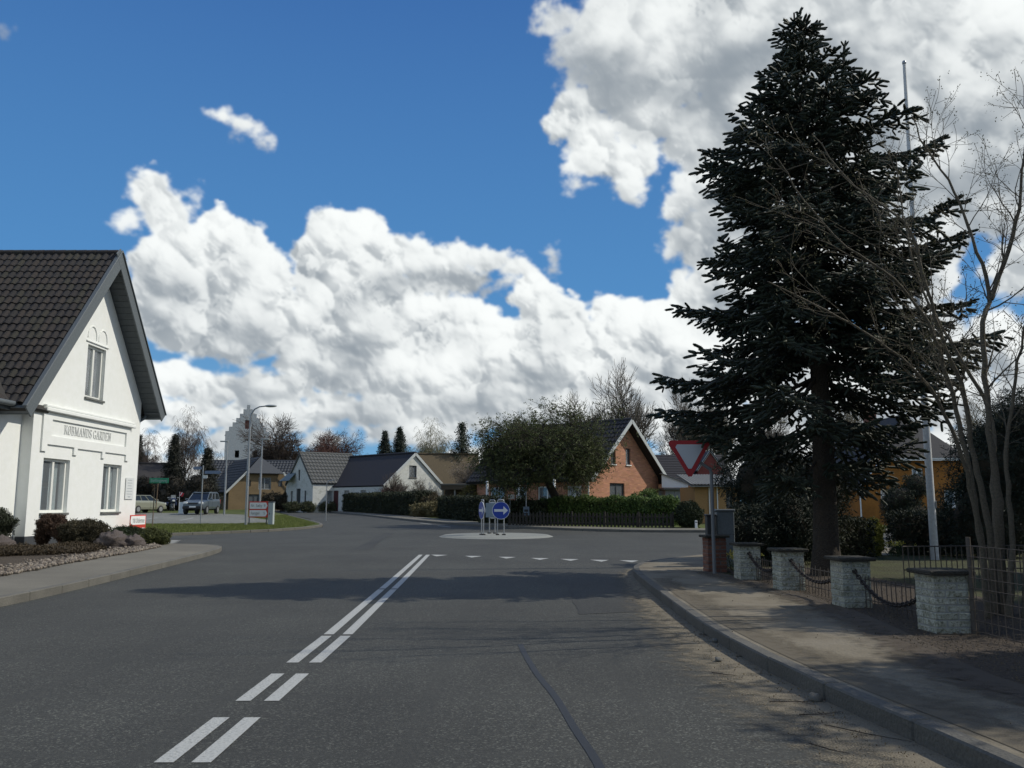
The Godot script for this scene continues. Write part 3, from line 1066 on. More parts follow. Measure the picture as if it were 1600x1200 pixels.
	for k in 40:
		var a := at(ring[k][0], ring[k][1])
		var b := at(ring[(k + 1) % 40][0], ring[(k + 1) % 40][1])
		var ai := a.lerp(top, 0.1); ai.y = 0.065
		var bi := b.lerp(top, 0.1); bi.y = 0.065
		a.y = -0.02; b.y = -0.02
		isl.quad(a, b, bi, ai, Vector3.UP)
		isl.tri_out(ai, bi, top, Vector3.UP)
	s = obj("traffic_island", isl.mesh(), mat("island paving", Color(0.27, 0.28, 0.25), 0.9, patchy_fine, 0.8, rough_bump, 0.8))
	tag(s, "round pale paved island in the middle of the junction", "", "", "structure")
	build_markings()

# an outline with a crumbling edge
func ragged(list: Array, rough: float) -> PackedVector2Array:
	list.append(list[0])
	var p := walk(list, 0.09, false)
	p.remove_at(p.size() - 1)
	for i in p.size():
		var q := p[i]
		p[i] = q + Vector2(lump_noise.get_noise_2d(q.x * 3.0, q.y * 3.0) + 0.5 * lump_noise.get_noise_2d(q.x * 14.0, q.y * 14.0), 0.4 * lump_noise.get_noise_2d(q.y * 9.0, q.x * 9.0)) * rough
	return p

func far_edge(pts: PackedVector2Array, off: float) -> PackedVector2Array:
	var out := PackedVector2Array()
	for i in pts.size():
		var t := (pts[mini(i + 1, pts.size() - 1)] - pts[maxi(i - 1, 0)]).normalized()
		out.append(pts[i] + Vector2(t.y, -t.x) * off)
	return out

func far_strip(pts: PackedVector2Array, off: float) -> PackedVector2Array:
	var p := PackedVector2Array(pts)
	var e := far_edge(pts, off)
	e.reverse()
	p.append_array(e)
	return p

func centre_x(d: float) -> float:
	var k := [[-10.0, -1.74], [2.0, -1.79], [4.6, -1.82], [8.9, -1.90], [15.0, -2.12], [22.8, -2.43], [30.0, -2.75]]
	for i in k.size() - 1:
		if d <= k[i + 1][0]:
			return lerpf(k[i][1], k[i + 1][1], (d - k[i][0]) / (k[i + 1][0] - k[i][0]))
	return -2.75

func build_markings() -> void:
	var root := setting("centre_line", "double white centre line with dashes towards the near end")
	for run in [[-4.2, -3.27], [-2.8, -1.87], [-1.4, -0.47], [0.0, 0.93], [1.4, 2.33], [2.9, 3.83], [4.58, 5.51], [5.96, 6.89], [7.36, 8.82], [8.92, 13.55], [13.68, 22.76]]:
		for off in [0.0, 0.19]:
			var l := PackedVector2Array()
			var n := maxi(2, int((run[1] - run[0]) / 1.0) + 1)
			for i in n:
				var d := lerpf(run[0], run[1], float(i) / (n - 1))
				l.append(Vector2(centre_x(d) + off + 0.05, d))
			sheet("dash", strip(l, 0.05, 0.05), 0.004, mats["road paint"], root)
	root = setting("give_way_teeth", "row of white give-way triangles across the right lane")
	for k in [[-1.89, 22.5], [-0.98, 22.0], [-0.12, 21.6], [0.68, 21.1], [1.38, 20.75], [2.07, 20.45], [2.74, 20.25], [3.38, 20.1]]:
		sheet("tooth", outline([[k[0] - 0.22, k[1] + 0.3], [k[0] + 0.22, k[1] + 0.18], [k[0] - 0.02, k[1] - 0.42]]), 0.004, mats["road paint"], root)
	root = setting("crossing_stripes", "white crossing stripes at the corner past the bushes")
	for k in 5:
		var d := 27.6 + k * 0.95
		sheet("stripe", outline([[-12.9 + k * 0.02, d], [-10.9 - k * 0.3, d], [-10.9 - k * 0.3, d + 0.5], [-12.9, d + 0.5]]), 0.004, mats["road paint"], root)
	root = setting("lane_dashes", "short white dashes on the road towards the cottages")
	for k in [[-4.6, 50.0], [-6.6, 56.0], [-9.4, 63.0], [-12.5, 71.0], [-3.2, 46.0]]:
		sheet("dash", outline([[k[0], k[1]], [k[0] - 0.85, k[1] + 2.0], [k[0] - 0.95, k[1] + 1.95], [k[0] - 0.1, k[1] - 0.05]]), 0.005, mats["road paint"], root)
	# a sealed joint in the near lane and a dark trail towards the far road
	var seam := sheet("sealed_joint", strip(walk([[0.08, 8.3], [0.12, 7.69], [0.2, 6.84], [0.3, 6.07], [0.37, 5.23], [0.44, 4.5], [0.5, 2.0]], 0.25), 0.024, 0.026), 0.003, mats["bitumen"])
	tag(seam, "narrow black sealed joint in the near lane", "", "", "structure")
	var dk := mat("darker asphalt", Color(0.17, 0.173, 0.157), 0.84, speckle, 0.72, rough_bump, 0.2)
	mottle(dk, patchy, 0.1)
	tag(sheet("road_patch", ragged([[0.92, 15.2], [2.06, 15.0], [1.98, 10.9], [0.80, 10.5]], 0.06), 0.0035, dk), "darker patch of asphalt by the bend of the kerb", "", "", "structure")  # a darker tone over a ragged four-cornered area of the lane
	tag(sheet("road_patch", ragged([[-4.1, 25.4], [-4.6, 25.2], [-5.1, 31.5], [-5.75, 39.6], [-5.4, 39.8], [-4.75, 31.4]], 0.12), 0.0035, dk), "narrow dark filled trench running towards the far road", "", "", "structure")
	# sand and leaf dust drifted against the right kerb
	var b := MB.new()
	var uv := PackedVector2Array()
	var inner := walk([[2.62, 1.0], [2.33, 4.5], [2.14, 6.0], [2.03, 7.5], [2.0, 9.2], [2.08, 11.9], [2.18, 14.2], [2.28, 16.0], [2.62, 17.8]], 0.5)
	var sz := inner.size()
	for i in sz:
		var f := float(i) / (sz - 1)
		var w := lerpf(1.15, 0.4, f)
		for k in 2:
			b.v.append(Vector3(inner[i].x - (w if k == 0 else 0.0), 0.005, -inner[i].y))
			b.n.append(Vector3.UP)
			uv.append(Vector2(f * 6.0, 0.02 + 0.96 * k))
	for i in sz - 1:
		b.quad_ix(i * 2, i * 2 + 1, i * 2 + 3, i * 2 + 2, Vector3.UP)
	var arr := []
	arr.resize(Mesh.ARRAY_MAX)
	arr[Mesh.ARRAY_VERTEX] = b.v
	arr[Mesh.ARRAY_NORMAL] = b.n
	arr[Mesh.ARRAY_TEX_UV] = uv
	arr[Mesh.ARRAY_INDEX] = b.ix
	var am := ArrayMesh.new()
	am.add_surface_from_arrays(Mesh.PRIMITIVE_TRIANGLES, arr)
	drift("pavement_dirt", "brown earth washed over the pavement from the garden", [[3.75, 3.0], [3.45, 5.0], [3.33, 6.2], [3.5, 7.3], [3.7, 8.6], [3.85, 10.3], [3.85, 12.3], [3.72, 14.0], [3.55, 15.6]], 0.75, 0.6, 0.131, Color(0.105, 0.083, 0.058))
	drift("pavement_dirt", "grey-brown grit gathered behind the right kerb stones", [[2.75, 1.0], [2.45, 4.5], [2.24, 6.0], [2.13, 7.5], [2.1, 9.2], [2.18, 11.9], [2.28, 14.2]], -0.5, -0.4, 0.119, Color(0.17, 0.145, 0.10))
	var sand := sheet_sand(Color(0.25, 0.215, 0.15))
	var o := obj("gutter_sand", am, sand)
	tag(o, "thin drift of pale sand and grit along the right kerb", "", "", "stuff")

# grains of sand, dense at the kerb and thinning out in ragged patches over the road
func drift(called: String, label: String, line: Array, near_wide: float, far_wide: float, lift: float, col: Color) -> void:
	var p := walk(line, 0.4)
	var b := MB.new()
	var uv := PackedVector2Array()
	for i in p.size():
		var f := float(i) / (p.size() - 1)
		var w := lerpf(near_wide, far_wide, f)
		for k in 2:
			b.v.append(Vector3(p[i].x - (w if k == 0 else 0.0), lift, -p[i].y))
			b.n.append(Vector3.UP)
			uv.append(Vector2(f * 5.0 + near_wide, 0.02 + 0.96 * k))
	for i in p.size() - 1:
		b.quad_ix(i * 2, i * 2 + 1, i * 2 + 3, i * 2 + 2, Vector3.UP)
	var arr := []
	arr.resize(Mesh.ARRAY_MAX)
	arr[Mesh.ARRAY_VERTEX] = b.v
	arr[Mesh.ARRAY_NORMAL] = b.n
	arr[Mesh.ARRAY_TEX_UV] = uv
	arr[Mesh.ARRAY_INDEX] = b.ix
	var am := ArrayMesh.new()
	am.add_surface_from_arrays(Mesh.PRIMITIVE_TRIANGLES, arr)
	tag(obj(called, am, sheet_sand(col)), label, "", "", "stuff")

func sheet_sand(col: Color) -> StandardMaterial3D:
	var f := FastNoiseLite.new(); f.seed = 31; f.frequency = 0.02; f.fractal_octaves = 5
	var f2 := FastNoiseLite.new(); f2.seed = 32; f2.frequency = 0.30; f2.fractal_octaves = 3
	var img := Image.create(768, 256, false, Image.FORMAT_RGBA8)
	for y in 256:
		var k := y / 255.0
		for x in 768:
			var c := k * 1.3 - 0.38 + f.get_noise_2d(x, y * 0.7) * 0.55
			var a := clampf((c + f2.get_noise_2d(x, y) * 0.75) * 2.2, 0.0, 1.0) * 0.9
			var t := 0.75 + 0.5 * f2.get_noise_2d(x + 400, y + 90)
			img.set_pixel(x, y, Color(col.r * t, col.g * t, col.b * t, a).linear_to_srgb())
	var m := StandardMaterial3D.new()
	m.resource_name = "sand"
	m.albedo_texture = ImageTexture.create_from_image(img)
	m.transparency = BaseMaterial3D.TRANSPARENCY_ALPHA
	m.roughness = 0.95
	return m


# ---------------------------------------------------------------- the white house on the left
func pantile(w: float, l: float, r: float) -> ArrayMesh:
	# across x from 0 to w, down the slope along +z from 0 to l, rolled with a raised edge
	var b := MB.new()
	var n := 7
	var h := PackedFloat32Array()
	var xs := PackedFloat32Array()
	for i in n + 1:
		var f := float(i) / n
		xs.append(f * w)
		h.append(r * (0.5 + 0.5 * sin(f * TAU * 1.0 - 0.9)))
	for i in n:
		var a := Vector3(xs[i], h[i], 0)
		var e := Vector3(xs[i + 1], h[i + 1], 0)
		var low := Vector3(0, 0.006, l)
		b.quad(a, e, e + low, a + low, Vector3.UP)
		b.quad(a + low, e + low, e + low - Vector3(0, 0.026, 0), a + low - Vector3(0, 0.026, 0), Vector3(0, 0, 1))
	b.quad(Vector3(w, h[n], 0), Vector3(w, h[n], l), Vector3(w, h[n] - 0.03, l), Vector3(w, h[n] - 0.03, 0), Vector3.RIGHT)
	return b.mesh()

func build_white_house() -> void:
	var g := func(v: float) -> Color: return Color(v, v, v)
	var plaster := mat("white plaster", Color(0.80, 0.82, 0.80), 0.88, grain(41, 0.02, 6, Color(0.93, 0.935, 0.91), g.call(1.0), 512), 0.25, grain(42, 0.05, 5, g.call(0.0), g.call(1.0), 512), 0.18)
	var trim := mat("grey house trim", Color(0.115, 0.135, 0.145), 0.6, patchy_fine, 0.9)
	var under := mat("dark soffit", Color(0.085, 0.10, 0.108), 0.7, patchy_fine, 0.7)
	var plinth := mat("plinth", Color(0.055, 0.062, 0.07), 0.85, patchy_fine, 0.8)
	var sill := mat("grey sill", Color(0.16, 0.17, 0.16), 0.8, patchy_fine, 1.2)
	var frame := mat("window paint", Color(0.72, 0.73, 0.68), 0.5)
	var tile_mats := []
	for k in 5:
		var c: Color = [Color(0.040, 0.033, 0.028), Color(0.034, 0.029, 0.026), Color(0.046, 0.037, 0.029), Color(0.031, 0.028, 0.025), Color(0.042, 0.039, 0.027)][k]
		tile_mats.append(mat("roof tile %d" % k, c, 0.85, grain(43 + k, 0.03, 5, g.call(0.5), g.call(1.0), 256, FastNoiseLite.TYPE_SIMPLEX_SMOOTH), 1.3, rough_bump, 1.0))
	var house := thing("white_house", "white plastered house with dark tiled roof and lettered gable", "house", Vector3(-14, 0, -28.6))
	var u := Vector3(0, 0, -1)
	var o := Vector3(0, 0, 3.6)
	var wins := [Rect2(0.70, 1.05, 1.55, 1.64), Rect2(4.50, 1.05, 1.38, 1.64), Rect2(2.88, 4.80, 1.26, 1.76)]
	obj("wall", wall_mesh(o, u, outline([[0, 0], [7.2, 0], [7.2, 5.1], [3.5, 9.4], [0, 5.35]]), wins, 0.32), plaster, house).name = "gable_wall"
	# the short side of the bay, the long front set back from it, and the walls that close the house
	obj("bay_side_wall", wall_mesh(Vector3(-0.34, 0, 3.602), Vector3.RIGHT, outline([[0, 0], [0.338, 0], [0.338, 5.0], [0, 5.0]]), [], 0.1), plaster, house)
	obj("front_wall", wall_mesh(Vector3(-0.34, 0, 19.6), u, outline([[0, 0], [16.0, 0], [16.0, 4.3], [0, 4.3]]), [], 0.3), plaster, house)
	obj("far_wall", wall_mesh(Vector3(-0.33, 0, -3.6), Vector3.LEFT, outline([[0, 0], [9.6, 0], [9.6, 5.0], [0, 5.0]]), [], 0.3), plaster, house)
	obj("back_wall", wall_mesh(Vector3(-10.0, 0, -3.6), Vector3(0, 0, 1), outline([[0, 0], [23.2, 0], [23.2, 4.3], [0, 4.3]]), [], 0.3), plaster, house)
	obj("end_wall", wall_mesh(Vector3(-10.0, 0, 19.6), Vector3.RIGHT, outline([[0, 0], [9.66, 0], [9.66, 4.3], [5.2, 9.2], [0, 4.3]]), [], 0.3), plaster, house)
	obj("upper_floor", boxed(Vector3(-5.2, 3.3, 0), Vector3(9.0, 0.25, 6.9)), mats["floor boards"], house)
	obj("plinth", boxed(Vector3(-0.13, 0.19, 0), Vector3(0.30, 0.40, 7.24), 0.015), plinth, house)
	obj("plinth", boxed(Vector3(-0.46, 0.19, 11.6), Vector3(0.28, 0.40, 16.0), 0.015), plinth, house)
	# ---- windows: two casements each, curtains behind the glass
	var cloth := mat("curtain", Color(0.42, 0.50, 0.50), 0.9, patchy_fine, 0.7)
	var cloth2 := mat("blue curtain", Color(0.22, 0.34, 0.44), 0.9, patchy_fine, 0.7)
	for k in 3:
		var w: Rect2 = wins[k]
		window(house, "window", o, u, w, 0.14, frame, mats["glass"], 2, 1, 0.085, sill)
		# opened fittings: a thin inner sash bead on each casement
		for c in 2:
			var fold := MB.new()
			var from: float = w.position.x + 0.06 + c * w.size.x * 0.52
			for i in 9:
				var a := from + i * 0.058
				var z0 := 0.03 * (i % 2)
				var z1 := 0.03 * ((i + 1) % 2)
				var p0 := o + u * a + Vector3(-0.27 - z0, w.position.y + 0.05, 0)
				var p1 := o + u * (a + 0.058) + Vector3(-0.27 - z1, w.position.y + 0.05, 0)
				fold.quad(p0, p1, p1 + Vector3(0, w.size.y - 0.12, 0), p0 + Vector3(0, w.size.y - 0.12, 0), Vector3.RIGHT)
			if k < 2 or c == 0:
				obj("curtain", fold.mesh(), cloth2 if (k == 0 and c == 0) else cloth, house)
	# ---- moulded name panel with its ledge
	var fr := outline([[0.45, 4.06], [0.45, 2.88], [0.75, 2.88], [0.75, 3.10], [2.35, 3.10], [2.35, 2.86], [2.58, 2.86], [2.58, 3.08], [4.25, 3.08], [4.25, 2.86], [4.46, 2.86], [4.46, 3.08], [6.05, 3.08], [6.05, 2.86], [6.3, 2.86], [6.3, 4.06]])
	obj("name_panel", wall_mesh(o + Vector3(0.055, 0, 0), u, fr, [Rect2(0.95, 3.36, 5.05, 0.50)], 0.05), plaster, house)
	obj("ledge", boxed(o + u * 3.45 + Vector3(0.09, 4.13, 0), Vector3(0.17, 0.12, 6.1), 0.02), plaster, house)
	obj("ledge", boxed(o + u * 3.45 + Vector3(0.065, 4.24, 0), Vector3(0.12, 0.085, 6.0), 0.02), plaster, house)
	var ink := mat("letter grey", Color(0.46, 0.48, 0.47), 0.8)
	lettering(house, "KØBMANDS GARDEN", 0.27, 0.012, Transform3D(Basis(u, Vector3.UP, Vector3.RIGHT), o + u * 3.32 + Vector3(0.008, 3.61, 0)), ink, "Droid Serif", 3.15)
	# hood over the upper window: a thin ledge and two small arches
	obj("window_hood", boxed(o + u * 3.51 + Vector3(0.02, 6.66, 0), Vector3(0.05, 0.05, 1.55), 0.01), plaster, house)
	for c in [3.12, 3.86]:
		var arch := PackedVector3Array()
		var rr := PackedFloat32Array()
		for i in 9:
			var a := PI * i / 8.0
			arch.append(o + u * (c + 0.3 * cos(a)) + Vector3(0.005, 6.78 + 0.42 * sin(a), 0))
			rr.append(0.028)
		var ab := MB.new()
		ab.tube(arch, rr, 6)
		obj("arch_moulding", ab.mesh(), plaster, house)
	# ---- roof over the bay: ridge across the street, its near slope laid with single tiles
	var ridge := Vector3(0, 9.8, 0.1)     # local, over the gable
	var down := Vector3(0, -1.17, 1.0).normalized()
	var up := Vector3(0, 1.0, 1.17).normalized()
	var slope := 7.70
	var sark := mat("roof boards", Color(0.03, 0.028, 0.025), 0.9)
	obj("roof_deck", slab_mesh(Vector3(0.56, 0, 0) + ridge + down * slope - up * 0.03, Vector3(-5.2, 0, 0) + ridge + down * slope - up * 0.03, Vector3(-5.2, 0, 0) + ridge - up * 0.03, Vector3(0.56, 0, 0) + ridge - up * 0.03, 0.10), sark, house)
	var down2 := Vector3(0, -1.17, -1.0).normalized()
	var up2 := Vector3(0, 1.0, -1.17).normalized()
	var slope2 := 4.38 * sqrt(1.0 + 1.17 * 1.17)
	obj("roof_slope", slab_mesh(Vector3(0.58, 0, 0) + ridge + down2 * slope2, Vector3(-9.9, 0, 0) + ridge + down2 * slope2, Vector3(-9.9, 0, 0) + ridge, Vector3(0.58, 0, 0) + ridge, 0.14), tile_mats[1], house)
	var course := 0.355
	var pitch := 0.245
	var tile := pantile(0.262, 0.40, 0.05)
	var bs := Basis(Vector3.RIGHT, up, down) * Basis(Vector3.RIGHT, deg_to_rad(-4.0))
	var rows := 21
	var spare := MB.new()
	var single := 0
	var list := []
	for j in rows:
		for i in 26:
			var p := ridge + down * (0.06 + j * course) + Vector3(0.28 - i * pitch, 0, 0) + up * 0.035
			var over := 4.1 + (0.15 - p.x)      # height of the long roof in front
			if p.y < over - 0.25 and p.x < 0.1:
				continue
			list.append([i * 0.9 + absf(j - 8) * 0.1, p])
	list.sort_custom(func(a, b): return a[0] < b[0])
	for k in list.size():
		var t := Transform3D(bs.rotated(up, rng.randf_range(-0.012, 0.012)), list[k][1] + up * rng.randf_range(-0.004, 0.006))
		if k < 296:
			piece("roof_tile", tile, tile_mats[rng.randi() % 5], house, t)
		else:
			join(spare, tile, t)
	obj("rear_roof_tiles", spare.mesh(), tile_mats[0], house).set_meta("kind", "stuff")
	for k in 15:
		var rb := MB.new()
		var pp := PackedVector3Array([Vector3(0.5 - k * 0.36, 9.82, 0.1), Vector3(0.5 - k * 0.36 - 0.37, 9.83, 0.1)])
		rb.tube(pp, PackedFloat32Array([0.13, 0.115]), 10)
		obj("ridge_tile", rb.mesh(), tile_mats[k % 5], house)
	# ---- barge boards and the boarded underside of the overhang
	for sg in [1.0, -1.0]:
		var dn: Vector3 = down if sg > 0 else down2
		var nn: Vector3 = up if sg > 0 else up2
		var len: float = slope if sg > 0 else slope2
		var bz := Basis(Vector3.RIGHT, nn, dn)
		obj("barge_board", boxed(ridge + dn * (len * 0.5 - 0.08) - nn * 0.15 + Vector3(0.605 + (0.0 if sg > 0 else 0.004), 0, 0), Vector3(0.045, 0.38, len + 0.2), 0.008, bz), trim, house)
		obj("verge_cap", boxed(ridge + dn * (len * 0.5) + nn * 0.075 + Vector3(0.60 + (0.0 if sg > 0 else 0.003), 0, 0), Vector3(0.14, 0.05, len + 0.04), 0.01, bz), trim, house)
		var n := int(len / 0.24)
		for k in n:
			obj("soffit_board", boxed(ridge + dn * ((k + 0.5) * len / n) - nn * 0.235 + Vector3(0.29, 0, 0), Vector3(0.585, 0.02, len / n - 0.012), 0.0, bz), under, house)
		# the boxed end at the eave
		obj("eave_box", boxed(ridge + dn * (len - 0.06) - nn * 0.14 + Vector3(-0.1, 0, 0), Vector3(1.36, 0.28, 0.10), 0.01, bz), trim, house)
	obj("eave_end", boxed(Vector3(0.30, 4.72, -4.02), Vector3(0.56, 0.06, 0.42), 0.01), under, house)
	var dp := MB.new()
	dp.tube(PackedVector3Array([Vector3(0.05, 4.75, -3.95), Vector3(0.05, 4.55, -3.85), Vector3(-0.1, 4.38, -3.68), Vector3(-0.1, 4.1, -3.68)]), PackedFloat32Array([0.05, 0.05, 0.05, 0.05]), 8)
	obj("drain_pipe", dp.mesh(), trim, house)
	# ---- the long roof in front: slope towards the street, gutter along its eave
	var e0 := Vector3(0.15, 4.1, 5.25)
	var e1 := Vector3(0.15, 4.1, 20.0)
	var r0 := Vector3(-5.2, 9.45, 5.25)
	var r1 := Vector3(-5.2, 9.45, 20.0)
	obj("long_roof_slope", tiled_mesh(e1, e0, r0, r1, 0.245, 0.355, 0.045), tile_mats[0], house)
	obj("long_roof_slope", slab_mesh(e1 + Vector3(0, -0.02, 0), Vector3(0.15, 4.08, 3.0), Vector3(-5.2, 9.43, -2.0), r1 + Vector3(0, -0.02, 0), 0.1), sark, house)
	obj("long_roof_slope", slab_mesh(Vector3(-10.6, 4.0, 20.0), Vector3(-10.6, 4.0, -3.6), Vector3(-5.2, 9.45, -3.6), r1, 0.1), tile_mats[1], house)
	var gut := MB.new()
	gut.tube(PackedVector3Array([Vector3(0.24, 4.06, 5.0), Vector3(0.24, 4.04, 20.0)]), PackedFloat32Array([0.075, 0.075]), 10)
	obj("gutter", gut.mesh(), trim, house)
	obj("fascia", boxed(Vector3(0.12, 4.0, 12.5), Vector3(0.04, 0.22, 15.2), 0.005), trim, house)
	obj("eave_soffit", boxed(Vector3(-0.12, 3.94, 12.5), Vector3(0.46, 0.03, 15.2)), under, house)
	# ---- a paper notice and an arrow board fixed low on the wall
	var notice := thing("wall_notice", "pale printed notice on the wall beside the right lower window", "notice", Vector3(-13.98, 1.88, -31.56))
	obj("sheet", boxed(Vector3(0.008, 0, 0), Vector3(0.012, 0.78, 0.66), 0.002), mat("notice paper", Color(0.66, 0.69, 0.68), 0.5), notice)
	var pale_ink := mat("notice ink", Color(0.36, 0.40, 0.42), 0.7)
	for k in 7:
		var wide: float = [0.34, 0.36, 0.30, 0.40, 0.46, 0.42, 0.2][k]
		obj("printed_line", boxed(Vector3(0.0165, 0.30 - k * 0.1, 0.02), Vector3(0.003, 0.018 if k != 6 else 0.03, wide)), pale_ink, notice)
	var red := mat("sign red", Color(0.55, 0.05, 0.03), 0.5)
	var board := thing("arrow_board", "white arrow board with red border at the foot of the white gable", "sign", Vector3(-13.55, 0.12, -31.45))
	obj("backing", boxed(Vector3(0, 0.42, 0), Vector3(0.03, 0.78, 1.30), 0.006), red, board)
	for k in 2:
		var pts := outline([[-0.60, 0.17], [0.58, 0.17], [0.58, -0.14], [-0.60, -0.14], [-0.655, 0.0]]) if k == 0 else outline([[-0.62, 0.13], [0.58, 0.13], [0.58, -0.13], [-0.62, -0.13]])
		var pb := MB.new()
		pb.plate(pts, 0.006, Transform3D(Basis(u, Vector3.UP, Vector3.RIGHT), Vector3(0.022, 0.60 - k * 0.385, 0)))
		obj("panel", pb.mesh(), mats["white paint"], board)
		if k == 0: lettering(board, "18 Odense", 0.15, 0.004, Transform3D(Basis(u, Vector3.UP, Vector3.RIGHT), Vector3(0.025, 0.60 - k * 0.385, 0)), mat("sign ink", Color(0.2, 0.2, 0.2), 0.6))
	for z in [-0.5, 0.5]:
		obj("post", boxed(Vector3(-0.03, 0.2, z), Vector3(0.05, 0.75, 0.05), 0.005), mats["dark steel"], board)

func join(b: MB, mesh: ArrayMesh, t: Transform3D) -> void:
	var a := mesh.surface_get_arrays(0)
	var s := b.v.size()
	for p in a[Mesh.ARRAY_VERTEX]: b.v.append(t * p)
	for p in a[Mesh.ARRAY_NORMAL]: b.n.append((t.basis * p).normalized())
	for i in a[Mesh.ARRAY_INDEX]: b.ix.append(s + i)


# ---------------------------------------------------------------- right side: pillars, fences, spruce, bare tree, orange house
func build_right() -> void:
	build_pillars()
	build_spruce()
	build_bare_stems()
	build_yield_sign()
	build_orange_house()
	build_right_garden()

func build_pillars() -> void:
	var g := func(v: float) -> Color: return Color(v, v, v)
	var cap := mottle(mat("mossy cap", Color(0.085, 0.08, 0.06), 0.95, grain(51, 0.05, 5, g.call(0.45), g.call(1.0), 512), 1.6, rough_bump, 2.0), patchy, 0.7)
	var joint := mat("lime joint", Color(0.34, 0.35, 0.32), 0.95, patchy_fine, 2.0)
	var joint2 := mat("grey joint", Color(0.14, 0.13, 0.12), 0.95, patchy_fine, 2.0)
	var worn := grain(52, 0.035, 6, Color(0.12, 0.12, 0.085), g.call(1.0), 512, FastNoiseLite.TYPE_SIMPLEX_SMOOTH, Color(0.66, 0.66, 0.60), 0.45)
	var whites := []
	for k in 3:
		whites.append(mat("limewashed brick %d" % k, [Color(0.66, 0.67, 0.61), Color(0.60, 0.615, 0.56), Color(0.69, 0.695, 0.64)][k], 0.9, worn, 1.1 + 0.4 * k, rough_bump, 1.2))
		mottle(whites[k], grain(53, 0.012, 5, Color(0.36, 0.35, 0.27), Color(1, 1, 1), 512, FastNoiseLite.TYPE_SIMPLEX_SMOOTH, Color(0.85, 0.85, 0.8), 0.45) if k == 0 else whites[0].detail_albedo, 0.9)
	var reds := []
	for k in 3:
		reds.append(mat("red brick %d" % k, [Color(0.21, 0.085, 0.055), Color(0.17, 0.075, 0.05), Color(0.24, 0.11, 0.07)][k], 0.9, patchy_fine, 1.5, rough_bump, 1.0))
	var brick := boxed(Vector3.ZERO, Vector3(0.220, 0.060, 0.106), 0.007)
	var spots := [
		[3.62, 15.60, 0.64, "low red brick gate pillar next to the give-way sign post"],
		[3.76, 13.98, 0.60, "greyish limewashed brick pillar, second from the red brick one"],
		[3.87, 12.26, 0.60, "white limewashed brick pillar in front of the spruce trunk"],
		[3.97, 10.28, 0.60, "white limewashed brick pillar with a chain, next to the nearest pillar"],
		[4.06, 8.30, 0.60, "nearest white limewashed brick pillar, beside the wire mesh fence"]]
	for s in spots.size():
		var p: Array = spots[s]
		var root := thing("brick_pillar", p[3], "pillar", Vector3(p[0], 0.11, -p[1]), 0.06, "low brick pillars along the pavement")
		var rows := int(p[2] / 0.067)
		var m: Array = reds if s == 0 else whites
		obj("mortar", boxed(Vector3(0, rows * 0.0335, 0), Vector3(0.327, rows * 0.067, 0.327)), joint2 if s == 0 else joint, root)
		for j in rows:
			for q in 4:
				var turn := Basis(Vector3.UP, q * PI / 2.0)
				var off := Vector3(-0.058, 0, 0.114) if j % 2 == 0 else Vector3(0.058, 0, 0.114)
				var jit := Vector3(rng.randf_range(-0.003, 0.003), 0, rng.randf_range(-0.003, 0.004))
				piece("brick", brick, m[rng.randi() % 3], root, Transform3D(turn, turn * (off + jit) + Vector3(0, 0.034 + j * 0.067, 0)))
		var cb := MB.new()
		cb.block(Vector3(0, rows * 0.067 + 0.026, 0), Vector3(0.44, 0.042, 0.44), 0.01)
		obj("cap", cb.mesh(), cap, root)
	# sagging chains from pillar to pillar
	var iron := mat("rusty iron", Color(0.035, 0.028, 0.024), 0.8, patchy_fine, 3.0, rough_bump, 0.5)
	var link := MB.new()
	var lp := PackedVector3Array()
	var lr := PackedFloat32Array()
	for i in 9:
		var a := TAU * i / 8.0
		lp.append(Vector3(0.022 * cos(a), 0, 0.042 * sin(a)))
		lr.append(0.0085)
	link.tube(lp, lr, 5, false)
	var lm := link.mesh()
	for s in range(1, 4):
		var a := Vector3(spots[s][0] - 0.02, 0.54, -spots[s][1] + 0.19)
		var b := Vector3(spots[s + 1][0] - 0.05, 0.47, -spots[s + 1][1] - 0.19)
		var ch := thing("chain", ["sagging iron chain before the spruce trunk", "sagging iron chain between the middle white pillars", "sagging iron chain ending at the nearest white pillar"][s - 1], "chain", (a + b) * 0.5, 0.0, "chains between the pillars")
		var long := MB.new()
		var n := 34
		for i in n:
			var f := float(i) / (n - 1)
			var q := a.lerp(b, f) - Vector3(0, 0.24 * 4.0 * f * (1.0 - f) * (0.75 if s != 3 else 1.0), 0) - (a + b) * 0.5
			var f2 := f + 0.01
			var q2 := a.lerp(b, f2) - Vector3(0, 0.24 * 4.0 * f2 * (1.0 - f2) * (0.75 if s != 3 else 1.0), 0) - (a + b) * 0.5
			join(long, lm, Transform3D(facing(q, q2) * Basis(Vector3(0, 0, 1), PI / 2.0 * (i % 2) + 0.4), q))
		obj("links", long.mesh(), iron, ch)
		for e in [a, b]:
			obj("hook", bars([[e - (a + b) * 0.5 + Vector3(0, 0.0, -0.03), e - (a + b) * 0.5 + Vector3(0, 0, 0.03)]], 0.014, 6), iron, ch)
	# low wire fence behind the chains
	var wire := mat("fence wire", Color(0.10, 0.085, 0.07), 0.7, null, 1.0, null, 0.0, 0.3)
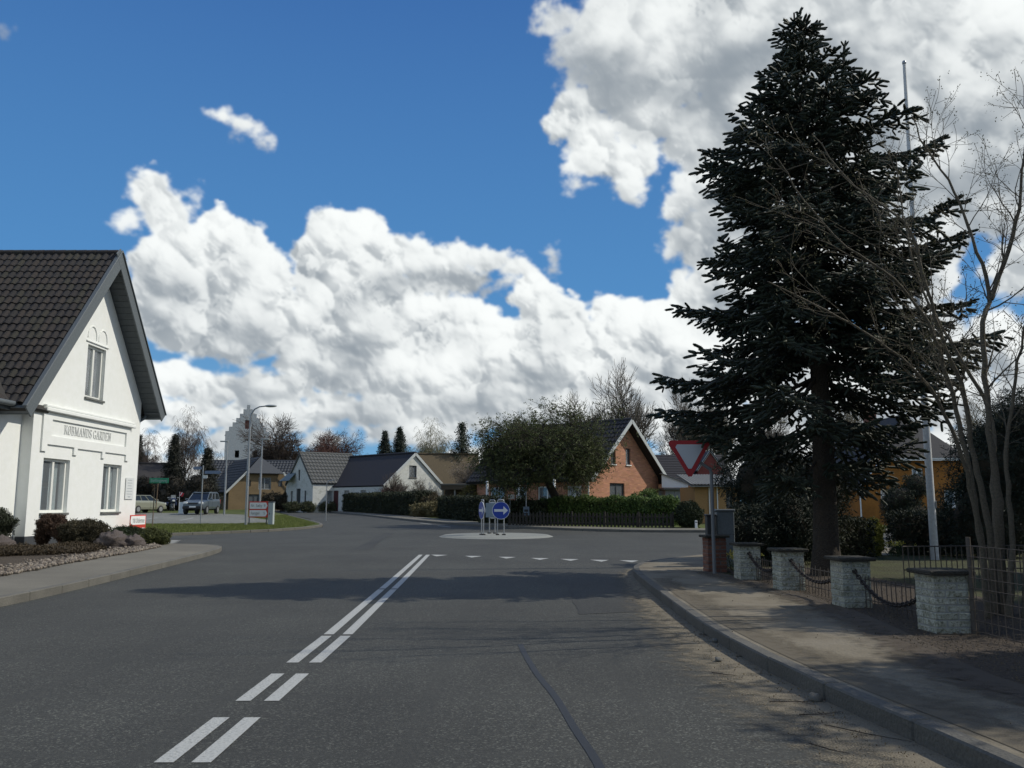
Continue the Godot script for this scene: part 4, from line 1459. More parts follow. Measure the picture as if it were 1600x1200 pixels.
	for s in range(1, 4):
		var a := Vector3(spots[s][0] + 0.1, 0.12, -spots[s][1] + 0.17)
		var b := Vector3(spots[s + 1][0] + 0.1, 0.12, -spots[s + 1][1] - 0.17)
		var f := thing("low_wire_fence", ["low rusty wire fence in the gap nearest the red brick pillar", "low rusty wire fence between the two middle white pillars", "low rusty wire fence beside the nearest white pillar"][s - 1], "fence", a, 0.0, "low wire fences between the pillars")
		var n := 17
		for i in n:
			var q := (b - a) * (float(i) / (n - 1))
			var k := MB.new()
			k.tube(PackedVector3Array([q - Vector3(0, 0.03, 0), q + Vector3(rng.randfn() * 0.01, 0.34 + rng.randf() * 0.04, rng.randfn() * 0.01)]), PackedFloat32Array([0.006, 0.006]), 4)
			obj("wire", k.mesh(), wire, f)
		for h in [0.1, 0.33]:
			obj("rail", bars([[Vector3(0, h, 0), b - a + Vector3(0, h, 0)]], 0.006, 4), wire, f)
	# tall mesh fence from the nearest pillar towards us
	var mesh_f := thing("mesh_fence", "rusty square wire mesh fence next to the nearest pillar", "fence", Vector3(4.22, 0.12, -8.1))
	var run := Vector3(0.42, 0, 7.0)
	for i in 71:
		obj("wire", bars([[run * (i / 70.0) - Vector3(0, 0.04, 0), run * (i / 70.0) + Vector3(0, 0.80, 0)]], 0.0035, 4), wire, mesh_f)
	for j in 9:
		obj("wire", bars([[Vector3(0, 0.04 + j * 0.095, 0), run + Vector3(0, 0.04 + j * 0.095, 0)]], 0.0035, 4), wire, mesh_f)
	for k in 4:
		obj("post", bars([[run * (k / 3.0) + Vector3(0.02, -0.1, 0), run * (k / 3.0) + Vector3(0.02, 0.88, 0)]], 0.022, 8), wire, mesh_f)
	# garden railing farther in
	var rail := thing("garden_railing", "dark upright railing in the shaded garden behind the pillars", "railing", Vector3(6.0, 0.11, -13.4))
	for i in 24:
		obj("upright", bars([[Vector3(i * 0.09, -0.03, -i * 0.015), Vector3(i * 0.09, 0.56, -i * 0.015)]], 0.008, 5), wire, rail)
	for h in [0.2, 0.55]:
		obj("rail", bars([[Vector3(0, h, 0), Vector3(2.07, h, -0.345)]], 0.01, 5), wire, rail)

func profile(table: Array, h: float, side: int) -> float:
	for i in table.size() - 1:
		if h <= table[i + 1][0]:
			return lerpf(table[i][side], table[i + 1][side], clampf((h - table[i][0]) / (table[i + 1][0] - table[i][0]), 0.0, 1.0))
	return table[-1][side]

func needle_shoot(long: float, rad: float, seed_: int) -> ArrayMesh:
	# one shoot along +y, thick with needles
	var r := RandomNumberGenerator.new()
	r.seed = seed_
	var b := MB.new()
	b.tube(PackedVector3Array([Vector3.ZERO, Vector3(0, long * 0.3, 0), Vector3(0, long * 0.85, 0), Vector3(0, long, 0)]), PackedFloat32Array([rad * 0.4, rad * 0.62, rad * 0.58, rad * 0.2]), 6, false)
	for i in 34:
		var y := long * (0.04 + 0.94 * i / 34.0)
		var a := r.randf() * TAU
		var e := Vector3(cos(a), 0, sin(a))
		var tip := Vector3(0, y + rad * 0.55, 0) + e * rad * r.randf_range(0.8, 1.15)
		var s := e.cross(Vector3.UP) * 0.0045
		b.tri(Vector3(0, y, 0) + s, tip, Vector3(0, y, 0) - s)
	return b.mesh()

func along_y(d: Vector3, s: float, spin: float) -> Basis:
	var y := d.normalized()
	var x := y.cross(Vector3(0.31, 0.2, 0.93)).normalized()
	return Basis(x, y, x.cross(y)).rotated(y, spin).scaled(Vector3.ONE * s)

func build_spruce() -> void:
	var r := RandomNumberGenerator.new()
	r.seed = 812
	var tree := thing("spruce_tree", "tall dark spruce standing behind the white pillars", "tree", Vector3(5.3, 0.1, -14.8))
	var trunk := MB.new()
	var tp := PackedVector3Array()
	var tr := PackedFloat32Array()
	for i in 16:
		var f := i / 15.0
		tp.append(Vector3(0.06 * sin(f * 5.0), -0.15 + 10.4 * f, 0.04 * cos(f * 4.0)))
		tr.append(lerpf(0.235, 0.015, pow(f, 0.85)) + (0.06 if i == 0 else 0.0))
	trunk.tube(tp, tr, 14)
	trunk.tube(PackedVector3Array([Vector3(0.2, 7.6, 0), Vector3(0.62, 8.3, 0.1), Vector3(0.74, 9.0, 0.1), Vector3(0.78, 9.55, 0.1)]), PackedFloat32Array([0.06, 0.05, 0.03, 0.012]), 6)
	obj("trunk", trunk.mesh(), mat("spruce bark", Color(0.085, 0.068, 0.05), 0.95, grain(55, 0.03, 5, Color(0.4, 0.4, 0.4), Color(1, 1, 1), 512), 1.2, rough_bump, 3.0), tree)
	# height, reach to the left, to the right
	var table := [[1.5, 1.4, 1.2], [2.27, 1.8, 2.1], [2.93, 2.5, 2.9], [3.57, 3.15, 2.7], [4.17, 1.95, 2.5], [4.92, 2.2, 2.5], [5.68, 1.65, 3.1], [6.3, 1.7, 2.1], [7.05, 2.3, 2.0], [7.6, 1.5, 1.75], [8.08, 1.5, 1.6], [8.7, 0.85, 1.05], [9.2, 0.62, 0.5], [9.7, 0.34, 0.26], [10.2, 0.1, 0.1]]
	var wood := MB.new()
	var where: Array[Transform3D] = []
	var tint := PackedColorArray()
	var dark := Color(0.016, 0.024, 0.014)
	var light := Color(0.042, 0.056, 0.032)
	var put := func(p: Vector3, d: Vector3, s: float) -> void:
		where.append(Transform3D(along_y(d, s, r.randf() * TAU), p))
		tint.append(tone(r, dark, light))
	var h := 1.75
	var whorl := 0
	while h < 10.15:
		var low := h < 3.3
		var n := 6 if low else 7
		if h > 9.2: n = 5
		for k in n:
			var az := TAU * (k + r.randf_range(-0.3, 0.3)) / n + whorl * 1.1
			var ht := h + r.randf_range(-0.15, 0.15)
			var lr := profile(table, ht, 1)
			var rr := profile(table, ht, 2)
			var side := cos(az)
			var reach := lerpf(rr, lr, 0.5 - 0.5 * side) if absf(side) > 0.6 else (lr + rr) * 0.5 * 0.92
			if r.randf() < 0.08: continue
			reach *= r.randf_range(0.58, 1.1)
			if low and sin(az) > 0.2 and cos(az) > -0.3: reach *= 0.55
			var drop := lerpf(0.75, -0.30, clampf((ht - 2.0) / 7.0, 0.0, 1.0)) * minf(reach, 2.4) * 0.36
			var out := Vector3(cos(az), 0, sin(az))
			var root := Vector3(0, minf(ht + drop * 0.85, 9.9), 0)
			var pts := PackedVector3Array()
			var rad := PackedFloat32Array()
			var m := 7
			for i in m:
				var f := float(i) / (m - 1)
				pts.append(root + out * reach * f + Vector3(0, -drop * 1.25 * sin(f * PI * 0.62) + (0.16 * f * f * reach * 0.5), 0) + Vector3(r.randfn(), r.randfn(), r.randfn()) * 0.02 * f * reach)
				rad.append(lerpf(0.035, 0.007, f) * clampf(reach / 2.0, 0.35, 1.2))
			wood.tube(pts, rad, 5, false)
			var t := 0.16 if not low else 0.30
			var alt := 1.0
			while t < 1.0:
				var fi := t * (m - 1)
				var j := mini(int(fi), m - 2)
				var o := pts[j].lerp(pts[j + 1], fi - j)
				var ax := (pts[j + 1] - pts[j]).normalized()
				var sd := ax.cross(Vector3.UP).normalized() * alt
				alt = -alt
				var tl := clampf(0.50 * (1.0 - t) * reach + 0.20, 0.2, 0.85) * r.randf_range(0.7, 1.15)
				if t < 0.35: tl *= 0.75
				var td := (ax * 0.75 + sd * 0.8 + Vector3(0, -0.34 + 0.16 * r.randfn(), 0)).normalized()
				if tl > 0.4:
					wood.tube(PackedVector3Array([o, o + td * tl]), PackedFloat32Array([0.009, 0.005]), 3, false)
				var q := 0.0
				var flip := 1.0
				while q < tl:
					var p := o + td * q + Vector3(0, -0.28 * q * q, 0)
					var sd2 := td.cross(Vector3.UP).normalized() * flip
					flip = -flip
					put.call(p, (td * 0.8 + sd2 * 0.75 + Vector3(0, r.randfn() * 0.28 + (0.45 if ht > 7.3 else 0.0), 0)), r.randf_range(0.75, 1.15))
					if r.randf() < 0.55:
						put.call(p, (td + Vector3(r.randfn() * 0.3, r.randfn() * 0.3 - (0.5 if r.randf() < 0.4 else -0.1), r.randfn() * 0.3)), r.randf_range(0.7, 1.1))
					q += 0.105
				put.call(o + td * tl, td, r.randf_range(0.8, 1.2))
				t += 0.062 / maxf(reach, 0.5) * (1.0 if t > 0.4 else 1.5)
			put.call(pts[m - 1], pts[m - 1] - pts[m - 2], 1.2)
		h += 0.42 if low else 0.32
		whorl += 1
	# leaders at the top
	for l in [[Vector3(0, 9.5, 0), Vector3(0.02, 10.3, 0)], [Vector3(0.74, 8.7, 0.1), Vector3(0.8, 9.6, 0.1)]]:
		for i in 9:
			var p: Vector3 = l[0].lerp(l[1], i / 9.0)
			for k in 3:
				put.call(p, Vector3(r.randfn() * 0.5, 0.7, r.randfn() * 0.5), 0.8)
	obj("branches", wood.mesh(), mats["bark"], tree)
	var nm := leafy("spruce needles", 0.0)
	nm.roughness = 0.6
	multi("crown", needle_shoot(0.165, 0.036, 5), nm, where, tint, tree)
	print("spruce shoots ", where.size())

func build_bare_stems() -> void:
	var stems := [
		[Vector3(5.11, 0.05, -9.40), Vector3(5.07, 0.81, -9.40), Vector3(4.94, 1.63, -9.30), Vector3(4.77, 2.45, -9.20), Vector3(4.46, 3.19, -9.00), Vector3(4.05, 3.63, -8.80), Vector3(3.51, 3.91, -8.60), Vector3(3.10, 4.29, -8.50), Vector3(2.73, 4.80, -8.40)],
		[Vector3(5.22, 0.05, -9.50), Vector3(5.21, 1.08, -9.50), Vector3(5.10, 1.92, -9.50), Vector3(4.96, 2.62, -9.40), Vector3(4.69, 3.32, -9.30), Vector3(4.52, 3.88, -9.20), Vector3(4.38, 4.39, -9.20), Vector3(3.84, 4.91, -9.30), Vector3(3.47, 5.53, -9.40)],
		[Vector3(5.35, 0.05, -9.60), Vector3(5.39, 1.22, -9.60), Vector3(5.41, 2.22, -9.70), Vector3(5.47, 2.98, -9.80), Vector3(5.49, 3.43, -9.80), Vector3(5.64, 3.70, -9.90), Vector3(5.56, 4.23, -9.90), Vector3(5.37, 5.06, -10.00), Vector3(5.07, 5.76, -10.10), Vector3(4.98, 6.10, -10.10)],
		[Vector3(5.64, 3.70, -9.90), Vector3(5.82, 4.07, -9.90), Vector3(6.00, 4.67, -9.80), Vector3(6.13, 5.39, -9.80), Vector3(6.30, 6.04, -9.80)],
		[Vector3(5.24, 0.05, -9.30), Vector3(5.29, 1.09, -9.20), Vector3(5.23, 1.76, -9.10), Vector3(5.32, 2.56, -9.00), Vector3(5.50, 3.37, -8.90), Vector3(5.70, 4.04, -8.80)],
		[Vector3(4.96, 0.05, -9.20), Vector3(4.82, 1.22, -9.00), Vector3(4.54, 2.01, -8.80), Vector3(4.15, 2.57, -8.60), Vector3(3.63, 2.93, -8.40), Vector3(3.00, 3.21, -8.20), Vector3(2.48, 3.44, -8.10)],
		[Vector3(5.50, 0.05, -9.90), Vector3(5.63, 1.51, -10.10), Vector3(5.78, 2.36, -10.30), Vector3(5.51, 3.08, -10.40), Vector3(5.21, 3.83, -10.50), Vector3(5.02, 4.58, -10.50), Vector3(4.98, 5.72, -10.60)]]
	var base := Vector3(5.2, 0.1, -9.5)
	var tree := thing("bare_tree", "leafless tree of many leaning stems behind the wire mesh fence", "tree", base)
	var r := RandomNumberGenerator.new()
	r.seed = 64
	var wood := mat("lichen bark", Color(0.19, 0.16, 0.12), 0.95, grain(57, 0.03, 5, Color(0.4, 0.42, 0.36), Color(1, 1, 1), 512), 2.0, rough_bump, 1.5)
	var twigs := MB.new()
	var tips := PackedVector3Array()
	var rule := {"ratio": 0.62, "spread": 0.75, "kids": [3, 3, 2], "levels": 3, "lift": 0.08, "wobble": 0.16, "thin": 0.0028, "hang": -0.03, "from": 0.3}
	for s in stems.size():
		var c := Curve3D.new()
		c.bake_interval = 0.05
		for i in stems[s].size():
			var a: Vector3 = stems[s][maxi(i - 1, 0)]
			var e: Vector3 = stems[s][mini(i + 1, stems[s].size() - 1)]
			c.add_point(stems[s][i] - base, -(e - a) / 6.0, (e - a) / 6.0)
		var len := c.get_baked_length()
		var n := int(len / 0.16)
		var pts := PackedVector3Array()
		var rad := PackedFloat32Array()
		var thick: float = [0.042, 0.046, 0.060, 0.036, 0.040, 0.036, 0.040][s]
		for i in n + 1:
			var f := float(i) / n
			pts.append(c.sample_baked(f * len) + Vector3(r.randfn(), r.randfn(), r.randfn()) * 0.008)
			rad.append(lerpf(thick, 0.006, pow(f, 0.8)) * (1.0 + 0.06 * r.randfn()))
		var b := MB.new()
		b.tube(pts, rad, 8)
		obj("stem", b.mesh(), wood, tree)
		var start := 0.42 if s != 3 else 0.15
		for i in range(int(n * start), n):
			if r.randf() < 0.55:
				var ax := (pts[i + 1] - pts[i]).normalized()
				var sd := ax.cross(Vector3(r.randfn(), r.randfn(), r.randfn())).normalized()
				var sp := r.randf_range(0.5, 1.0)
				grow(twigs, twigs, tips, pts[i], (ax * cos(sp) + sd * sin(sp) + Vector3(0, 0.25, 0)).normalized(), r.randf_range(0.25, 0.6), maxf(rad[i] * 0.4, 0.0055), 1, rule, r)
	obj("twigs", twigs.mesh(), wood, tree)
	# swelling buds at the twig ends
	var where: Array[Transform3D] = []
	var tint := PackedColorArray()
	for t in tips:
		for k in 3:
			where.append(Transform3D(any_turn(r, r.randf_range(0.5, 1.0)), t + Vector3(r.randfn(), r.randfn(), r.randfn()) * 0.03 * k))
			tint.append(tone(r, Color(0.10, 0.085, 0.045), Color(0.16, 0.15, 0.07)))
	multi("buds", spray(2, 0.03, 0.014, 8), leafy("buds", 0.2), where, tint, tree)
	obj("old_stump", bars([[Vector3(0.2, -0.1, 0.25), Vector3(0.28, 1.0, 0.35)]], 0.07, 9), wood, tree)

func build_yield_sign() -> void:
	var s := thing("give_way_sign", "red and white give-way triangle on a bent grey post", "sign", Vector3(3.47, 0.11, -15.0))
	var pole := MB.new()
	pole.tube(PackedVector3Array([Vector3(0, -0.1, 0), Vector3(0, 1.72, 0), Vector3(-0.02, 1.80, 0.0), Vector3(-0.28, 1.97, 0.02)]), PackedFloat32Array([0.03, 0.03, 0.03, 0.026]), 10)
	obj("post", pole.mesh(), mat("painted post", Color(0.15, 0.16, 0.165), 0.6), s)
	var c := Vector3(-0.385, 2.07, 0.07)
	var tri := func(k: float) -> PackedVector2Array:
		var p := PackedVector2Array()
		for i in 3:
			var a := PI / 2.0 + PI + TAU * i / 3.0
			var corner := Vector2(cos(a), sin(a)) * 0.40 * k
			var t := Vector2(-sin(a), cos(a)) * 0.028
			p.append(corner - t)
			p.append(corner + t)
		return p
	var rb := MB.new()
	rb.plate(tri.call(1.0), 0.02, Transform3D(Basis.IDENTITY, c))
	obj("border", rb.mesh(), mat("sign red film", Color(0.36, 0.016, 0.02), 0.6), s)
	var wb := MB.new()
	wb.plate(tri.call(0.66), 0.004, Transform3D(Basis.IDENTITY, c + Vector3(0, 0, 0.005)))
	obj("face", wb.mesh(), mat("sign white film", Color(0.50, 0.52, 0.53), 0.6), s)
	obj("clamp", boxed(Vector3(-0.30, 1.96, 0.035), Vector3(0.09, 0.06, 0.05), 0.008), mats["dark steel"], s)
	# cable cabinets behind the brick pillar
	var cab := thing("cable_cabinet", "blue-grey cable cabinet behind the red brick pillar", "cabinet", Vector3(4.15, 0.11, -17.0))
	obj("body", boxed(Vector3(0, 0.52, 0), Vector3(0.34, 1.06, 0.26), 0.012), mat("cabinet blue grey", Color(0.16, 0.19, 0.21), 0.55, patchy_fine, 1.2), cab)
	obj("lid", boxed(Vector3(0, 1.075, 0), Vector3(0.38, 0.05, 0.30), 0.012), mat("cabinet lid", Color(0.12, 0.14, 0.155), 0.6), cab)
	obj("door_seam", boxed(Vector3(0, 0.62, 0.1315), Vector3(0.33, 0.006, 0.003)), mats["black"], cab)
	var cab2 := thing("cable_cabinet", "narrow black cable cabinet beside the blue-grey one", "cabinet", Vector3(3.86, 0.11, -16.9))
	obj("body", boxed(Vector3(0, 0.48, 0), Vector3(0.17, 0.98, 0.2), 0.01), mat("cabinet black", Color(0.022, 0.026, 0.03), 0.6), cab2)
	obj("lid", boxed(Vector3(0, 0.985, 0), Vector3(0.2, 0.04, 0.23), 0.01), mat("cabinet black", Color(0.022, 0.026, 0.03), 0.6), cab2)

func build_orange_house() -> void:
	var wallm := mottle(mat("orange plaster", Color(0.44, 0.185, 0.035), 0.9, patchy_fine, 0.3, rough_bump, 0.5), patchy, 0.15)
	var dark := mat("dark slate", Color(0.032, 0.033, 0.037), 0.8, patchy_fine, 0.8, rough_bump, 0.8)
	var white: Material = mats["white paint"]
	var h := thing("orange_house", "orange plastered house with dark half-hipped roof behind the spruce", "house", at(21.9, 46.0, 0.1))
	var o := Vector3(-3.3, 0, 0)
	var wins := [Rect2(1.02, 0.95, 1.15, 0.9), Rect2(2.75, 2.45, 0.6, 0.55), Rect2(4.4, 0.95, 1.15, 0.9)]
	var gable := outline([[0, -0.1], [6.6, -0.1], [6.6, 2.3], [5.5, 3.55], [1.1, 3.55], [0, 2.3]])
	obj("gable_wall", wall_mesh(o, Vector3.RIGHT, gable, wins, 0.3), wallm, h)
	obj("side_wall", wall_mesh(Vector3(-3.298, 0, -12), Vector3(0, 0, 1), outline([[0, -0.1], [11.7, -0.1], [11.7, 2.25], [0, 2.25]]), [], 0.3), wallm, h)
	obj("side_wall", wall_mesh(Vector3(3.298, 0, -0.3), Vector3(0, 0, -1), outline([[0, -0.1], [11.7, -0.1], [11.7, 2.25], [0, 2.25]]), [], 0.3), wallm, h)
	obj("rear_wall", wall_mesh(Vector3(3.3, 0, -12), Vector3.LEFT, outline([[0, -0.1], [6.6, -0.1], [6.6, 2.3], [3.3, 6.0], [0, 2.3]]), [], 0.3), wallm, h)
	for w in 3:
		window(h, "window", o, Vector3.RIGHT, wins[w], 0.1, white, mats["glass"], 2, 3 if w != 1 else 1, 0.07, white)
	# roof: two slopes and the small hip over the gable
	var ry := 6.1
	obj("roof_slope", slab_mesh(Vector3(-3.7, 1.95, 0.35), Vector3(-3.7, 1.95, -12.3), Vector3(0, ry, -12.3), Vector3(0, ry, -1.9), 0.14), dark, h)
	obj("roof_slope", slab_mesh(Vector3(3.7, 1.95, 0.35), Vector3(3.7, 1.95, -12.3), Vector3(0, ry, -12.3), Vector3(0, ry, -1.9), 0.14), dark, h)
	var hip := MB.new()
	hip.tri_out(Vector3(-2.27, 3.56, 0.42), Vector3(2.27, 3.56, 0.42), Vector3(0, ry + 0.02, -1.9), Vector3(0, 1, 1))
	hip.tri_out(Vector3(-2.27, 3.46, 0.40), Vector3(2.27, 3.46, 0.40), Vector3(0, ry - 0.1, -1.95), Vector3(0, -1, -1))
	obj("hip", hip.mesh(), dark, h)
	obj("eave_board", boxed(Vector3(0, 3.47, 0.36), Vector3(4.4, 0.16, 0.05), 0.01), white, h)
	for sg in [-1.0, 1.0]:
		obj("barge_board", boxed(Vector3(sg * 2.95, 2.68, 0.36), Vector3(0.05, 0.2, 2.25), 0.01, facing(Vector3(sg * 3.7, 1.83, 0), Vector3(sg * 2.25, 3.45, 0), Vector3(0, 0, 1))), white, h)
	obj("drain_pipe", bars([[Vector3(-3.42, -0.1, 0.1), Vector3(-3.42, 2.0, 0.1)]], 0.04, 8), white, h)
	obj("chimney", boxed(Vector3(0.3, 6.2, -7.0), Vector3(0.6, 1.3, 0.6), 0.02), mat("chimney brick", Color(0.2, 0.09, 0.06), 0.9, patchy_fine, 1.0), h)
	# dim grey outbuilding at the right edge
	var shed := thing("outbuilding", "dark grey outbuilding at the right edge behind the leafless tree", "shed", Vector3(20.4, 0.1, -27.0))
	var grey := mat("dark boards", Color(0.055, 0.060, 0.066), 0.85, patchy_fine, 0.6)
	for k in 20:
		obj("board", boxed(Vector3(-1.9 + k * 0.2, 1.3, 0), Vector3(0.188, 2.7, 0.03 + 0.008 * (k % 2))), grey, shed)
	obj("wall", boxed(Vector3(0, 1.3, -2.55), Vector3(3.98, 2.7, 5.0)), grey, shed)
	obj("roof_slope", slab_mesh(Vector3(-2.4, 2.45, 0.4), Vector3(-2.4, 2.45, -5.4), Vector3(0, 4.3, -5.4), Vector3(0, 4.3, 0.4), 0.12), dark, shed)
	obj("roof_slope", slab_mesh(Vector3(2.4, 2.45, 0.4), Vector3(2.4, 2.45, -5.4), Vector3(0, 4.3, -5.4), Vector3(0, 4.3, 0.4), 0.12), dark, shed)
	var gb := MB.new()
	gb.plate(outline([[-1.98, 2.64], [1.98, 2.64], [0, 4.15]]), 0.1, Transform3D(Basis.IDENTITY, Vector3(0, 0, 0.0)))
	obj("gable_boards", gb.mesh(), grey, shed)
	# flagpole
	var pole := thing("flagpole", "tall white flagpole rising past the right side of the spruce", "flagpole", Vector3(9.2, 0.1, -19.0))
	var pm := MB.new()
	pm.tube(PackedVector3Array([Vector3(0, -0.2, 0), Vector3(0, 5.5, 0), Vector3(0.06, 11.5, 0)]), PackedFloat32Array([0.085, 0.068, 0.035]), 12)
	obj("mast", pm.mesh(), mat("pole white", Color(0.70, 0.71, 0.69), 0.6, patchy_fine, 0.7), pole)
	obj("cleat", boxed(Vector3(0.07, 1.2, 0.05), Vector3(0.03, 0.16, 0.04), 0.006), mats["steel"], pole)
	var kb := MB.new()
	kb.lump(Vector3(0.06, 11.53, 0), Vector3(0.05, 0.06, 0.05), lump_noise, 0.0, 6, 8)
	obj("knob", kb.mesh(), mats["steel"], pole)

func shrub(called: String, label: String, where: Vector3, lumps: Array, count: int, leaf: Mesh, dark: Color, light: Color, seed_: int, group := "", back := 0.2, rough := 0.25) -> Node3D:
	var s := thing(called, label, "shrub", where, 0.0, group)
	bush(s, lumps, count, leaf, leafy("leaf %.2f" % back, back), dark, light, seed_, mats["twig core"], rough)
	return s

func build_right_garden() -> void:
	var needle := spray(7, 0.10, 0.022, 61)
	var leaf := spray(5, 0.07, 0.035, 62)
	var d1 := Color(0.010, 0.018, 0.010)
	var l1 := Color(0.030, 0.045, 0.026)
	shrub("evergreen_shrub", "tall dark evergreen shrub left of the spruce trunk", at(6.0, 19.2, 0.1), [[Vector3(0, 0.9, 0), Vector3(1.2, 1.1, 1.1)], [Vector3(-0.4, 1.7, 0.1), Vector3(0.95, 0.9, 0.9)], [Vector3(0.7, 1.5, -0.1), Vector3(0.9, 1.0, 0.9)]], 5200, needle, d1, l1, 71, "evergreens under the spruce", 0.05)
	shrub("evergreen_shrub", "low dark evergreen shrub by the cable cabinets", at(5.0, 17.6, 0.1), [[Vector3(0, 0.55, 0), Vector3(0.75, 0.65, 0.7)], [Vector3(0.6, 0.7, 0), Vector3(0.6, 0.7, 0.6)]], 3000, needle, d1, l1, 72, "evergreens under the spruce", 0.05)
	shrub("evergreen_shrub", "dark cloud-shaped evergreen in front of the orange house", at(15.6, 34.0, 0.1), [[Vector3(0, 0.7, 0), Vector3(0.9, 0.75, 0.8)], [Vector3(-0.3, 1.45, 0), Vector3(0.75, 0.55, 0.7)], [Vector3(0.35, 1.95, 0), Vector3(0.55, 0.5, 0.5)]], 3200, leaf, d1, Color(0.04, 0.05, 0.02), 73, "", 0.1)
	shrub("brown_shrub", "round brownish bare shrub before the window of the orange house", at(19.4, 43.5, 0.1), [[Vector3(0, 1.0, 0), Vector3(0.85, 1.0, 0.8)]], 1800, leaf, Color(0.05, 0.035, 0.02), Color(0.10, 0.075, 0.04), 74)
	shrub("golden_shrub", "clipped yellow-green shrub beside the orange house", at(8.5, 20.5, 0.1), [[Vector3(0, 0.3, 0), Vector3(0.20, 0.36, 0.22)], [Vector3(0.02, 0.58, 0), Vector3(0.19, 0.26, 0.2)]], 1800, leaf, Color(0.13, 0.14, 0.02), Color(0.26, 0.25, 0.04), 75, "", 0.3)
	var rows := [[5.0, 18.7, 8.1, 20.3, "low brown-green hedge behind the spruce trunk"], [9.3, 20.9, 15.0, 22.6, "dark hedge behind the flagpole foot"], [15.2, 22.7, 27.0, 23.7, "dark hedge running out of view on the right"]]
	for k in 3:
		var q: Array = rows[k]
		var mid := at((q[0] + q[2]) * 0.5, (q[1] + q[3]) * 0.5, 0.1)
		var hd := thing("garden_hedge", q[4], "hedge", mid, atan2(q[3] - q[1], q[2] - q[0]), "hedges along the side street")
		var long := Vector2(q[2] - q[0], q[3] - q[1]).length()
		hedge(hd, long, [0.85, 1.0, 1.15][k], 0.8, int(long * 900), leaf, leafy("leaf 0.20", 0.2), [Color(0.022, 0.030, 0.012), d1, d1][k], [Color(0.06, 0.065, 0.03), Color(0.035, 0.045, 0.022), Color(0.035, 0.045, 0.022)][k], 76 + k, mats["twig core"])
	shrub("evergreen_shrub", "tall wide dark evergreen right of the flagpole", at(11.0, 19.9, 0.1), [[Vector3(0, 0.9, 0), Vector3(1.2, 1.1, 0.9)], [Vector3(0.3, 2.0, 0), Vector3(1.1, 1.2, 0.9)], [Vector3(0.9, 2.9, 0), Vector3(0.8, 0.9, 0.8)]], 6800, needle, d1, l1, 78, "evergreens under the spruce", 0.05)
	# daffodils
	for k in 2:
		var f := thing("daffodils", ["yellow daffodils at the foot of the blue-grey cabinet", "pale yellow flowers in the garden of the orange house"][k], "flowers", [Vector3(4.1, 0.11, -15.7), at(8.95, 20.4, 0.1)][k])
		var r := RandomNumberGenerator.new()
		r.seed = 90 + k
		var stems: Array[Transform3D] = []
		var heads: Array[Transform3D] = []
		var c1 := PackedColorArray()
		var c2 := PackedColorArray()
		for i in 46:
			var p := Vector3(r.randfn() * 0.13, 0, r.randfn() * 0.12)
			var lean := Basis(Vector3(1, 0, 0), r.randfn() * 0.2) * Basis(Vector3(0, 0, 1), r.randfn() * 0.2)
			var hgt := r.randf_range(0.24, 0.36)
			stems.append(Transform3D(lean.scaled(Vector3(1, hgt, 1)), p))
			c1.append(tone(r, Color(0.04, 0.07, 0.025), Color(0.07, 0.11, 0.04)))
			if i % 2 == 0:
				heads.append(Transform3D(any_turn(r, r.randf_range(0.8, 1.1)), p + lean * Vector3(0, hgt, 0)))
				c2.append(tone(r, Color(0.62, 0.52, 0.06), Color(0.75, 0.68, 0.2)))
		var sm := MB.new()
		sm.tube(PackedVector3Array([Vector3(0, -0.05, 0), Vector3(0, 1, 0)]), PackedFloat32Array([0.006, 0.004]), 3, false)
		multi("leaves", sm.mesh(), leafy("leaf 0.20", 0.2), stems, c1, f)
		multi("blossoms", spray(6, 0.045, 0.03, 63), leafy("petal", 0.3), heads, c2, f)
	# litter of dry leaves and twigs on the earth, and fallen twigs in the gutter
	var r2 := RandomNumberGenerator.new()
	r2.seed = 95
	var where: Array[Transform3D] = []
	var tint := PackedColorArray()
	for i in 5200:
		var d := r2.randf_range(4.5, 16.5)
		var x := 4.0 + r2.randfn() * 0.55 - (0.35 if d < 8.5 else 0.0)
		if x < 3.75 - (0.4 if d < 8.0 else 0.0) and r2.randf() < 0.93: continue
		where.append(Transform3D(Basis(Vector3.UP, r2.randf() * TAU) * Basis(Vector3.RIGHT, r2.randfn() * 0.4) * Basis.from_scale(Vector3.ONE * r2.randf_range(0.25, 0.55)), Vector3(x, 0.128, -d)))
		tint.append(tone(r2, Color(0.07, 0.053, 0.035), Color(0.17, 0.14, 0.095)))
	for i in 900:
		var d := r2.randf_range(3.5, 12.0)
		var x := 2.02 + 0.03 * absf(d - 8.5) - absf(r2.randfn()) * 0.22 - 0.05
		where.append(Transform3D(Basis(Vector3.UP, r2.randf() * TAU) * Basis.from_scale(Vector3.ONE * r2.randf_range(0.15, 0.4)), Vector3(x, 0.007, -d)))
		tint.append(tone(r2, Color(0.05, 0.036, 0.02), Color(0.16, 0.12, 0.06)))
	tag(multi("dry_leaves", spray(2, 0.04, 0.02, 64), leafy("leaf 0.20", 0.2), where, tint, self), "scattered dry leaves on the earth and along the right kerb", "", "", "stuff")
	for k in 7:
		var tw := MB.new()
		var p := Vector3([1.70, 1.78, 1.55, 1.85, 1.62, 1.88, 1.92][k], 0.012, -[5.9, 5.55, 6.9, 5.3, 4.9, 8.9, 7.6][k])
		var d := Vector3(r2.randf_range(0.5, 1.0), 0, r2.randf_range(-0.5, 0.7)).normalized()
		var l: float = [0.42, 0.3, 0.2, 0.5, 0.24, 0.16, 0.2][k]
		tw.tube(PackedVector3Array([Vector3.ZERO, d * l * 0.5 + Vector3(0, 0.004, 0.05), d * l]), PackedFloat32Array([0.0035, 0.003, 0.0015]), 5)
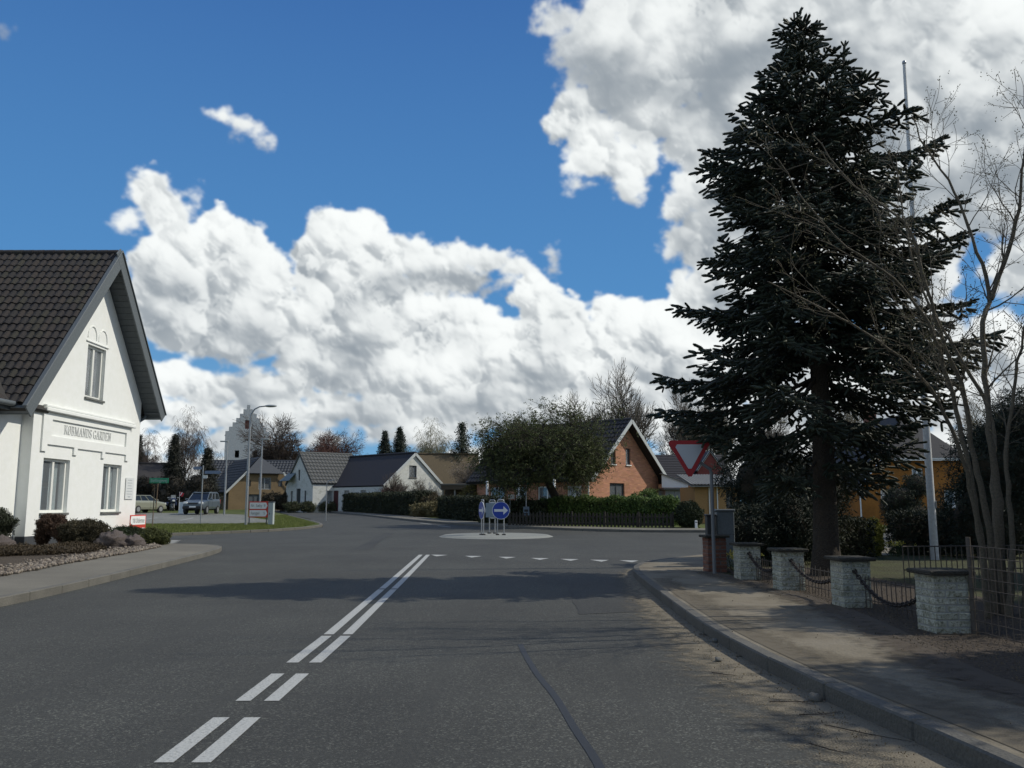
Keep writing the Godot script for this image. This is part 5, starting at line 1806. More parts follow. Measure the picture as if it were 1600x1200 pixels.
		tw.tube(PackedVector3Array([d * l * 0.4 + Vector3(0, 0.008, 0.02), d * l * 0.6 + d.cross(Vector3.UP) * l * 0.3]), PackedFloat32Array([0.0025, 0.0012]), 4)
		var o := obj("fallen_twig", tw.mesh(), mats["bark"])
		o.position = p
		tag(o, ["thin forked twig lying in the right gutter", "short fallen twig nearest the kerb edge", "small twig farther up the right lane", "longest fallen twig at the near kerb", "little twig on the sandy road edge", "tiny twig by the far bend of the kerb", "small broken twig against the kerb"][k], "twig", "fallen twigs in the gutter")
	for k in 3:
		var st := MB.new()
		st.lump(Vector3.ZERO, [Vector3(0.05, 0.035, 0.04), Vector3(0.03, 0.02, 0.03), Vector3(0.035, 0.022, 0.03)][k], lump_noise, 0.5, 7, 10)
		var o := obj("stone", st.mesh(), mats["kerb stone"])
		o.position = Vector3([2.02, 1.72, 1.93][k], 0.02, -[5.95, 7.4, 8.4][k])
		tag(o, ["fist-sized grey stone lying against the right kerb", "pebble on the sandy strip of the right lane", "small pebble beside the kerb farther on"][k], "stone", "loose stones in the gutter")


# ---------------------------------------------------------------- across the junction
func build_far() -> void:
	build_brick_house()
	build_small_houses()
	build_cottages()
	build_farm_and_church()
	build_island_signs()
	build_fence_and_hedges()

# a plain gabled house: its gable wall stands at local x = 0 and faces +x, the ridge runs to -x
func gabled(h: Node3D, half: float, eave: float, ridge: float, long: float, wallm: Material, roofm: Material, over: float, board: Material, gable_holes: Array, side_holes: Array, tile := 0.0, far_holes := []) -> void:
	var u := Vector3(0, 0, -1)
	var shape := outline([[0, -0.3], [half * 2.0, -0.3], [half * 2.0, eave], [half, ridge], [0, eave]])
	obj("gable_wall", wall_mesh(Vector3(0, 0, half), u, shape, gable_holes, 0.3), wallm, h)
	obj("gable_wall", wall_mesh(Vector3(-long, 0, -half), -u, shape, far_holes, 0.3), wallm, h)
	obj("side_wall", wall_mesh(Vector3(-long + 0.3, 0, half - 0.002), Vector3.RIGHT, outline([[0, -0.3], [long - 0.6, -0.3], [long - 0.6, eave], [0, eave]]), side_holes, 0.3), wallm, h)
	obj("side_wall", wall_mesh(Vector3(-0.3, 0, -half + 0.002), Vector3.LEFT, outline([[0, -0.3], [long - 0.6, -0.3], [long - 0.6, eave], [0, eave]]), [], 0.3), wallm, h)
	var slope := (ridge - eave) / half
	var drop := over * 0.8
	for sg in [1.0, -1.0]:
		var a := Vector3(over, eave - slope * drop + 0.16, sg * (half + drop))
		var b := Vector3(-long - over, eave - slope * drop + 0.16, sg * (half + drop))
		var c := Vector3(-long - over, ridge + 0.16, 0)
		var e := Vector3(over, ridge + 0.16, 0)
		var s := obj("roof_slope", slab_mesh(a, b, c, e, 0.15), roofm, h)
		if tile > 0.0 and sg > 0.0:
			obj("tiling", tiled_mesh(a + Vector3(-0.03, 0.005, 0), b + Vector3(0.03, 0.005, 0), c + Vector3(0.03, 0.005, 0), e + Vector3(-0.03, 0.005, 0), tile, tile * 1.4, tile * 0.2, 4), roofm, s)
		if board:
			var p := Vector3(over + 0.02, eave - slope * drop + 0.08, sg * (half + drop))
			var q := Vector3(over + 0.02, ridge + 0.08, 0)
			obj("barge_board", boxed((p + q) * 0.5, Vector3(0.24, 0.045, p.distance_to(q)), 0.006, facing(p, q, Vector3.RIGHT)), board, h)
	obj("ridge_cap", bars([[Vector3(over, ridge + 0.19, 0), Vector3(-long - over, ridge + 0.19, 0)]], 0.11, 8), roofm, h)

func build_brick_house() -> void:
	var brick := mat("orange brick", Color(0.68, 0.36, 0.225), 0.9, brick_texture(), 1.0 / 1.92, rough_bump, 0.3)
	mottle(brick, patchy, 0.13)
	var dark := mat("black roof tile", Color(0.026, 0.025, 0.028), 0.75, patchy_fine, 0.7, rough_bump, 1.0)
	var pale := mat("pale board", Color(0.46, 0.49, 0.48), 0.6)
	var h := thing("brick_house", "orange brick house with black roof and two narrow gable windows", "house", at(7.35, 56.0, 0.1), deg_to_rad(-44.0))
	var gh := [Rect2(2.25, 3.5, 0.52, 1.08), Rect2(3.85, 3.5, 0.52, 1.08), Rect2(2.1, 1.35, 1.55, 0.95)]
	var sh := [Rect2(1.0, 0.9, 1.4, 1.2), Rect2(3.4, 0.0, 1.0, 2.1), Rect2(5.4, 0.9, 1.6, 1.2), Rect2(7.9, 0.9, 1.2, 1.2)]
	gabled(h, 3.75, 2.75, 6.25, 10.0, brick, dark, 0.62, pale, gh, sh, 0.3)
	for r: Rect2 in gh:
		window(h, "window", Vector3(0, 0, 3.75), Vector3(0, 0, -1), r, 0.12, mat("dark frame", Color(0.05, 0.055, 0.06), 0.5), mats["glass"], 1 if r.size.x < 1.0 else 2, 1, 0.07, mats["white paint"])
	for r: Rect2 in sh:
		window(h, "window", Vector3(-9.7, 0, 3.748), Vector3.RIGHT, r, 0.12, mats["white paint"], mats["glass"], 2 if r.size.x > 1.2 else 1, 1, 0.08)
	obj("floor", boxed(Vector3(-5.0, 2.6, 0), Vector3(9.3, 0.2, 6.8)), mats["floor boards"], h)
	for k in 3:
		obj("porch_post", boxed(Vector3(-2.0 - k * 3.0, 1.2, 4.7), Vector3(0.14, 2.6, 0.14), 0.01), mats["white paint"], h)
	obj("drain_pipe", bars([[Vector3(0.06, -0.2, 3.85), Vector3(0.06, 2.4, 3.85)]], 0.045, 8), mats["white paint"], h)

# courses of brick too far away to be told apart; the texture is 1.92 m wide and high
func brick_texture() -> ImageTexture:
	var img := Image.create(512, 512, false, Image.FORMAT_RGB8)
	var r := RandomNumberGenerator.new()
	r.seed = 5
	img.fill(Color(0.80, 0.78, 0.74))
	for j in 24:
		for i in 9:
			var t := r.randf_range(0.80, 1.0)
			var x := i * 64 - (32 if j % 2 else 0)
			img.fill_rect(Rect2i(x, int(j * 21.34), 61, 18), Color(t, t * r.randf_range(0.93, 1.0), t * r.randf_range(0.9, 1.0)))
	return ImageTexture.create_from_image(img)

func build_small_houses() -> void:
	var dark: Material = mats["black roof tile"]
	# garage with a white sloping panel
	var g := thing("garage", "grey boarded garage with white sloping panel right of the brick house", "garage", at(11.3, 57.0, 0.1))
	var grey := mat("grey boards", Color(0.30, 0.33, 0.335), 0.7, patchy_fine, 0.5)
	for k in 12:
		obj("board", boxed(Vector3(-1.1 + k * 0.2, 0.9, 0.01 + 0.006 * (k % 2)), Vector3(0.19, 2.0, 0.04), 0.0), grey, g)
	obj("wall", boxed(Vector3(0, 0.9, -2.6), Vector3(2.36, 2.0, 5.15)), grey, g)
	obj("roof", boxed(Vector3(0, 1.95, -2.5), Vector3(2.7, 0.14, 5.5), 0.02), mat("roof felt", Color(0.16, 0.165, 0.16), 0.9, patchy_fine, 0.6), g)
	var pb := MB.new()
	pb.plate(outline([[-1.3, 2.05], [0.45, 2.05], [0.45, 2.3], [-1.3, 2.95]]), 0.08, Transform3D(Basis.IDENTITY, Vector3(0, 0, -0.6)))
	obj("white_panel", pb.mesh(), mats["white paint"], g)
	obj("panel_roof", slab_mesh(Vector3(0.62, 2.27, -0.45), Vector3(0.62, 2.27, -3.4), Vector3(-1.35, 3.02, -3.4), Vector3(-1.35, 3.02, -0.45), 0.07), mat("fibre roof", Color(0.24, 0.24, 0.22), 0.9, patchy_fine, 0.8), g)
	# house with long dark ribbed roof and a red gable
	var h := thing("dark_roofed_house", "low house with long dark ribbed roof and small red gable", "house", at(13.6, 67.0, 0.1))
	var brick: Material = mats["orange brick"]
	obj("wall", boxed(Vector3(0, 1.2, -3.0), Vector3(6.6, 2.6, 6.0)), brick, h)
	var ribs := 16
	for k in ribs:
		var f := float(k) / ribs
		obj("roof_rib", slab_mesh(Vector3(-3.6, 2.5 + 2.3 * f, 0.4 - 3.4 * f), Vector3(3.6, 2.5 + 2.3 * f, 0.4 - 3.4 * f), Vector3(3.6, 2.47 + 2.3 * (f + 1.0 / ribs), 0.4 - 3.4 * (f + 1.0 / ribs)), Vector3(-3.6, 2.47 + 2.3 * (f + 1.0 / ribs), 0.4 - 3.4 * (f + 1.0 / ribs)), 0.05), dark, h)
	obj("roof_slope", slab_mesh(Vector3(-3.6, 2.5, -6.4), Vector3(3.6, 2.5, -6.4), Vector3(3.6, 4.8, -3.0), Vector3(-3.6, 4.8, -3.0), 0.12), dark, h)
	var red := mat("red boards", Color(0.23, 0.055, 0.045), 0.8, patchy_fine, 0.6)
	var rd := MB.new()
	rd.plate(outline([[0.9, 3.1], [2.9, 3.1], [2.9, 3.4], [1.9, 4.8], [0.9, 3.4]]), 2.0, Transform3D(Basis.IDENTITY, Vector3(0, 0, -0.2)))
	var dm := obj("dormer", rd.mesh(), red, h)
	for sg in [-1.0, 1.0]:
		obj("dormer_board", boxed(Vector3(1.9 + sg * 0.55, 4.15, -0.1), Vector3(0.14, 0.06, 1.85), 0.0, facing(Vector3(1.9 + sg * 1.12, 3.3, -0.1), Vector3(1.9, 4.9, -0.1), Vector3(0, 0, 1))), mats["pale board"], dm)
		obj("dormer_roof", slab_mesh(Vector3(1.9 + sg * 1.15, 3.35, 0.0), Vector3(1.9 + sg * 1.15, 3.35, -2.6), Vector3(1.9, 4.98, -2.6), Vector3(1.9, 4.98, 0.0), 0.05), dark, dm)
	# small yellow brick annex with a grey corrugated roof
	var a := thing("yellow_annex", "small yellow brick annex with grey corrugated roof", "house", at(11.4, 48.5, 0.1))
	var yb := mat("yellow brick", Color(0.40, 0.24, 0.10), 0.9, patchy_fine, 0.7, rough_bump, 0.5)
	obj("wall", wall_mesh(Vector3(-1.15, 0, 0), Vector3.RIGHT, outline([[0, -0.1], [2.5, -0.1], [2.5, 2.05], [0, 2.05]]), [Rect2(1.75, 0.85, 0.34, 0.95)], 0.2), yb, a)
	window(a, "window", Vector3(-1.15, 0, 0), Vector3.RIGHT, Rect2(1.75, 0.85, 0.34, 0.95), 0.08, mats["dark frame"], mats["glass"], 1, 1, 0.05)
	obj("side_wall", boxed(Vector3(-1.05, 0.97, -2.1), Vector3(0.2, 2.15, 3.8)), yb, a)
	obj("side_wall", boxed(Vector3(1.25, 0.97, -2.1), Vector3(0.2, 2.15, 3.8)), yb, a)
	obj("back_wall", boxed(Vector3(0.1, 0.97, -4.1), Vector3(2.5, 2.15, 0.2)), yb, a)
	obj("roof", tiled_mesh(Vector3(-1.45, 2.1, 0.5), Vector3(1.7, 2.1, 0.5), Vector3(1.5, 2.85, -4.4), Vector3(-1.3, 2.85, -4.4), 0.18, 4.0, 0.05), mats["fibre roof"], a)
	obj("roof_underside", slab_mesh(Vector3(-1.45, 2.08, 0.5), Vector3(1.7, 2.08, 0.5), Vector3(1.5, 2.83, -4.4), Vector3(-1.3, 2.83, -4.4), 0.06), mats["fibre roof"], a)
	for x in [-0.35, 0.1]:
		obj("drain_pipe", bars([[Vector3(x, -0.1, 0.06), Vector3(x, 2.0, 0.06)]], 0.035, 6), mats["white paint"], a)

func build_cottages() -> void:
	var g := func(v: float) -> Color: return Color(v, v, v)
	var lime := mottle(mat("cottage limewash", Color(0.68, 0.70, 0.66), 0.9, patchy_fine, 0.35, rough_bump, 0.8), grain(81, 0.012, 6, Color(0.55, 0.56, 0.50), g.call(1.0), 512, FastNoiseLite.TYPE_SIMPLEX_SMOOTH, g.call(0.95), 0.42), 0.22)
	var grey_tile := mat("grey wavy tile", Color(0.11, 0.115, 0.11), 0.85, patchy_fine, 0.6, rough_bump, 0.8)
	var black := mat("black felt roof", Color(0.018, 0.018, 0.024), 0.8, patchy_fine, 0.4, rough_bump, 0.6)
	var dk := mat("dark door paint", Color(0.03, 0.035, 0.035), 0.5)
	# right wing: its lit gable looks to the right and towards us
	var c := thing("white_cottage", "white cottage wing with black roof and square gable opening", "house", at(-8.6, 76.0, 0.1), deg_to_rad(-44.2))
	var gh := [Rect2(2.75, 3.0, 0.85, 1.05)]
	var sh := [Rect2(1.6, 0.6, 0.7, 1.3), Rect2(3.2, -0.1, 0.85, 2.0), Rect2(4.9, 0.6, 0.8, 1.3), Rect2(7.4, 0.7, 0.8, 1.2)]
	gabled(c, 3.35, 2.2, 5.0, 11.0, lime, black, 0.12, mats["pale board"], gh, sh)
	window(c, "window", Vector3(0, 0, 3.35), Vector3(0, 0, -1), gh[0], 0.12, mats["dark frame"], mats["glass"], 1, 1, 0.06, mats["kerb stone"])
	for k in 4:
		if k == 1:
			obj("door", boxed(Vector3(-10.7 + 3.625, 0.9, 3.24), Vector3(0.83, 1.98, 0.06), 0.01), mat("dark red door", Color(0.07, 0.018, 0.02), 0.5), c)
		else:
			window(c, "window", Vector3(-10.7, 0, 3.348), Vector3.RIGHT, sh[k], 0.1, mats["grey paint"], mats["glass"], 2, 2, 0.06, mats["kerb stone"])
	obj("upper_floor", boxed(Vector3(-5.5, 2.2, 0), Vector3(10.2, 0.2, 6.0)), mats["floor boards"], c)
	# left wing: grey wavy tiles, gable with the door looks left
	var l := thing("white_cottage", "white cottage wing with grey wavy roof and gable door", "house", at(-15.6, 83.2, 0.1), deg_to_rad(37.5))
	var fh := [Rect2(2.4, 0.0, 0.95, 2.0), Rect2(1.15, 0.6, 0.42, 1.2), Rect2(4.2, 0.6, 0.42, 1.2), Rect2(2.7, 2.75, 0.42, 1.0)]
	gabled(l, 3.0, 2.35, 5.15, 5.2, lime, grey_tile, 0.12, null, [], [Rect2(1.0, 0.7, 0.7, 1.1)], 0.32, fh)
	window(l, "window", Vector3(-4.9, 0, 2.998), Vector3.RIGHT, Rect2(1.0, 0.7, 0.7, 1.1), 0.1, mats["grey paint"], mats["glass"], 1, 2, 0.06)
	obj("door", boxed(Vector3(-5.1, 1.0, -3.0 + 2.875), Vector3(0.06, 1.98, 0.93), 0.01), dk, l)
	for k in [1, 2, 3]:
		window(l, "window", Vector3(-5.2, 0, -3.0), Vector3(0, 0, 1), fh[k], 0.1, mats["dark frame"], mats["glass"], 1, 2, 0.05)
	obj("porch_canopy", slab_mesh(Vector3(-6.0, 2.75, -2.8), Vector3(-6.0, 2.75, -0.6), Vector3(-5.22, 3.5, -0.9), Vector3(-5.22, 3.5, -2.5), 0.06), mat("blue canopy", Color(0.13, 0.17, 0.19), 0.7), l)
	# house with brown roof, low black car port before it
	var b := thing("brown_roofed_house", "house with large plain brown roof behind the white gable", "house", at(-3.6, 84.0, 0.1), 0.15)
	var brown := mat("brown roof", Color(0.115, 0.088, 0.048), 0.95, patchy_fine, 0.5, rough_bump, 1.5)
	gabled(b, 3.6, 2.3, 5.2, 6.2, mat("tan wall", Color(0.2, 0.16, 0.11), 0.9, patchy_fine, 0.5), brown, 0.3, null, [], [Rect2(1.2, 0.8, 1.2, 1.1), Rect2(3.6, 0.8, 1.2, 1.1)])
	for x in [1.2, 3.6]:
		window(b, "window", Vector3(-5.9, 0, 3.598), Vector3.RIGHT, Rect2(x, 0.8, 1.2, 1.1), 0.1, mats["dark frame"], mats["glass"], 2, 1, 0.06)
	var cp := thing("car_port", "low black flat-roofed car port with grey posts", "car port", at(-4.2, 73.0, 0.1))
	obj("roof", boxed(Vector3(0, 2.35, -1.5), Vector3(3.6, 0.16, 4.4), 0.02), mat("port roof", Color(0.15, 0.14, 0.12), 0.9, patchy_fine, 0.5), cp)
	obj("beam", boxed(Vector3(0, 2.1, 0.6), Vector3(3.5, 0.34, 0.1), 0.01), mat("brown boards", Color(0.09, 0.07, 0.05), 0.85, patchy_fine, 0.7), cp)
	obj("back_wall", boxed(Vector3(0, 1.1, -3.6), Vector3(3.5, 2.4, 0.1)), mat("brown boards", Color(0.09, 0.07, 0.05), 0.85, patchy_fine, 0.7), cp)
	for x in [-1.6, -0.6, 0.5, 1.6]:
		obj("post", boxed(Vector3(x, 0.9, 0.5), Vector3(0.13, 2.1, 0.13), 0.01), mat("grey post", Color(0.2, 0.2, 0.18), 0.8), cp)
	var sf := thing("slat_fence", "grey weathered fence of horizontal slats before the car port", "fence", at(-5.0, 66.5, 0.1), 0.2)
	for k in 7:
		obj("slat", boxed(Vector3(0, 0.12 + k * 0.19, 0), Vector3(2.6, 0.13, 0.03), 0.005), mats["grey post"], sf)
	for x in [-1.25, 0.0, 1.25]:
		obj("post", boxed(Vector3(x, 0.65, -0.05), Vector3(0.09, 1.5, 0.07), 0.005), mats["grey post"], sf)

func build_farm_and_church() -> void:
	var yellow := mat("ochre plaster", Color(0.27, 0.195, 0.105), 0.9, patchy_fine, 0.4, rough_bump, 0.6)
	mottle(yellow, patchy, 0.15)
	var slate := mat("blue grey roof", Color(0.06, 0.068, 0.078), 0.8, patchy_fine, 0.6, rough_bump, 0.8)
	var f := thing("ochre_farmhouse", "ochre farmhouse with blue-grey half-hipped roof before the church", "house", at(-25.3, 88.0, 0.1), deg_to_rad(-56.0))
	var gh := [Rect2(1.75, 2.3, 0.42, 0.6), Rect2(5.0, 2.3, 0.42, 0.6), Rect2(2.95, 2.0, 1.3, 1.2), Rect2(2.0, 0.0, 1.1, 1.5), Rect2(4.5, 0.4, 0.8, 1.0)]
	var half := 3.5
	obj("gable_wall", wall_mesh(Vector3(0, 0, half), Vector3(0, 0, -1), outline([[0, -0.2], [7, -0.2], [7, 1.9], [5.35, 3.7], [1.65, 3.7], [0, 1.9]]), gh, 0.3), yellow, f)
	obj("side_wall", wall_mesh(Vector3(-11.7, 0, half - 0.002), Vector3.RIGHT, outline([[0, -0.2], [11.4, -0.2], [11.4, 1.9], [0, 1.9]]), [Rect2(3, 0.5, 1, 1.1), Rect2(7, 0.5, 1, 1.1)], 0.3), yellow, f)
	obj("side_wall", wall_mesh(Vector3(-0.3, 0, -half + 0.002), Vector3.LEFT, outline([[0, -0.2], [11.4, -0.2], [11.4, 1.9], [0, 1.9]]), [], 0.3), yellow, f)
	obj("end_wall", wall_mesh(Vector3(-12, 0, -half), Vector3(0, 0, 1), outline([[0, -0.2], [7, -0.2], [7, 1.9], [3.5, 5.0], [0, 1.9]]), [], 0.3), yellow, f)
	for k in gh.size():
		window(f, "window", Vector3(0, 0, half), Vector3(0, 0, -1), gh[k], 0.1, mats["dark frame"] if k != 2 else mats["grey paint"], mats["glass"], 2 if k > 1 else 1, 1, 0.06)
	obj("upper_floor", boxed(Vector3(-5.9, 1.75, 0), Vector3(11.0, 0.15, 6.3)), mats["floor boards"], f)
	var ry := 5.35
	for sg in [1.0, -1.0]:
		var a := Vector3(0.3, 1.65, sg * 3.9)
		var b := Vector3(-12.3, 1.65, sg * 3.9)
		var s := obj("roof_slope", slab_mesh(a, b, Vector3(-12.3, ry, 0), Vector3(-1.5, ry, 0), 0.14), slate, f)
		if sg > 0.0:
			obj("tiling", tiled_mesh(a + Vector3(-0.05, 0.01, 0), b + Vector3(0.05, 0.01, 0), Vector3(-12.25, ry + 0.01, 0), Vector3(-1.55, ry + 0.01, 0), 0.34, 0.45, 0.06, 4), slate, s)
		obj("barge_board", boxed(Vector3(0.32, 2.68, sg * 2.87), Vector3(0.2, 0.04, 2.95), 0.006, facing(Vector3(0.32, 1.55, sg * 3.95), Vector3(0.32, 3.75, sg * 1.82), Vector3.RIGHT)), mats["pale board"], f)
	var hb := MB.new()
	hb.tri_out(Vector3(0.42, 3.62, 2.0), Vector3(0.42, 3.62, -2.0), Vector3(-1.5, ry + 0.03, 0), Vector3(1, 1, 0))
	hb.tri_out(Vector3(0.36, 3.55, 2.0), Vector3(0.36, 3.55, -2.0), Vector3(-1.6, ry - 0.08, 0), Vector3(-1, -1, 0))
	obj("hip", hb.mesh(), slate, f)
	# long grey barn roof behind the farmhouse
	var bn := thing("barn", "long low barn with grey corrugated roof behind the farmhouse", "barn", at(-19.5, 97.0, 0.1), 0.05)
	gabled(bn, 3.5, 2.4, 5.0, 14.0, yellow, slate, 0.2, null, [], [], 0.34)
	# church tower with stepped gables
	var lime := mat("church limewash", Color(0.56, 0.58, 0.58), 0.9, patchy_fine, 0.2)
	var red := mat("church tile", Color(0.24, 0.07, 0.045), 0.85, patchy_fine, 0.5)
	var t := thing("church_tower", "white church tower with stepped gable behind the bare trees", "church", at(-52.3, 170.0, 0.0), 0.25)
	var wide := 8.2
	var top := 13.6
	var pts := [[-wide / 2, -0.5], [wide / 2, -0.5], [wide / 2, top + 0.7]]
	var steps := 6
	for k in steps:
		var x := wide / 2 - (k + 1) * wide / 2 / (steps + 0.5)
		pts.append([x, top + 0.7 + k * 0.86])
		pts.append([x, top + 0.7 + (k + 1) * 0.86])
	for k in range(steps - 1, -1, -1):
		var x := -(wide / 2 - (k + 1) * wide / 2 / (steps + 0.5))
		pts.append([x, top + 0.7 + (k + 1) * 0.86])
		pts.append([x, top + 0.7 + k * 0.86])
	pts.append([-wide / 2, top + 0.7])
	var holes := [Rect2(-0.55, top + 1.2, 1.1, 1.7), Rect2(-2.2, 9.2, 0.8, 1.4), Rect2(1.2, 9.2, 0.8, 1.4), Rect2(-1.7, 5.0, 0.8, 1.4)]
	obj("stepped_gable", wall_mesh(Vector3(0, 0, wide / 2), Vector3.RIGHT, outline(pts), holes, 0.7), lime, t)
	obj("stepped_gable", wall_mesh(Vector3(0, 0, -wide / 2), Vector3.LEFT, outline(pts), [], 0.7), lime, t)
	for sg in [-1.0, 1.0]:
		obj("side_wall", boxed(Vector3(sg * (wide / 2 - 0.36), top * 0.5, 0), Vector3(0.7, top, wide - 1.44)), lime, t)
		obj("roof_slope", slab_mesh(Vector3(sg * (wide / 2 + 0.2), top - 0.1, wide / 2 - 0.72), Vector3(sg * (wide / 2 + 0.2), top - 0.1, -wide / 2 + 0.72), Vector3(0, top + 4.9, -wide / 2 + 0.72), Vector3(0, top + 4.9, wide / 2 - 0.72), 0.2), red, t)
	obj("sound_shutter", boxed(Vector3(0, top + 2.05, wide / 2 - 0.4), Vector3(1.1, 1.7, 0.1)), mat("shutter red", Color(0.12, 0.03, 0.03), 0.8), t)
	# dark brick house behind the car park
	var d := thing("dark_brick_house", "dark brick house with low hipped roof behind the car park", "house", at(-38.0, 96.0, 0.1), 0.1)
	gabled(d, 3.4, 2.2, 4.7, 9.0, mat("dark brick", Color(0.13, 0.05, 0.035), 0.9, patchy_fine, 0.6), mat("dull roof", Color(0.05, 0.045, 0.042), 0.85, patchy_fine, 0.5), 0.4, null, [], [Rect2(5.0, 0.7, 1.4, 1.1)])
	window(d, "window", Vector3(-8.7, 0, 3.398), Vector3.RIGHT, Rect2(5.0, 0.7, 1.4, 1.1), 0.1, mats["white paint"], mats["glass"], 2, 1, 0.06)

func build_island_signs() -> void:
	var blue := mat("sign blue", Color(0.012, 0.045, 0.30), 0.35)
	var white := mat("sign white", Color(0.60, 0.63, 0.66), 0.35)
	var back := mat("sign back", Color(0.16, 0.22, 0.27), 0.5)
	var foot := mat("sign foot", Color(0.03, 0.03, 0.03), 0.8)
	var disc := func(r: float) -> PackedVector2Array:
		var p := PackedVector2Array()
		for i in 36: p.append(Vector2(cos(TAU * i / 36), sin(TAU * i / 36)) * r)
		return p
	var list := [
		[Vector3(-0.45, 0.085, -34.9), 0.12, "round blue right-arrow sign facing the road on the island"],
		[Vector3(-1.22, 0.085, -35.1), -1.22, "blue arrow sign on the island seen nearly edge on"],
		[Vector3(-0.82, 0.085, -36.6), 2.7, "blue arrow sign on the island turned to the far road"]]
	for k in 3:
		var s := thing("arrow_sign", list[k][2], "sign", list[k][0], list[k][1], "blue arrow signs on the traffic island")
		for x in [-0.13, 0.13]:
			obj("post", bars([[Vector3(x, -0.05, -0.03), Vector3(x, 1.36, -0.03)]], 0.024, 8), mats["steel"], s)
			obj("foot", boxed(Vector3(x, 0.02, -0.03), Vector3(0.14, 0.06, 0.14), 0.015), foot, s)
		var hp := MB.new()
		hp.tube(PackedVector3Array([Vector3(0.13, 1.33, -0.03), Vector3(0.10, 1.40, -0.03), Vector3(-0.10, 1.40, -0.03), Vector3(-0.13, 1.33, -0.03)]), PackedFloat32Array([0.024, 0.024, 0.024, 0.024]), 8)
		obj("hoop", hp.mesh(), mats["steel"], s)
		var c := Vector3(0, 0.98, 0.02)
		var b := MB.new()
		b.plate(disc.call(0.355), 0.02, Transform3D(Basis.IDENTITY, c))
		obj("rim", b.mesh(), white, s)
		b = MB.new()
		b.plate(disc.call(0.335), 0.004, Transform3D(Basis.IDENTITY, c + Vector3(0, 0, 0.006)))
		obj("face", b.mesh(), blue, s)
		b = MB.new()
		b.plate(outline([[-0.27, -0.05], [0.10, -0.05], [0.10, -0.17], [0.29, 0.0], [0.10, 0.17], [0.10, 0.05], [-0.27, 0.05]]), 0.003, Transform3D(Basis.IDENTITY, c + Vector3(0, 0, 0.011)))
		obj("arrow", b.mesh(), white, s)
		b = MB.new()
		b.plate(outline([[-0.30, -0.30], [0.30, -0.30], [0.30, 0.30], [-0.30, 0.30]]), 0.008, Transform3D(Basis.IDENTITY, c + Vector3(0, 0, -0.065)))
		if k == 2: obj("back_plate", b.mesh(), back, s)
	# bus stop
	var p := thing("bus_stop_sign", "thin post with green plate and small blue bus sign under the tree", "sign", at(0.76, 46.2, 0.1))
	obj("post", bars([[Vector3(0, -0.1, 0), Vector3(0, 2.5, 0)]], 0.028, 8), mats["steel"], p)
	obj("green_plate", boxed(Vector3(0, 2.3, 0.04), Vector3(0.42, 0.3, 0.02), 0.004), mat("plate green", Color(0.02, 0.13, 0.08), 0.5), p)
	obj("blue_plate", boxed(Vector3(0, 0.72, 0.04), Vector3(0.32, 0.5, 0.02), 0.004), mat("plate blue", Color(0.10, 0.15, 0.20), 0.5), p)
	var bus := MB.new()
	bus.block(Vector3(0, 0.76, 0.055), Vector3(0.2, 0.12, 0.006), 0.002)
	bus.block(Vector3(0, 0.60, 0.055), Vector3(0.2, 0.05, 0.006), 0.002)
	obj("symbol", bus.mesh(), mats["black"], p)
	var lb := thing("letter_box", "small white letter box above the hedge behind the island", "letter box", at(-0.1, 48.2, 0.1))
	obj("post", bars([[Vector3(0, -0.1, 0), Vector3(0, 1.35, 0)]], 0.03, 8), mats["grey paint"], lb)
	obj("box", boxed(Vector3(0.06, 1.48, 0), Vector3(0.36, 0.24, 0.22), 0.015), mats["white paint"], lb)

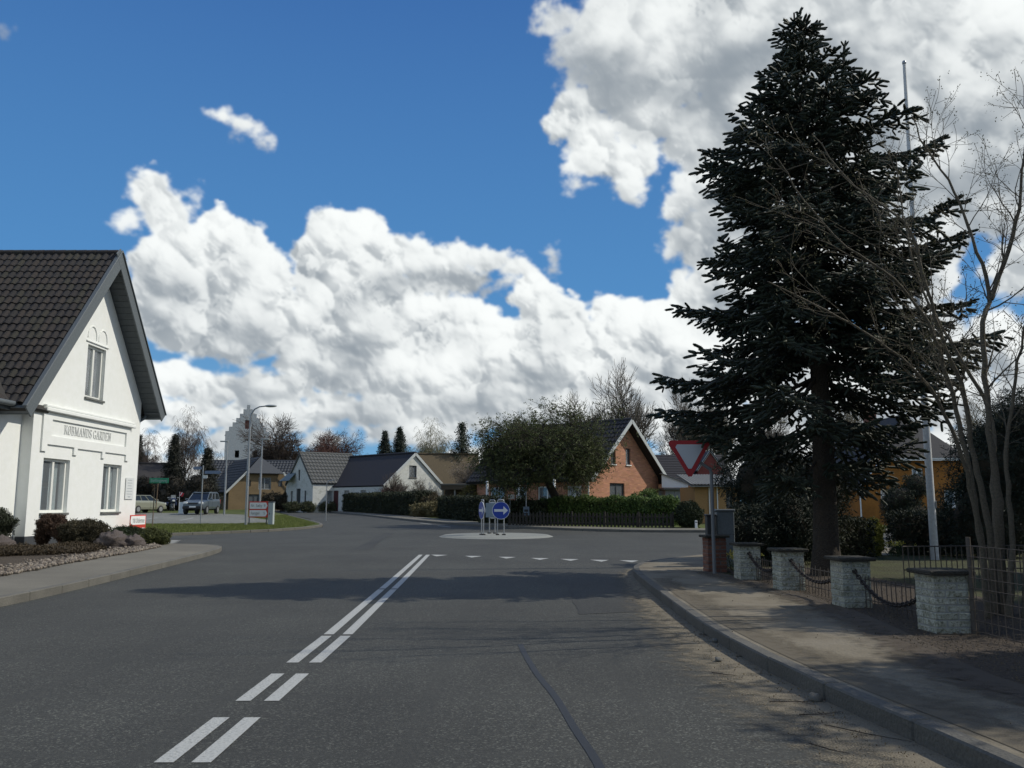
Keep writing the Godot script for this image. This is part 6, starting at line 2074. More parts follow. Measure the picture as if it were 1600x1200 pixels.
func build_fence_and_hedges() -> void:
	var r := RandomNumberGenerator.new()
	r.seed = 17
	# picket fence along the far pavement
	var wood := mat("dark fence wood", Color(0.035, 0.030, 0.024), 0.9, patchy_fine, 2.0)
	var a := Vector3(-0.2, gy(-45.6) + 0.1, -45.6)
	var b := Vector3(7.9, gy(-42.7) + 0.1, -42.7)
	var f := thing("picket_fence", "low dark wooden picket fence in front of the brick house", "fence", a)
	var n := 46
	var bs := facing(a, b)
	var picket := MB.new()
	picket.plate(outline([[-0.05, -0.02], [0.05, -0.02], [0.05, 0.66], [0, 0.72], [-0.05, 0.66]]), 0.022)
	var pm := picket.mesh()
	var turn := Basis(bs.z, Vector3.UP, bs.z.cross(Vector3.UP))
	for i in n:
		piece("picket", pm, wood, f, Transform3D(turn.rotated(turn.z, r.randfn() * 0.012), (b - a) * ((i + 0.5) / n) + Vector3(0, r.randfn() * 0.006 - 0.02, 0)))
	for h in [0.17, 0.50]:
		obj("rail", boxed((b - a) * 0.5 + Vector3(0, h, 0) - turn.z * 0.045, Vector3(a.distance_to(b), 0.07, 0.04), 0.005, turn), wood, f)
	for i in 6:
		obj("post", boxed((b - a) * (i / 5.0) + Vector3(0, 0.33, 0) - turn.z * 0.10, Vector3(0.09, 0.86, 0.09), 0.008, turn), wood, f)
	var leaf := spray(5, 0.13, 0.07, 101)
	var lm := leafy("leaf 0.30", 0.3)
	var hd := thing("green_hedge", "fresh green hedge behind the picket fence", "hedge", at(5.2, 47.0, 0.1), -0.34)
	hedge(hd, 7.4, 1.35, 1.1, 5200, leaf, lm, Color(0.045, 0.085, 0.018), Color(0.13, 0.19, 0.045), 102, mats["twig core"], 0.2)
	shrub("green_shrub", "leafy light green shrub at the corner of the brick house", at(7.7, 49.5, 0.1), [[Vector3(0, 0.9, 0), Vector3(0.9, 0.95, 0.8)], [Vector3(0.7, 0.7, 0), Vector3(0.8, 0.75, 0.7)]], 1800, leaf, Color(0.05, 0.09, 0.02), Color(0.14, 0.2, 0.05), 103, "", 0.3)
	hd = thing("dark_hedge", "long dark clipped hedge before the white cottage", "hedge", at(-10.4, 70.6, 0.1), -atan2(15.0, 8.1))
	hedge(hd, 17.0, 1.55, 1.6, 6800, leaf, leafy("leaf 0.10", 0.1), Color(0.014, 0.020, 0.009), Color(0.045, 0.055, 0.022), 104, mats["twig core"], 0.08)
	hd = thing("dark_hedge", "shorter dark clipped hedge behind the traffic island", "hedge", at(-2.9, 55.3, 0.1), -atan2(6.0, 2.75))
	hedge(hd, 6.4, 1.35, 1.5, 4200, leaf, leafy("leaf 0.10", 0.1), Color(0.014, 0.020, 0.009), Color(0.04, 0.05, 0.02), 105, mats["twig core"], 0.08)
	hd = thing("dark_hedge", "dark hedge in the shade of the garden tree", "hedge", at(0.2, 48.8, 0.1), -0.6)
	hedge(hd, 4.2, 1.15, 1.2, 2800, leaf, leafy("leaf 0.10", 0.1), Color(0.016, 0.022, 0.010), Color(0.05, 0.065, 0.025), 106, mats["twig core"], 0.15)
	shrub("golden_shrub", "tawny yellow shrub above the hedge behind the island", at(-2.6, 61.0, 0.1), [[Vector3(0, 1.3, 0), Vector3(1.2, 1.2, 1.0)], [Vector3(1.0, 1.0, 0), Vector3(0.9, 0.9, 0.8)]], 2000, leaf, Color(0.09, 0.07, 0.012), Color(0.17, 0.15, 0.04), 107, "", 0.3)
	shrub("dry_shrub", "straw-coloured dry shrub between the two dark hedges", at(-5.4, 60.6, 0.1), [[Vector3(0, 0.5, 0), Vector3(0.9, 0.6, 0.7)], [Vector3(-1.0, 0.45, -0.6), Vector3(0.8, 0.5, 0.7)]], 1500, leaf, Color(0.10, 0.085, 0.03), Color(0.23, 0.20, 0.10), 108)
	shrub("brown_shrub", "brown twiggy shrub behind the dry planting", at(-6.1, 63.5, 0.1), [[Vector3(0, 0.8, 0), Vector3(1.1, 0.9, 0.9)], [Vector3(1.2, 0.7, -0.5), Vector3(1.0, 0.8, 0.9)]], 1700, leaf, Color(0.05, 0.04, 0.022), Color(0.12, 0.10, 0.05), 109)
	shrub("red_flowering_shrub", "low shrub with red blossoms before the white cottage gable", at(-10.2, 72.6, 0.1), [[Vector3(0, 1.2, 0), Vector3(1.1, 0.8, 0.8)]], 900, leaf, Color(0.2, 0.03, 0.03), Color(0.42, 0.09, 0.08), 110)
	for k in 5:
		shrub("border_shrub", ["small green shrub by the cottage door", "round green shrub below the cottage window", "low olive shrub along the cottage wall", "dry yellow plant along the cottage wall", "small dark shrub at the cottage corner"][k], at([-18.3, -17.2, -16.2, -15.3, -19.6][k], [77.5, 78.4, 78.9, 79.2, 77.2][k], 0.1), [[Vector3(0, 0.4, 0), Vector3(0.7, 0.5, 0.5)]], 420, leaf, Color(0.025, 0.035, 0.012), Color(0.10, 0.11, 0.05), 120 + k, "shrubs along the cottage wall")
	shrub("round_bush", "dense round clipped bush on the lawn right of the picket fence", at(8.75, 42.9, 0.1), [[Vector3(0, 0.6, 0), Vector3(0.68, 0.66, 0.6)]], 2600, spray(5, 0.09, 0.05, 111), Color(0.016, 0.026, 0.010), Color(0.045, 0.06, 0.022), 112, "", 0.1, 0.1)
	var mp := thing("marker_post", "short white marker post in front of the round bush", "post", at(8.9, 42.0, 0.1))
	obj("post", boxed(Vector3(0, 0.18, 0), Vector3(0.12, 0.40, 0.06), 0.01), mats["white paint"], mp)
	obj("band", boxed(Vector3(0, 0.30, 0.032), Vector3(0.1, 0.05, 0.004)), mats["dark steel"], mp)


# ---------------------------------------------------------------- left: bushes of the white house, car park, lamps and signs
func build_left() -> void:
	build_left_bed()
	build_street_furniture()
	build_vehicles()
	build_verge_grass()

func build_left_bed() -> void:
	var fine := spray(7, 0.055, 0.02, 131)
	var b := 0.12
	shrub("clipped_bush", "dark clipped bush cut off by the left edge", Vector3(-14.35, b, -24.1), [[Vector3(0, 0.72, 0), Vector3(0.52, 0.32, 0.5)], [Vector3(-0.12, 0.42, 0), Vector3(0.48, 0.3, 0.5)]], 3600, fine, Color(0.014, 0.020, 0.010), Color(0.04, 0.05, 0.022), 132, "", 0.1)
	shrub("weeping_shrub", "russet brown weeping shrub before the left lower window", Vector3(-12.9, b, -24.6), [[Vector3(-0.1, 0.62, 0), Vector3(0.40, 0.28, 0.4)], [Vector3(0.25, 0.45, 0.05), Vector3(0.33, 0.26, 0.4)], [Vector3(-0.3, 0.35, 0.1), Vector3(0.16, 0.3, 0.25)], [Vector3(0.3, 0.22, 0.1), Vector3(0.12, 0.25, 0.2)]], 5200, fine, Color(0.035, 0.020, 0.012), Color(0.11, 0.065, 0.04), 133, "", 0.15)
	shrub("weeping_shrub", "dark brownish green weeping shrub left of the boulder", Vector3(-11.9, b, -24.2), [[Vector3(0, 0.5, 0), Vector3(0.60, 0.26, 0.5)], [Vector3(0.45, 0.3, 0.05), Vector3(0.24, 0.34, 0.4)], [Vector3(-0.3, 0.34, 0), Vector3(0.26, 0.32, 0.4)], [Vector3(0.08, 0.26, 0.1), Vector3(0.3, 0.28, 0.35)]], 5200, fine, Color(0.022, 0.022, 0.010), Color(0.085, 0.07, 0.035), 134, "", 0.15)
	shrub("green_shrub", "low rounded dark green shrub behind the boulder", Vector3(-11.4, b, -26.0), [[Vector3(0, 0.18, 0), Vector3(0.76, 0.32, 0.6)]], 4200, fine, Color(0.014, 0.024, 0.008), Color(0.04, 0.06, 0.02), 135, "", 0.15)
	shrub("green_shrub", "low yellowish green shrub at the pavement corner", Vector3(-10.75, b, -26.0), [[Vector3(0, 0.16, 0), Vector3(0.48, 0.30, 0.5)]], 2600, fine, Color(0.03, 0.04, 0.008), Color(0.11, 0.12, 0.03), 136, "", 0.2)
	shrub("heather", "low brown heather mat along the stone edging", Vector3(-11.0, b, -21.6), [[Vector3(0, 0.06, 0), Vector3(0.6, 0.16, 1.4)], [Vector3(-0.8, 0.06, 0.9), Vector3(0.6, 0.16, 1.2)]], 2600, fine, Color(0.03, 0.022, 0.010), Color(0.085, 0.06, 0.03), 137)
	# boulders
	var rock := mottle(mat("granite", Color(0.15, 0.125, 0.115), 0.9, grain(138, 0.05, 5, Color(0.5, 0.5, 0.5), Color(1, 1, 1), 512), 1.0, rough_bump, 2.0), patchy, 0.6)
	var n := FastNoiseLite.new()
	n.seed = 8
	n.frequency = 1.3
	n.fractal_octaves = 3
	for k in 3:
		var m := MB.new()
		m.lump(Vector3.ZERO, [Vector3(0.42, 0.30, 0.46), Vector3(0.30, 0.24, 0.34), Vector3(0.35, 0.26, 0.4)][k], n, 0.5, 16, 24)
		var o := obj("boulder", m.mesh(), rock)
		o.position = [Vector3(-11.05, 0.25, -24.0), Vector3(-10.6, 0.20, -24.3), Vector3(-13.1, 0.22, -22.2)][k]
		tag(o, ["larger grey boulder in front of the low green shrub", "smaller grey boulder right of the larger one", "grey boulder cut by the left edge of the bed"][k], "boulder", "boulders in the bed")
	# edging of loose pale cobbles
	var r := RandomNumberGenerator.new()
	r.seed = 139
	var edge := walk([[-8.4, 10.0], [-8.55, 14.6], [-9.05, 17.7], [-9.45, 21.4], [-9.95, 24.4], [-10.4, 25.2]], 0.1)
	var where: Array[Transform3D] = []
	var tint := PackedColorArray()
	for i in 3400:
		var p := edge[r.randi() % edge.size()]
		var off := absf(r.randfn()) * 0.42 - 0.1
		var s := r.randf_range(0.2, 0.62) * (1.5 if r.randf() < 0.1 else 1.0)
		where.append(Transform3D(any_turn(r, s), Vector3(p.x - off, 0.135 + 0.02 * s, -p.y + r.randfn() * 0.05)))
		tint.append(tone(r, Color(0.09, 0.072, 0.055), Color(0.27, 0.235, 0.19)))
	var st := MB.new()
	st.lump(Vector3.ZERO, Vector3(0.075, 0.035, 0.055), n, 0.7, 5, 7)
	var cm := mat("cobble", Color(1, 1, 1), 0.9)
	cm.vertex_color_use_as_albedo = true
	tag(multi("cobbles", st.mesh(), cm, where, tint, self), "edging of loose pale cobbles between bed and pavement", "", "", "stuff")

func lamp(label: String, where: Vector3, high: float, arm: Vector3, flat: bool) -> void:
	var l := thing("street_lamp", label, "street lamp", where, 0.0, "street lamps round the car park")
	var steel: Material = mats["steel"]
	var b := MB.new()
	b.tube(PackedVector3Array([Vector3(0, -0.1, 0), Vector3(0, high * 0.55, 0), Vector3(0, high * 0.56, 0), Vector3(0, high - (0.7 if not flat else 0.0), 0)]), PackedFloat32Array([0.075, 0.07, 0.055, 0.045]), 10)
	obj("column", b.mesh(), steel, l)
	if not flat:
		var c := MB.new()
		var up := high - 0.7
		c.tube(PackedVector3Array([Vector3(0, up, 0), Vector3(0, up + 0.3, 0) + arm * 0.05, Vector3(0, up + 0.55, 0) + arm * 0.25, Vector3(0, up + 0.68, 0) + arm * 0.55, Vector3(0, up + 0.72, 0) + arm]), PackedFloat32Array([0.045, 0.042, 0.04, 0.036, 0.034]), 8)
		obj("arm", c.mesh(), steel, l)
		var h := MB.new()
		h.lump(Vector3(0, up + 0.72, 0) + arm * 1.25, Vector3(0.34, 0.075, 0.13), lump_noise, 0.0, 8, 12)
		obj("lantern", h.mesh(), mat("lantern grey", Color(0.30, 0.33, 0.33), 0.5), l)
	else:
		obj("lantern", boxed(Vector3(0, high, 0) + arm * 0.5, Vector3(0.62, 0.10, 0.24), 0.03), mat("lantern grey", Color(0.30, 0.33, 0.33), 0.5), l)

func build_street_furniture() -> void:
	lamp("tall curved street lamp on the verge left of the red signs", at(-14.0, 45.7, 0.1), 6.3, Vector3(0.85, 0, 0), false)
	lamp("flat-headed street lamp at the car park, nearest the farmhouse", at(-18.2, 62.5, 0.1), 5.55, Vector3(0.4, 0, 0), true)
	lamp("flat-headed street lamp right of the parked off-roader", at(-22.4, 67.5, 0.1), 5.7, Vector3(-0.5, 0, 0), true)
	var grey: Material = mats["steel"]
	var ink := mat("sign ink", Color(0.2, 0.2, 0.2), 0.6)
	# red and white direction board
	var s := thing("direction_board", "red-bordered board with two white arrow panels on the verge", "sign", at(-13.5, 46.2, 0.1))
	obj("backing", boxed(Vector3(0, 0.82, 0), Vector3(1.04, 0.84, 0.03), 0.006), mat("sign red", Color(0.55, 0.05, 0.03), 0.5), s)
	for k in 2:
		var y := 1.02 - k * 0.40
		var b := MB.new()
		b.plate(outline([[-0.48, -0.165], [0.38, -0.165], [0.47, 0.0], [0.38, 0.165], [-0.48, 0.165]]), 0.006, Transform3D(Basis.IDENTITY, Vector3(0, y, 0.022)))
		obj("panel", b.mesh(), mats["white paint"], s)
		lettering(s, ["Nr. Søby  9", "Fangel     5"][k], 0.13, 0.004, Transform3D(Basis.IDENTITY, Vector3(-0.03, y, 0.026)), ink, "Droid Sans", 0.74)
	for x in [-0.5, 0.42]:
		obj("post", bars([[Vector3(x, -0.1, -0.04), Vector3(x, 1.2, -0.04)]], 0.03, 8), mats["dark steel"], s)
	var c := thing("cable_cabinet", "pale grey cable cabinet right of the red direction board", "cabinet", at(-12.85, 46.3, 0.1))
	obj("body", boxed(Vector3(0, 0.58, 0), Vector3(0.27, 1.22, 0.3), 0.012), mat("pale cabinet", Color(0.48, 0.54, 0.53), 0.6, patchy_fine, 1.0), c)
	obj("lid", boxed(Vector3(0, 1.2, 0), Vector3(0.31, 0.05, 0.34), 0.012), mat("cabinet lid", Color(0.12, 0.14, 0.155), 0.6), c)
	obj("lock", boxed(Vector3(-0.06, 0.6, 0.152), Vector3(0.035, 0.1, 0.008)), mats["black"], c)
	# green place-name board
	s = thing("green_sign", "green name board on two thin posts beside the white house", "sign", at(-18.3, 44.2, 0.1))
	obj("board", boxed(Vector3(0.22, 2.32, 0), Vector3(0.98, 0.27, 0.03), 0.02), mat("board green", Color(0.02, 0.27, 0.14), 0.45), s)
	lettering(s, "Bellingevej", 0.15, 0.004, Transform3D(Basis.IDENTITY, Vector3(0.22, 2.32, 0.018)), mat("sign pale", Color(0.5, 0.6, 0.52), 0.6), "Droid Sans", 0.84)
	obj("post", bars([[Vector3(0, -0.1, -0.03), Vector3(0, 1.95, -0.03)]], 0.026, 8), mat("rusty post", Color(0.16, 0.11, 0.07), 0.8), s)
	obj("post", bars([[Vector3(0.12, 0.9, -0.04), Vector3(0.16, 2.3, -0.04)]], 0.024, 8), mats["rusty post"], s)
	# finger post
	s = thing("finger_post", "grey post with two blue-grey finger signs before the off-roader", "sign", at(-17.0, 47.4, 0.1))
	obj("post", bars([[Vector3(0, -0.1, 0), Vector3(0, 3.2, 0)]], 0.034, 8), grey, s)
	var fm := mat("finger blue", Color(0.19, 0.24, 0.34), 0.5)
	var b1 := MB.new()
	b1.plate(outline([[-0.08, -0.08], [-0.08, 0.08], [-0.48, 0.08], [-0.58, 0.0], [-0.48, -0.08]]), 0.02, Transform3D(Basis.IDENTITY, Vector3(0, 3.05, 0.03)))
	obj("finger", b1.mesh(), fm, s)
	var b2 := MB.new()
	b2.plate(outline([[0.06, -0.085], [0.06, 0.085], [0.88, 0.085], [0.98, 0.0], [0.88, -0.085]]), 0.02, Transform3D(Basis.IDENTITY, Vector3(0.04, 2.82, 0.03)))
	obj("finger", b2.mesh(), fm, s)
	obj("white_plate", boxed(Vector3(0.15, 2.58, 0.03), Vector3(0.24, 0.18, 0.02), 0.03), mats["white paint"], s)
	# lone pole with a bent top by the cottages
	s = thing("sign_post", "slender pole with a small bent top on the tip of the verge", "post", at(-11.9, 55.5, 0.1))
	var b3 := MB.new()
	b3.tube(PackedVector3Array([Vector3(0, -0.1, 0), Vector3(0, 2.3, 0), Vector3(0.1, 2.45, 0), Vector3(0.4, 2.5, 0)]), PackedFloat32Array([0.035, 0.03, 0.028, 0.026]), 8)
	obj("post", b3.mesh(), grey, s)
	obj("plate", boxed(Vector3(0.45, 2.5, 0), Vector3(0.14, 0.05, 0.1), 0.01), grey, s)
	# little flag on a white stand
	s = thing("flag_stand", "white board with a small red and white flag left of the off-roader", "flag", at(-27.0, 70.5, 0.1))
	obj("board", boxed(Vector3(0.1, 0.45, 0), Vector3(0.42, 0.95, 0.05), 0.01, Basis(Vector3(1, 0, 0), -0.12)), mat("board pale", Color(0.5, 0.56, 0.58), 0.6), s)
	obj("staff", bars([[Vector3(-0.08, 0.3, 0.06), Vector3(-0.08, 1.75, 0.06)]], 0.015, 6), mats["white paint"], s)
	obj("flag", boxed(Vector3(0.08, 1.55, 0.06), Vector3(0.32, 0.30, 0.012), 0.0, Basis(Vector3(0, 0, 1), -0.5)), mat("flag red", Color(0.45, 0.03, 0.04), 0.8), s)
	obj("flag_cross", boxed(Vector3(0.06, 1.58, 0.069), Vector3(0.06, 0.30, 0.006), 0.0, Basis(Vector3(0, 0, 1), -0.5)), mats["white paint"], s)
	var w := setting("bay_markings", "white parking bay lines on the car park")
	for k in 4:
		var x := -20.5 - k * 2.7
		sheet("bay_line", outline([[x, 53.5 + k * 0.6], [x + 0.12, 53.5 + k * 0.6], [x - 0.9, 58.5 + k * 0.6], [x - 1.02, 58.5 + k * 0.6]]), 0.113, mats["road paint"], w)

# body sections along z (front +): [z, half width, sill height, shoulder height, top height, half width at top]
func car_body(list: Array) -> ArrayMesh:
	var b := MB.new()
	var ring := []
	for s in list:
		var z: float = s[0]
		ring.append([Vector3(-s[1] * 0.93, s[2], z), Vector3(-s[1], s[2] + 0.16, z), Vector3(-s[1], s[3] - 0.12, z), Vector3(-s[1] * 0.965, s[3], z), Vector3(-s[5], s[4], z), Vector3(0, s[4] + 0.025, z),
			Vector3(s[5], s[4], z), Vector3(s[1] * 0.965, s[3], z), Vector3(s[1], s[3] - 0.12, z), Vector3(s[1], s[2] + 0.16, z), Vector3(s[1] * 0.93, s[2], z)])
	var m: int = ring[0].size()
	for i in ring.size() - 1:
		for k in m:
			var p: Vector3 = ring[i][k]
			var q: Vector3 = ring[i][(k + 1) % m]
			var mid := Vector3(0, 0.75, p.z)
			b.quad(p, q, ring[i + 1][(k + 1) % m], ring[i + 1][k], (p + q) * 0.5 - mid)
	for e in [0, ring.size() - 1]:
		for k in range(1, m - 1):
			b.tri_out(ring[e][0], ring[e][k], ring[e][k + 1], Vector3(0, 0, -1 if e == 0 else 1))
	return b.mesh()

func make_car(label: String, where: Vector3, turn: float, paint: Material, tall: bool, group: String) -> Node3D:
	var c := thing("parked_car", label, "car", where, turn, group)
	var w := 0.86
	var up := 0.12 if tall else 0.0
	var sill := 0.30 + up
	var belt := 0.98 + up
	var hood := 0.94 + up
	var roof := 1.44 + up * 1.9
	var L := 2.05
	obj("body", car_body([[-L, w * 0.9, sill + 0.1, belt - 0.15, belt - 0.02, w * 0.8], [-L + 0.12, w * 0.97, sill, belt, belt + 0.06, w * 0.86], [-L + 0.5, w, sill, belt, belt + 0.05, w * 0.9], [0.85, w, sill, belt - 0.02, belt + 0.02, w * 0.9], [1.1, w, sill, belt - 0.06, hood + 0.02, w * 0.86], [L - 0.25, w * 0.96, sill, hood - 0.10, hood - 0.06, w * 0.8], [L - 0.05, w * 0.88, sill + 0.05, hood - 0.22, hood - 0.16, w * 0.74], [L, w * 0.8, sill + 0.1, hood - 0.3, hood - 0.24, w * 0.66]]), paint, c)
	# cabin: dark glass all round under a painted roof, with painted pillars
	var glass := mat("car glass", Color(0.018, 0.022, 0.026), 0.06)
	var cab := [[-L + 0.22, 0.74, belt + 0.02], [-L + 0.42, 0.66, roof - 0.06], [0.25, 0.64, roof - 0.03], [0.98, 0.74, belt + 0.0]]
	if tall: cab[0][0] = -L + 0.14; cab[1][0] = -L + 0.26
	var g := MB.new()
	var P := func(k: int, s: float) -> Vector3: return Vector3(s * cab[k][1], cab[k][2], cab[k][0])
	g.quad(P.call(3, -1), P.call(3, 1), P.call(2, 1), P.call(2, -1), Vector3(0, 0.5, 1))
	obj("windscreen", g.mesh(), glass, c)
	g = MB.new()
	g.quad(P.call(0, -1), P.call(0, 1), P.call(1, 1), P.call(1, -1), Vector3(0, 0.3, -1))
	obj("rear_window", g.mesh(), glass, c)
	for s in [-1.0, 1.0]:
		g = MB.new()
		g.quad(P.call(0, s), P.call(3, s), P.call(2, s), P.call(1, s), Vector3(s, 0, 0))
		obj("side_window", g.mesh(), glass, c)
		var pil := MB.new()
		for q in [[0, 1, 0.055], [2, 3, 0.035]]:
			pil.bar(P.call(q[0], s), P.call(q[1], s), q[2], 6)
		for f in [0.36, 0.66]:
			pil.bar(P.call(0, s).lerp(P.call(3, s), f), P.call(1, s).lerp(P.call(2, s), f), 0.032, 6)
		obj("pillars", pil.mesh(), paint, c).set_meta("kind", "stuff")
		obj("mirror", boxed(Vector3(s * (w + 0.1), belt + 0.06, 0.72), Vector3(0.2, 0.14, 0.1), 0.03), paint, c)
		obj("headlight", boxed(Vector3(s * w * 0.68, hood - 0.2, L - 0.07), Vector3(0.36, 0.2, 0.16), 0.05), mat("lamp glass", Color(0.62, 0.64, 0.62), 0.15), c)
		obj("tail_light", boxed(Vector3(s * w * 0.86, belt - 0.12, -L + 0.04), Vector3(0.16, 0.34 if tall else 0.24, 0.14), 0.03), mat("tail red", Color(0.28, 0.025, 0.02), 0.3), c)
		obj("door_seam", boxed(Vector3(s * (w + 0.001), sill + 0.36, 0.1), Vector3(0.006, 0.6, 0.012)), mats["black"], c)
	var rf := MB.new()
	rf.block(Vector3(0, roof - 0.01, (cab[1][0] + cab[2][0]) * 0.5), Vector3(1.32, 0.07, cab[2][0] - cab[1][0] + 0.12), 0.03)
	if tall:
		for s in [-1.0, 1.0]: rf.bar(Vector3(s * 0.6, roof + 0.06, cab[1][0] + 0.1), Vector3(s * 0.6, roof + 0.06, cab[2][0] - 0.1), 0.02, 6)
	obj("roof", rf.mesh(), paint, c)
	var plastic := mat("car plastic", Color(0.02, 0.021, 0.022), 0.7)
	obj("bumper", boxed(Vector3(0, sill + 0.1, L - 0.02), Vector3(1.56, 0.24, 0.16), 0.05), plastic if tall else paint, c)
	obj("bumper", boxed(Vector3(0, sill + 0.12, -L + 0.02), Vector3(1.56, 0.24, 0.16), 0.05), plastic if tall else paint, c)
	obj("grille", boxed(Vector3(0, hood - 0.24, L - 0.005), Vector3(0.74, 0.12, 0.05), 0.015), plastic, c)
	obj("number_plate", boxed(Vector3(0, sill + 0.16, L + 0.068), Vector3(0.5, 0.11, 0.01)), mats["white paint"], c)
	obj("number_plate", boxed(Vector3(0, belt - 0.3, -L - 0.005), Vector3(0.5, 0.11, 0.01)), mats["white paint"], c)
	var rad := 0.34 if tall else 0.31
	for s in [-1.0, 1.0]:
		for z in [-1.28, 1.28]:
			var ty := MB.new()
			ty.tube(PackedVector3Array([Vector3(s * (w - 0.2), rad, z), Vector3(s * (w - 0.18), rad, z), Vector3(s * (w + 0.005), rad, z), Vector3(s * (w + 0.02), rad, z)]), PackedFloat32Array([rad * 0.9, rad, rad, rad * 0.9]), 20)
			var wheel := obj("wheel", ty.mesh(), plastic, c)
			obj("rim", bars([[Vector3(s * (w + 0.0), rad, z), Vector3(s * (w + 0.03), rad, z)]], rad * 0.62, 14), mats["steel"], wheel)
	return c

func build_vehicles() -> void:
	var teal := mat("blue grey paint", Color(0.105, 0.135, 0.16), 0.25, null, 1.0, null, 0.0, 0.3)
	teal.clearcoat_enabled = true
	teal.clearcoat = 0.6
	var beige := mat("beige paint", Color(0.30, 0.31, 0.24), 0.25, null, 1.0, null, 0.0, 0.3)
	beige.clearcoat_enabled = true
	beige.clearcoat = 0.6
	make_car("blue-grey off-roader parked facing the road", at(-24.5, 68.4, 0.11), 0.02, teal, true, "cars in the car park")
	make_car("beige hatchback half hidden behind the white house", at(-31.0, 72.5, 0.11), 2.8, beige, false, "cars in the car park")
	# motorcycle
	var m := thing("motorcycle", "dark motorcycle with top box parked before the dark hedge", "motorcycle", at(-31.2, 79.5, 0.1), 0.5)
	var rubber := mat("car plastic", Color(0.02, 0.021, 0.022), 0.7)
	var blue := mat("bike blue", Color(0.02, 0.03, 0.07), 0.3)
	for z in [-0.72, 0.72]:
		var p := PackedVector3Array()
		var rr := PackedFloat32Array()
		for i in 21:
			p.append(Vector3(0, 0.31 + 0.26 * cos(TAU * i / 20.0), z + 0.26 * sin(TAU * i / 20.0)))
			rr.append(0.055)
		var t := MB.new()
		t.tube(p, rr, 8, false)
		var wh := obj("wheel", t.mesh(), rubber, m)
		obj("hub", bars([[Vector3(-0.06, 0.31, z), Vector3(0.06, 0.31, z)]], 0.08, 10), mats["steel"], wh)
	obj("engine", boxed(Vector3(0, 0.48, 0.02), Vector3(0.36, 0.36, 0.5), 0.06), mats["dark steel"], m)
	obj("tank", boxed(Vector3(0, 0.82, 0.2), Vector3(0.34, 0.26, 0.55), 0.09), blue, m)
	obj("seat", boxed(Vector3(0, 0.80, -0.42), Vector3(0.32, 0.12, 0.75), 0.05), rubber, m)
	obj("fairing", boxed(Vector3(0, 0.95, 0.66), Vector3(0.5, 0.46, 0.3), 0.1), blue, m)
	obj("windscreen", boxed(Vector3(0, 1.30, 0.62), Vector3(0.4, 0.36, 0.02), 0.0, Basis(Vector3(1, 0, 0), -0.5)), mats["glass"], m)
	obj("handlebar", bars([[Vector3(-0.38, 1.06, 0.42), Vector3(0.38, 1.06, 0.42)]], 0.02, 6), mats["steel"], m)
	obj("fork", bars([[Vector3(-0.09, 0.31, 0.74), Vector3(-0.09, 1.0, 0.5)], [Vector3(0.09, 0.31, 0.74), Vector3(0.09, 1.0, 0.5)]], 0.026, 6), mats["steel"], m)
	obj("top_box", boxed(Vector3(0, 1.14, -0.85), Vector3(0.46, 0.34, 0.4), 0.06), mats["dark steel"], m)
	for s in [-1.0, 1.0]:
		obj("pannier", boxed(Vector3(s * 0.36, 0.66, -0.62), Vector3(0.22, 0.34, 0.5), 0.05), blue, m)
		obj("mirror", boxed(Vector3(s * 0.42, 1.22, 0.45), Vector3(0.14, 0.09, 0.03), 0.01), mats["steel"], m)
	obj("headlight", boxed(Vector3(0, 0.95, 0.82), Vector3(0.24, 0.16, 0.05), 0.03), mat("lamp glass", Color(0.62, 0.64, 0.62), 0.15), m)
	obj("side_stand", bars([[Vector3(0.1, 0.4, 0.0), Vector3(0.3, 0.02, -0.08)]], 0.015, 5), mats["steel"], m)

# short tufts over the verge, longest along its kerb
func build_verge_grass() -> void:
	var r := RandomNumberGenerator.new()
	r.seed = 151
	var b := MB.new()
	for i in 9:
		var a := r.randf() * TAU
		var o := Vector3(r.randfn(), 0, r.randfn()) * 0.05
		var tip := o + Vector3(cos(a) * 0.05, r.randf_range(0.05, 0.1), sin(a) * 0.05)
		var s := Vector3(-sin(a), 0, cos(a)) * 0.008
		b.tri(o - s, tip, o + s)
	var area := outline([[-22, 35.0], [-15.1, 36.3], [-13.2, 38.8], [-11.4, 41.4], [-10.6, 44.5], [-10.8, 47.6], [-13.0, 54.0], [-17.2, 65.5], [-18.2, 60.5], [-14.1, 52.5], [-13.7, 49.2], [-15.6, 47.6], [-22, 47.4]])
	var where: Array[Transform3D] = []
	var tint := PackedColorArray()
	while where.size() < 15000:
		var p := Vector2(r.randf_range(-22.0, -10.4), r.randf_range(35.0, 66.0))
		if not Geometry2D.is_point_in_polygon(p, area):
			continue
		where.append(Transform3D(Basis(Vector3.UP, r.randf() * TAU) * Basis.from_scale(Vector3.ONE * r.randf_range(0.5, 1.1)), at(p.x, p.y, 0.098)))
		tint.append(tone(r, Color(0.07, 0.10, 0.016), Color(0.17, 0.20, 0.04)))
	tag(multi("grass", b.mesh(), leafy("leaf 0.30", 0.3), where, tint, self), "short tufted grass on the verge beside the car park", "", "", "stuff")


# ---------------------------------------------------------------- trees in the distance
var tree_kinds := {}

func kind_of(called: String, p: Dictionary, rad: float, seed_: int) -> Array:
	if not tree_kinds.has(called):
		tree_kinds[called] = tree_meshes(10.0, rad, p, seed_)
		var a: ArrayMesh = tree_kinds[called][1]
		if a.get_surface_count() > 0:
			print(called, " ", a.surface_get_arrays(0)[Mesh.ARRAY_INDEX].size() / 3, " top ", a.get_aabb().end.y, " wide ", a.get_aabb().size.x)
	return tree_kinds[called]

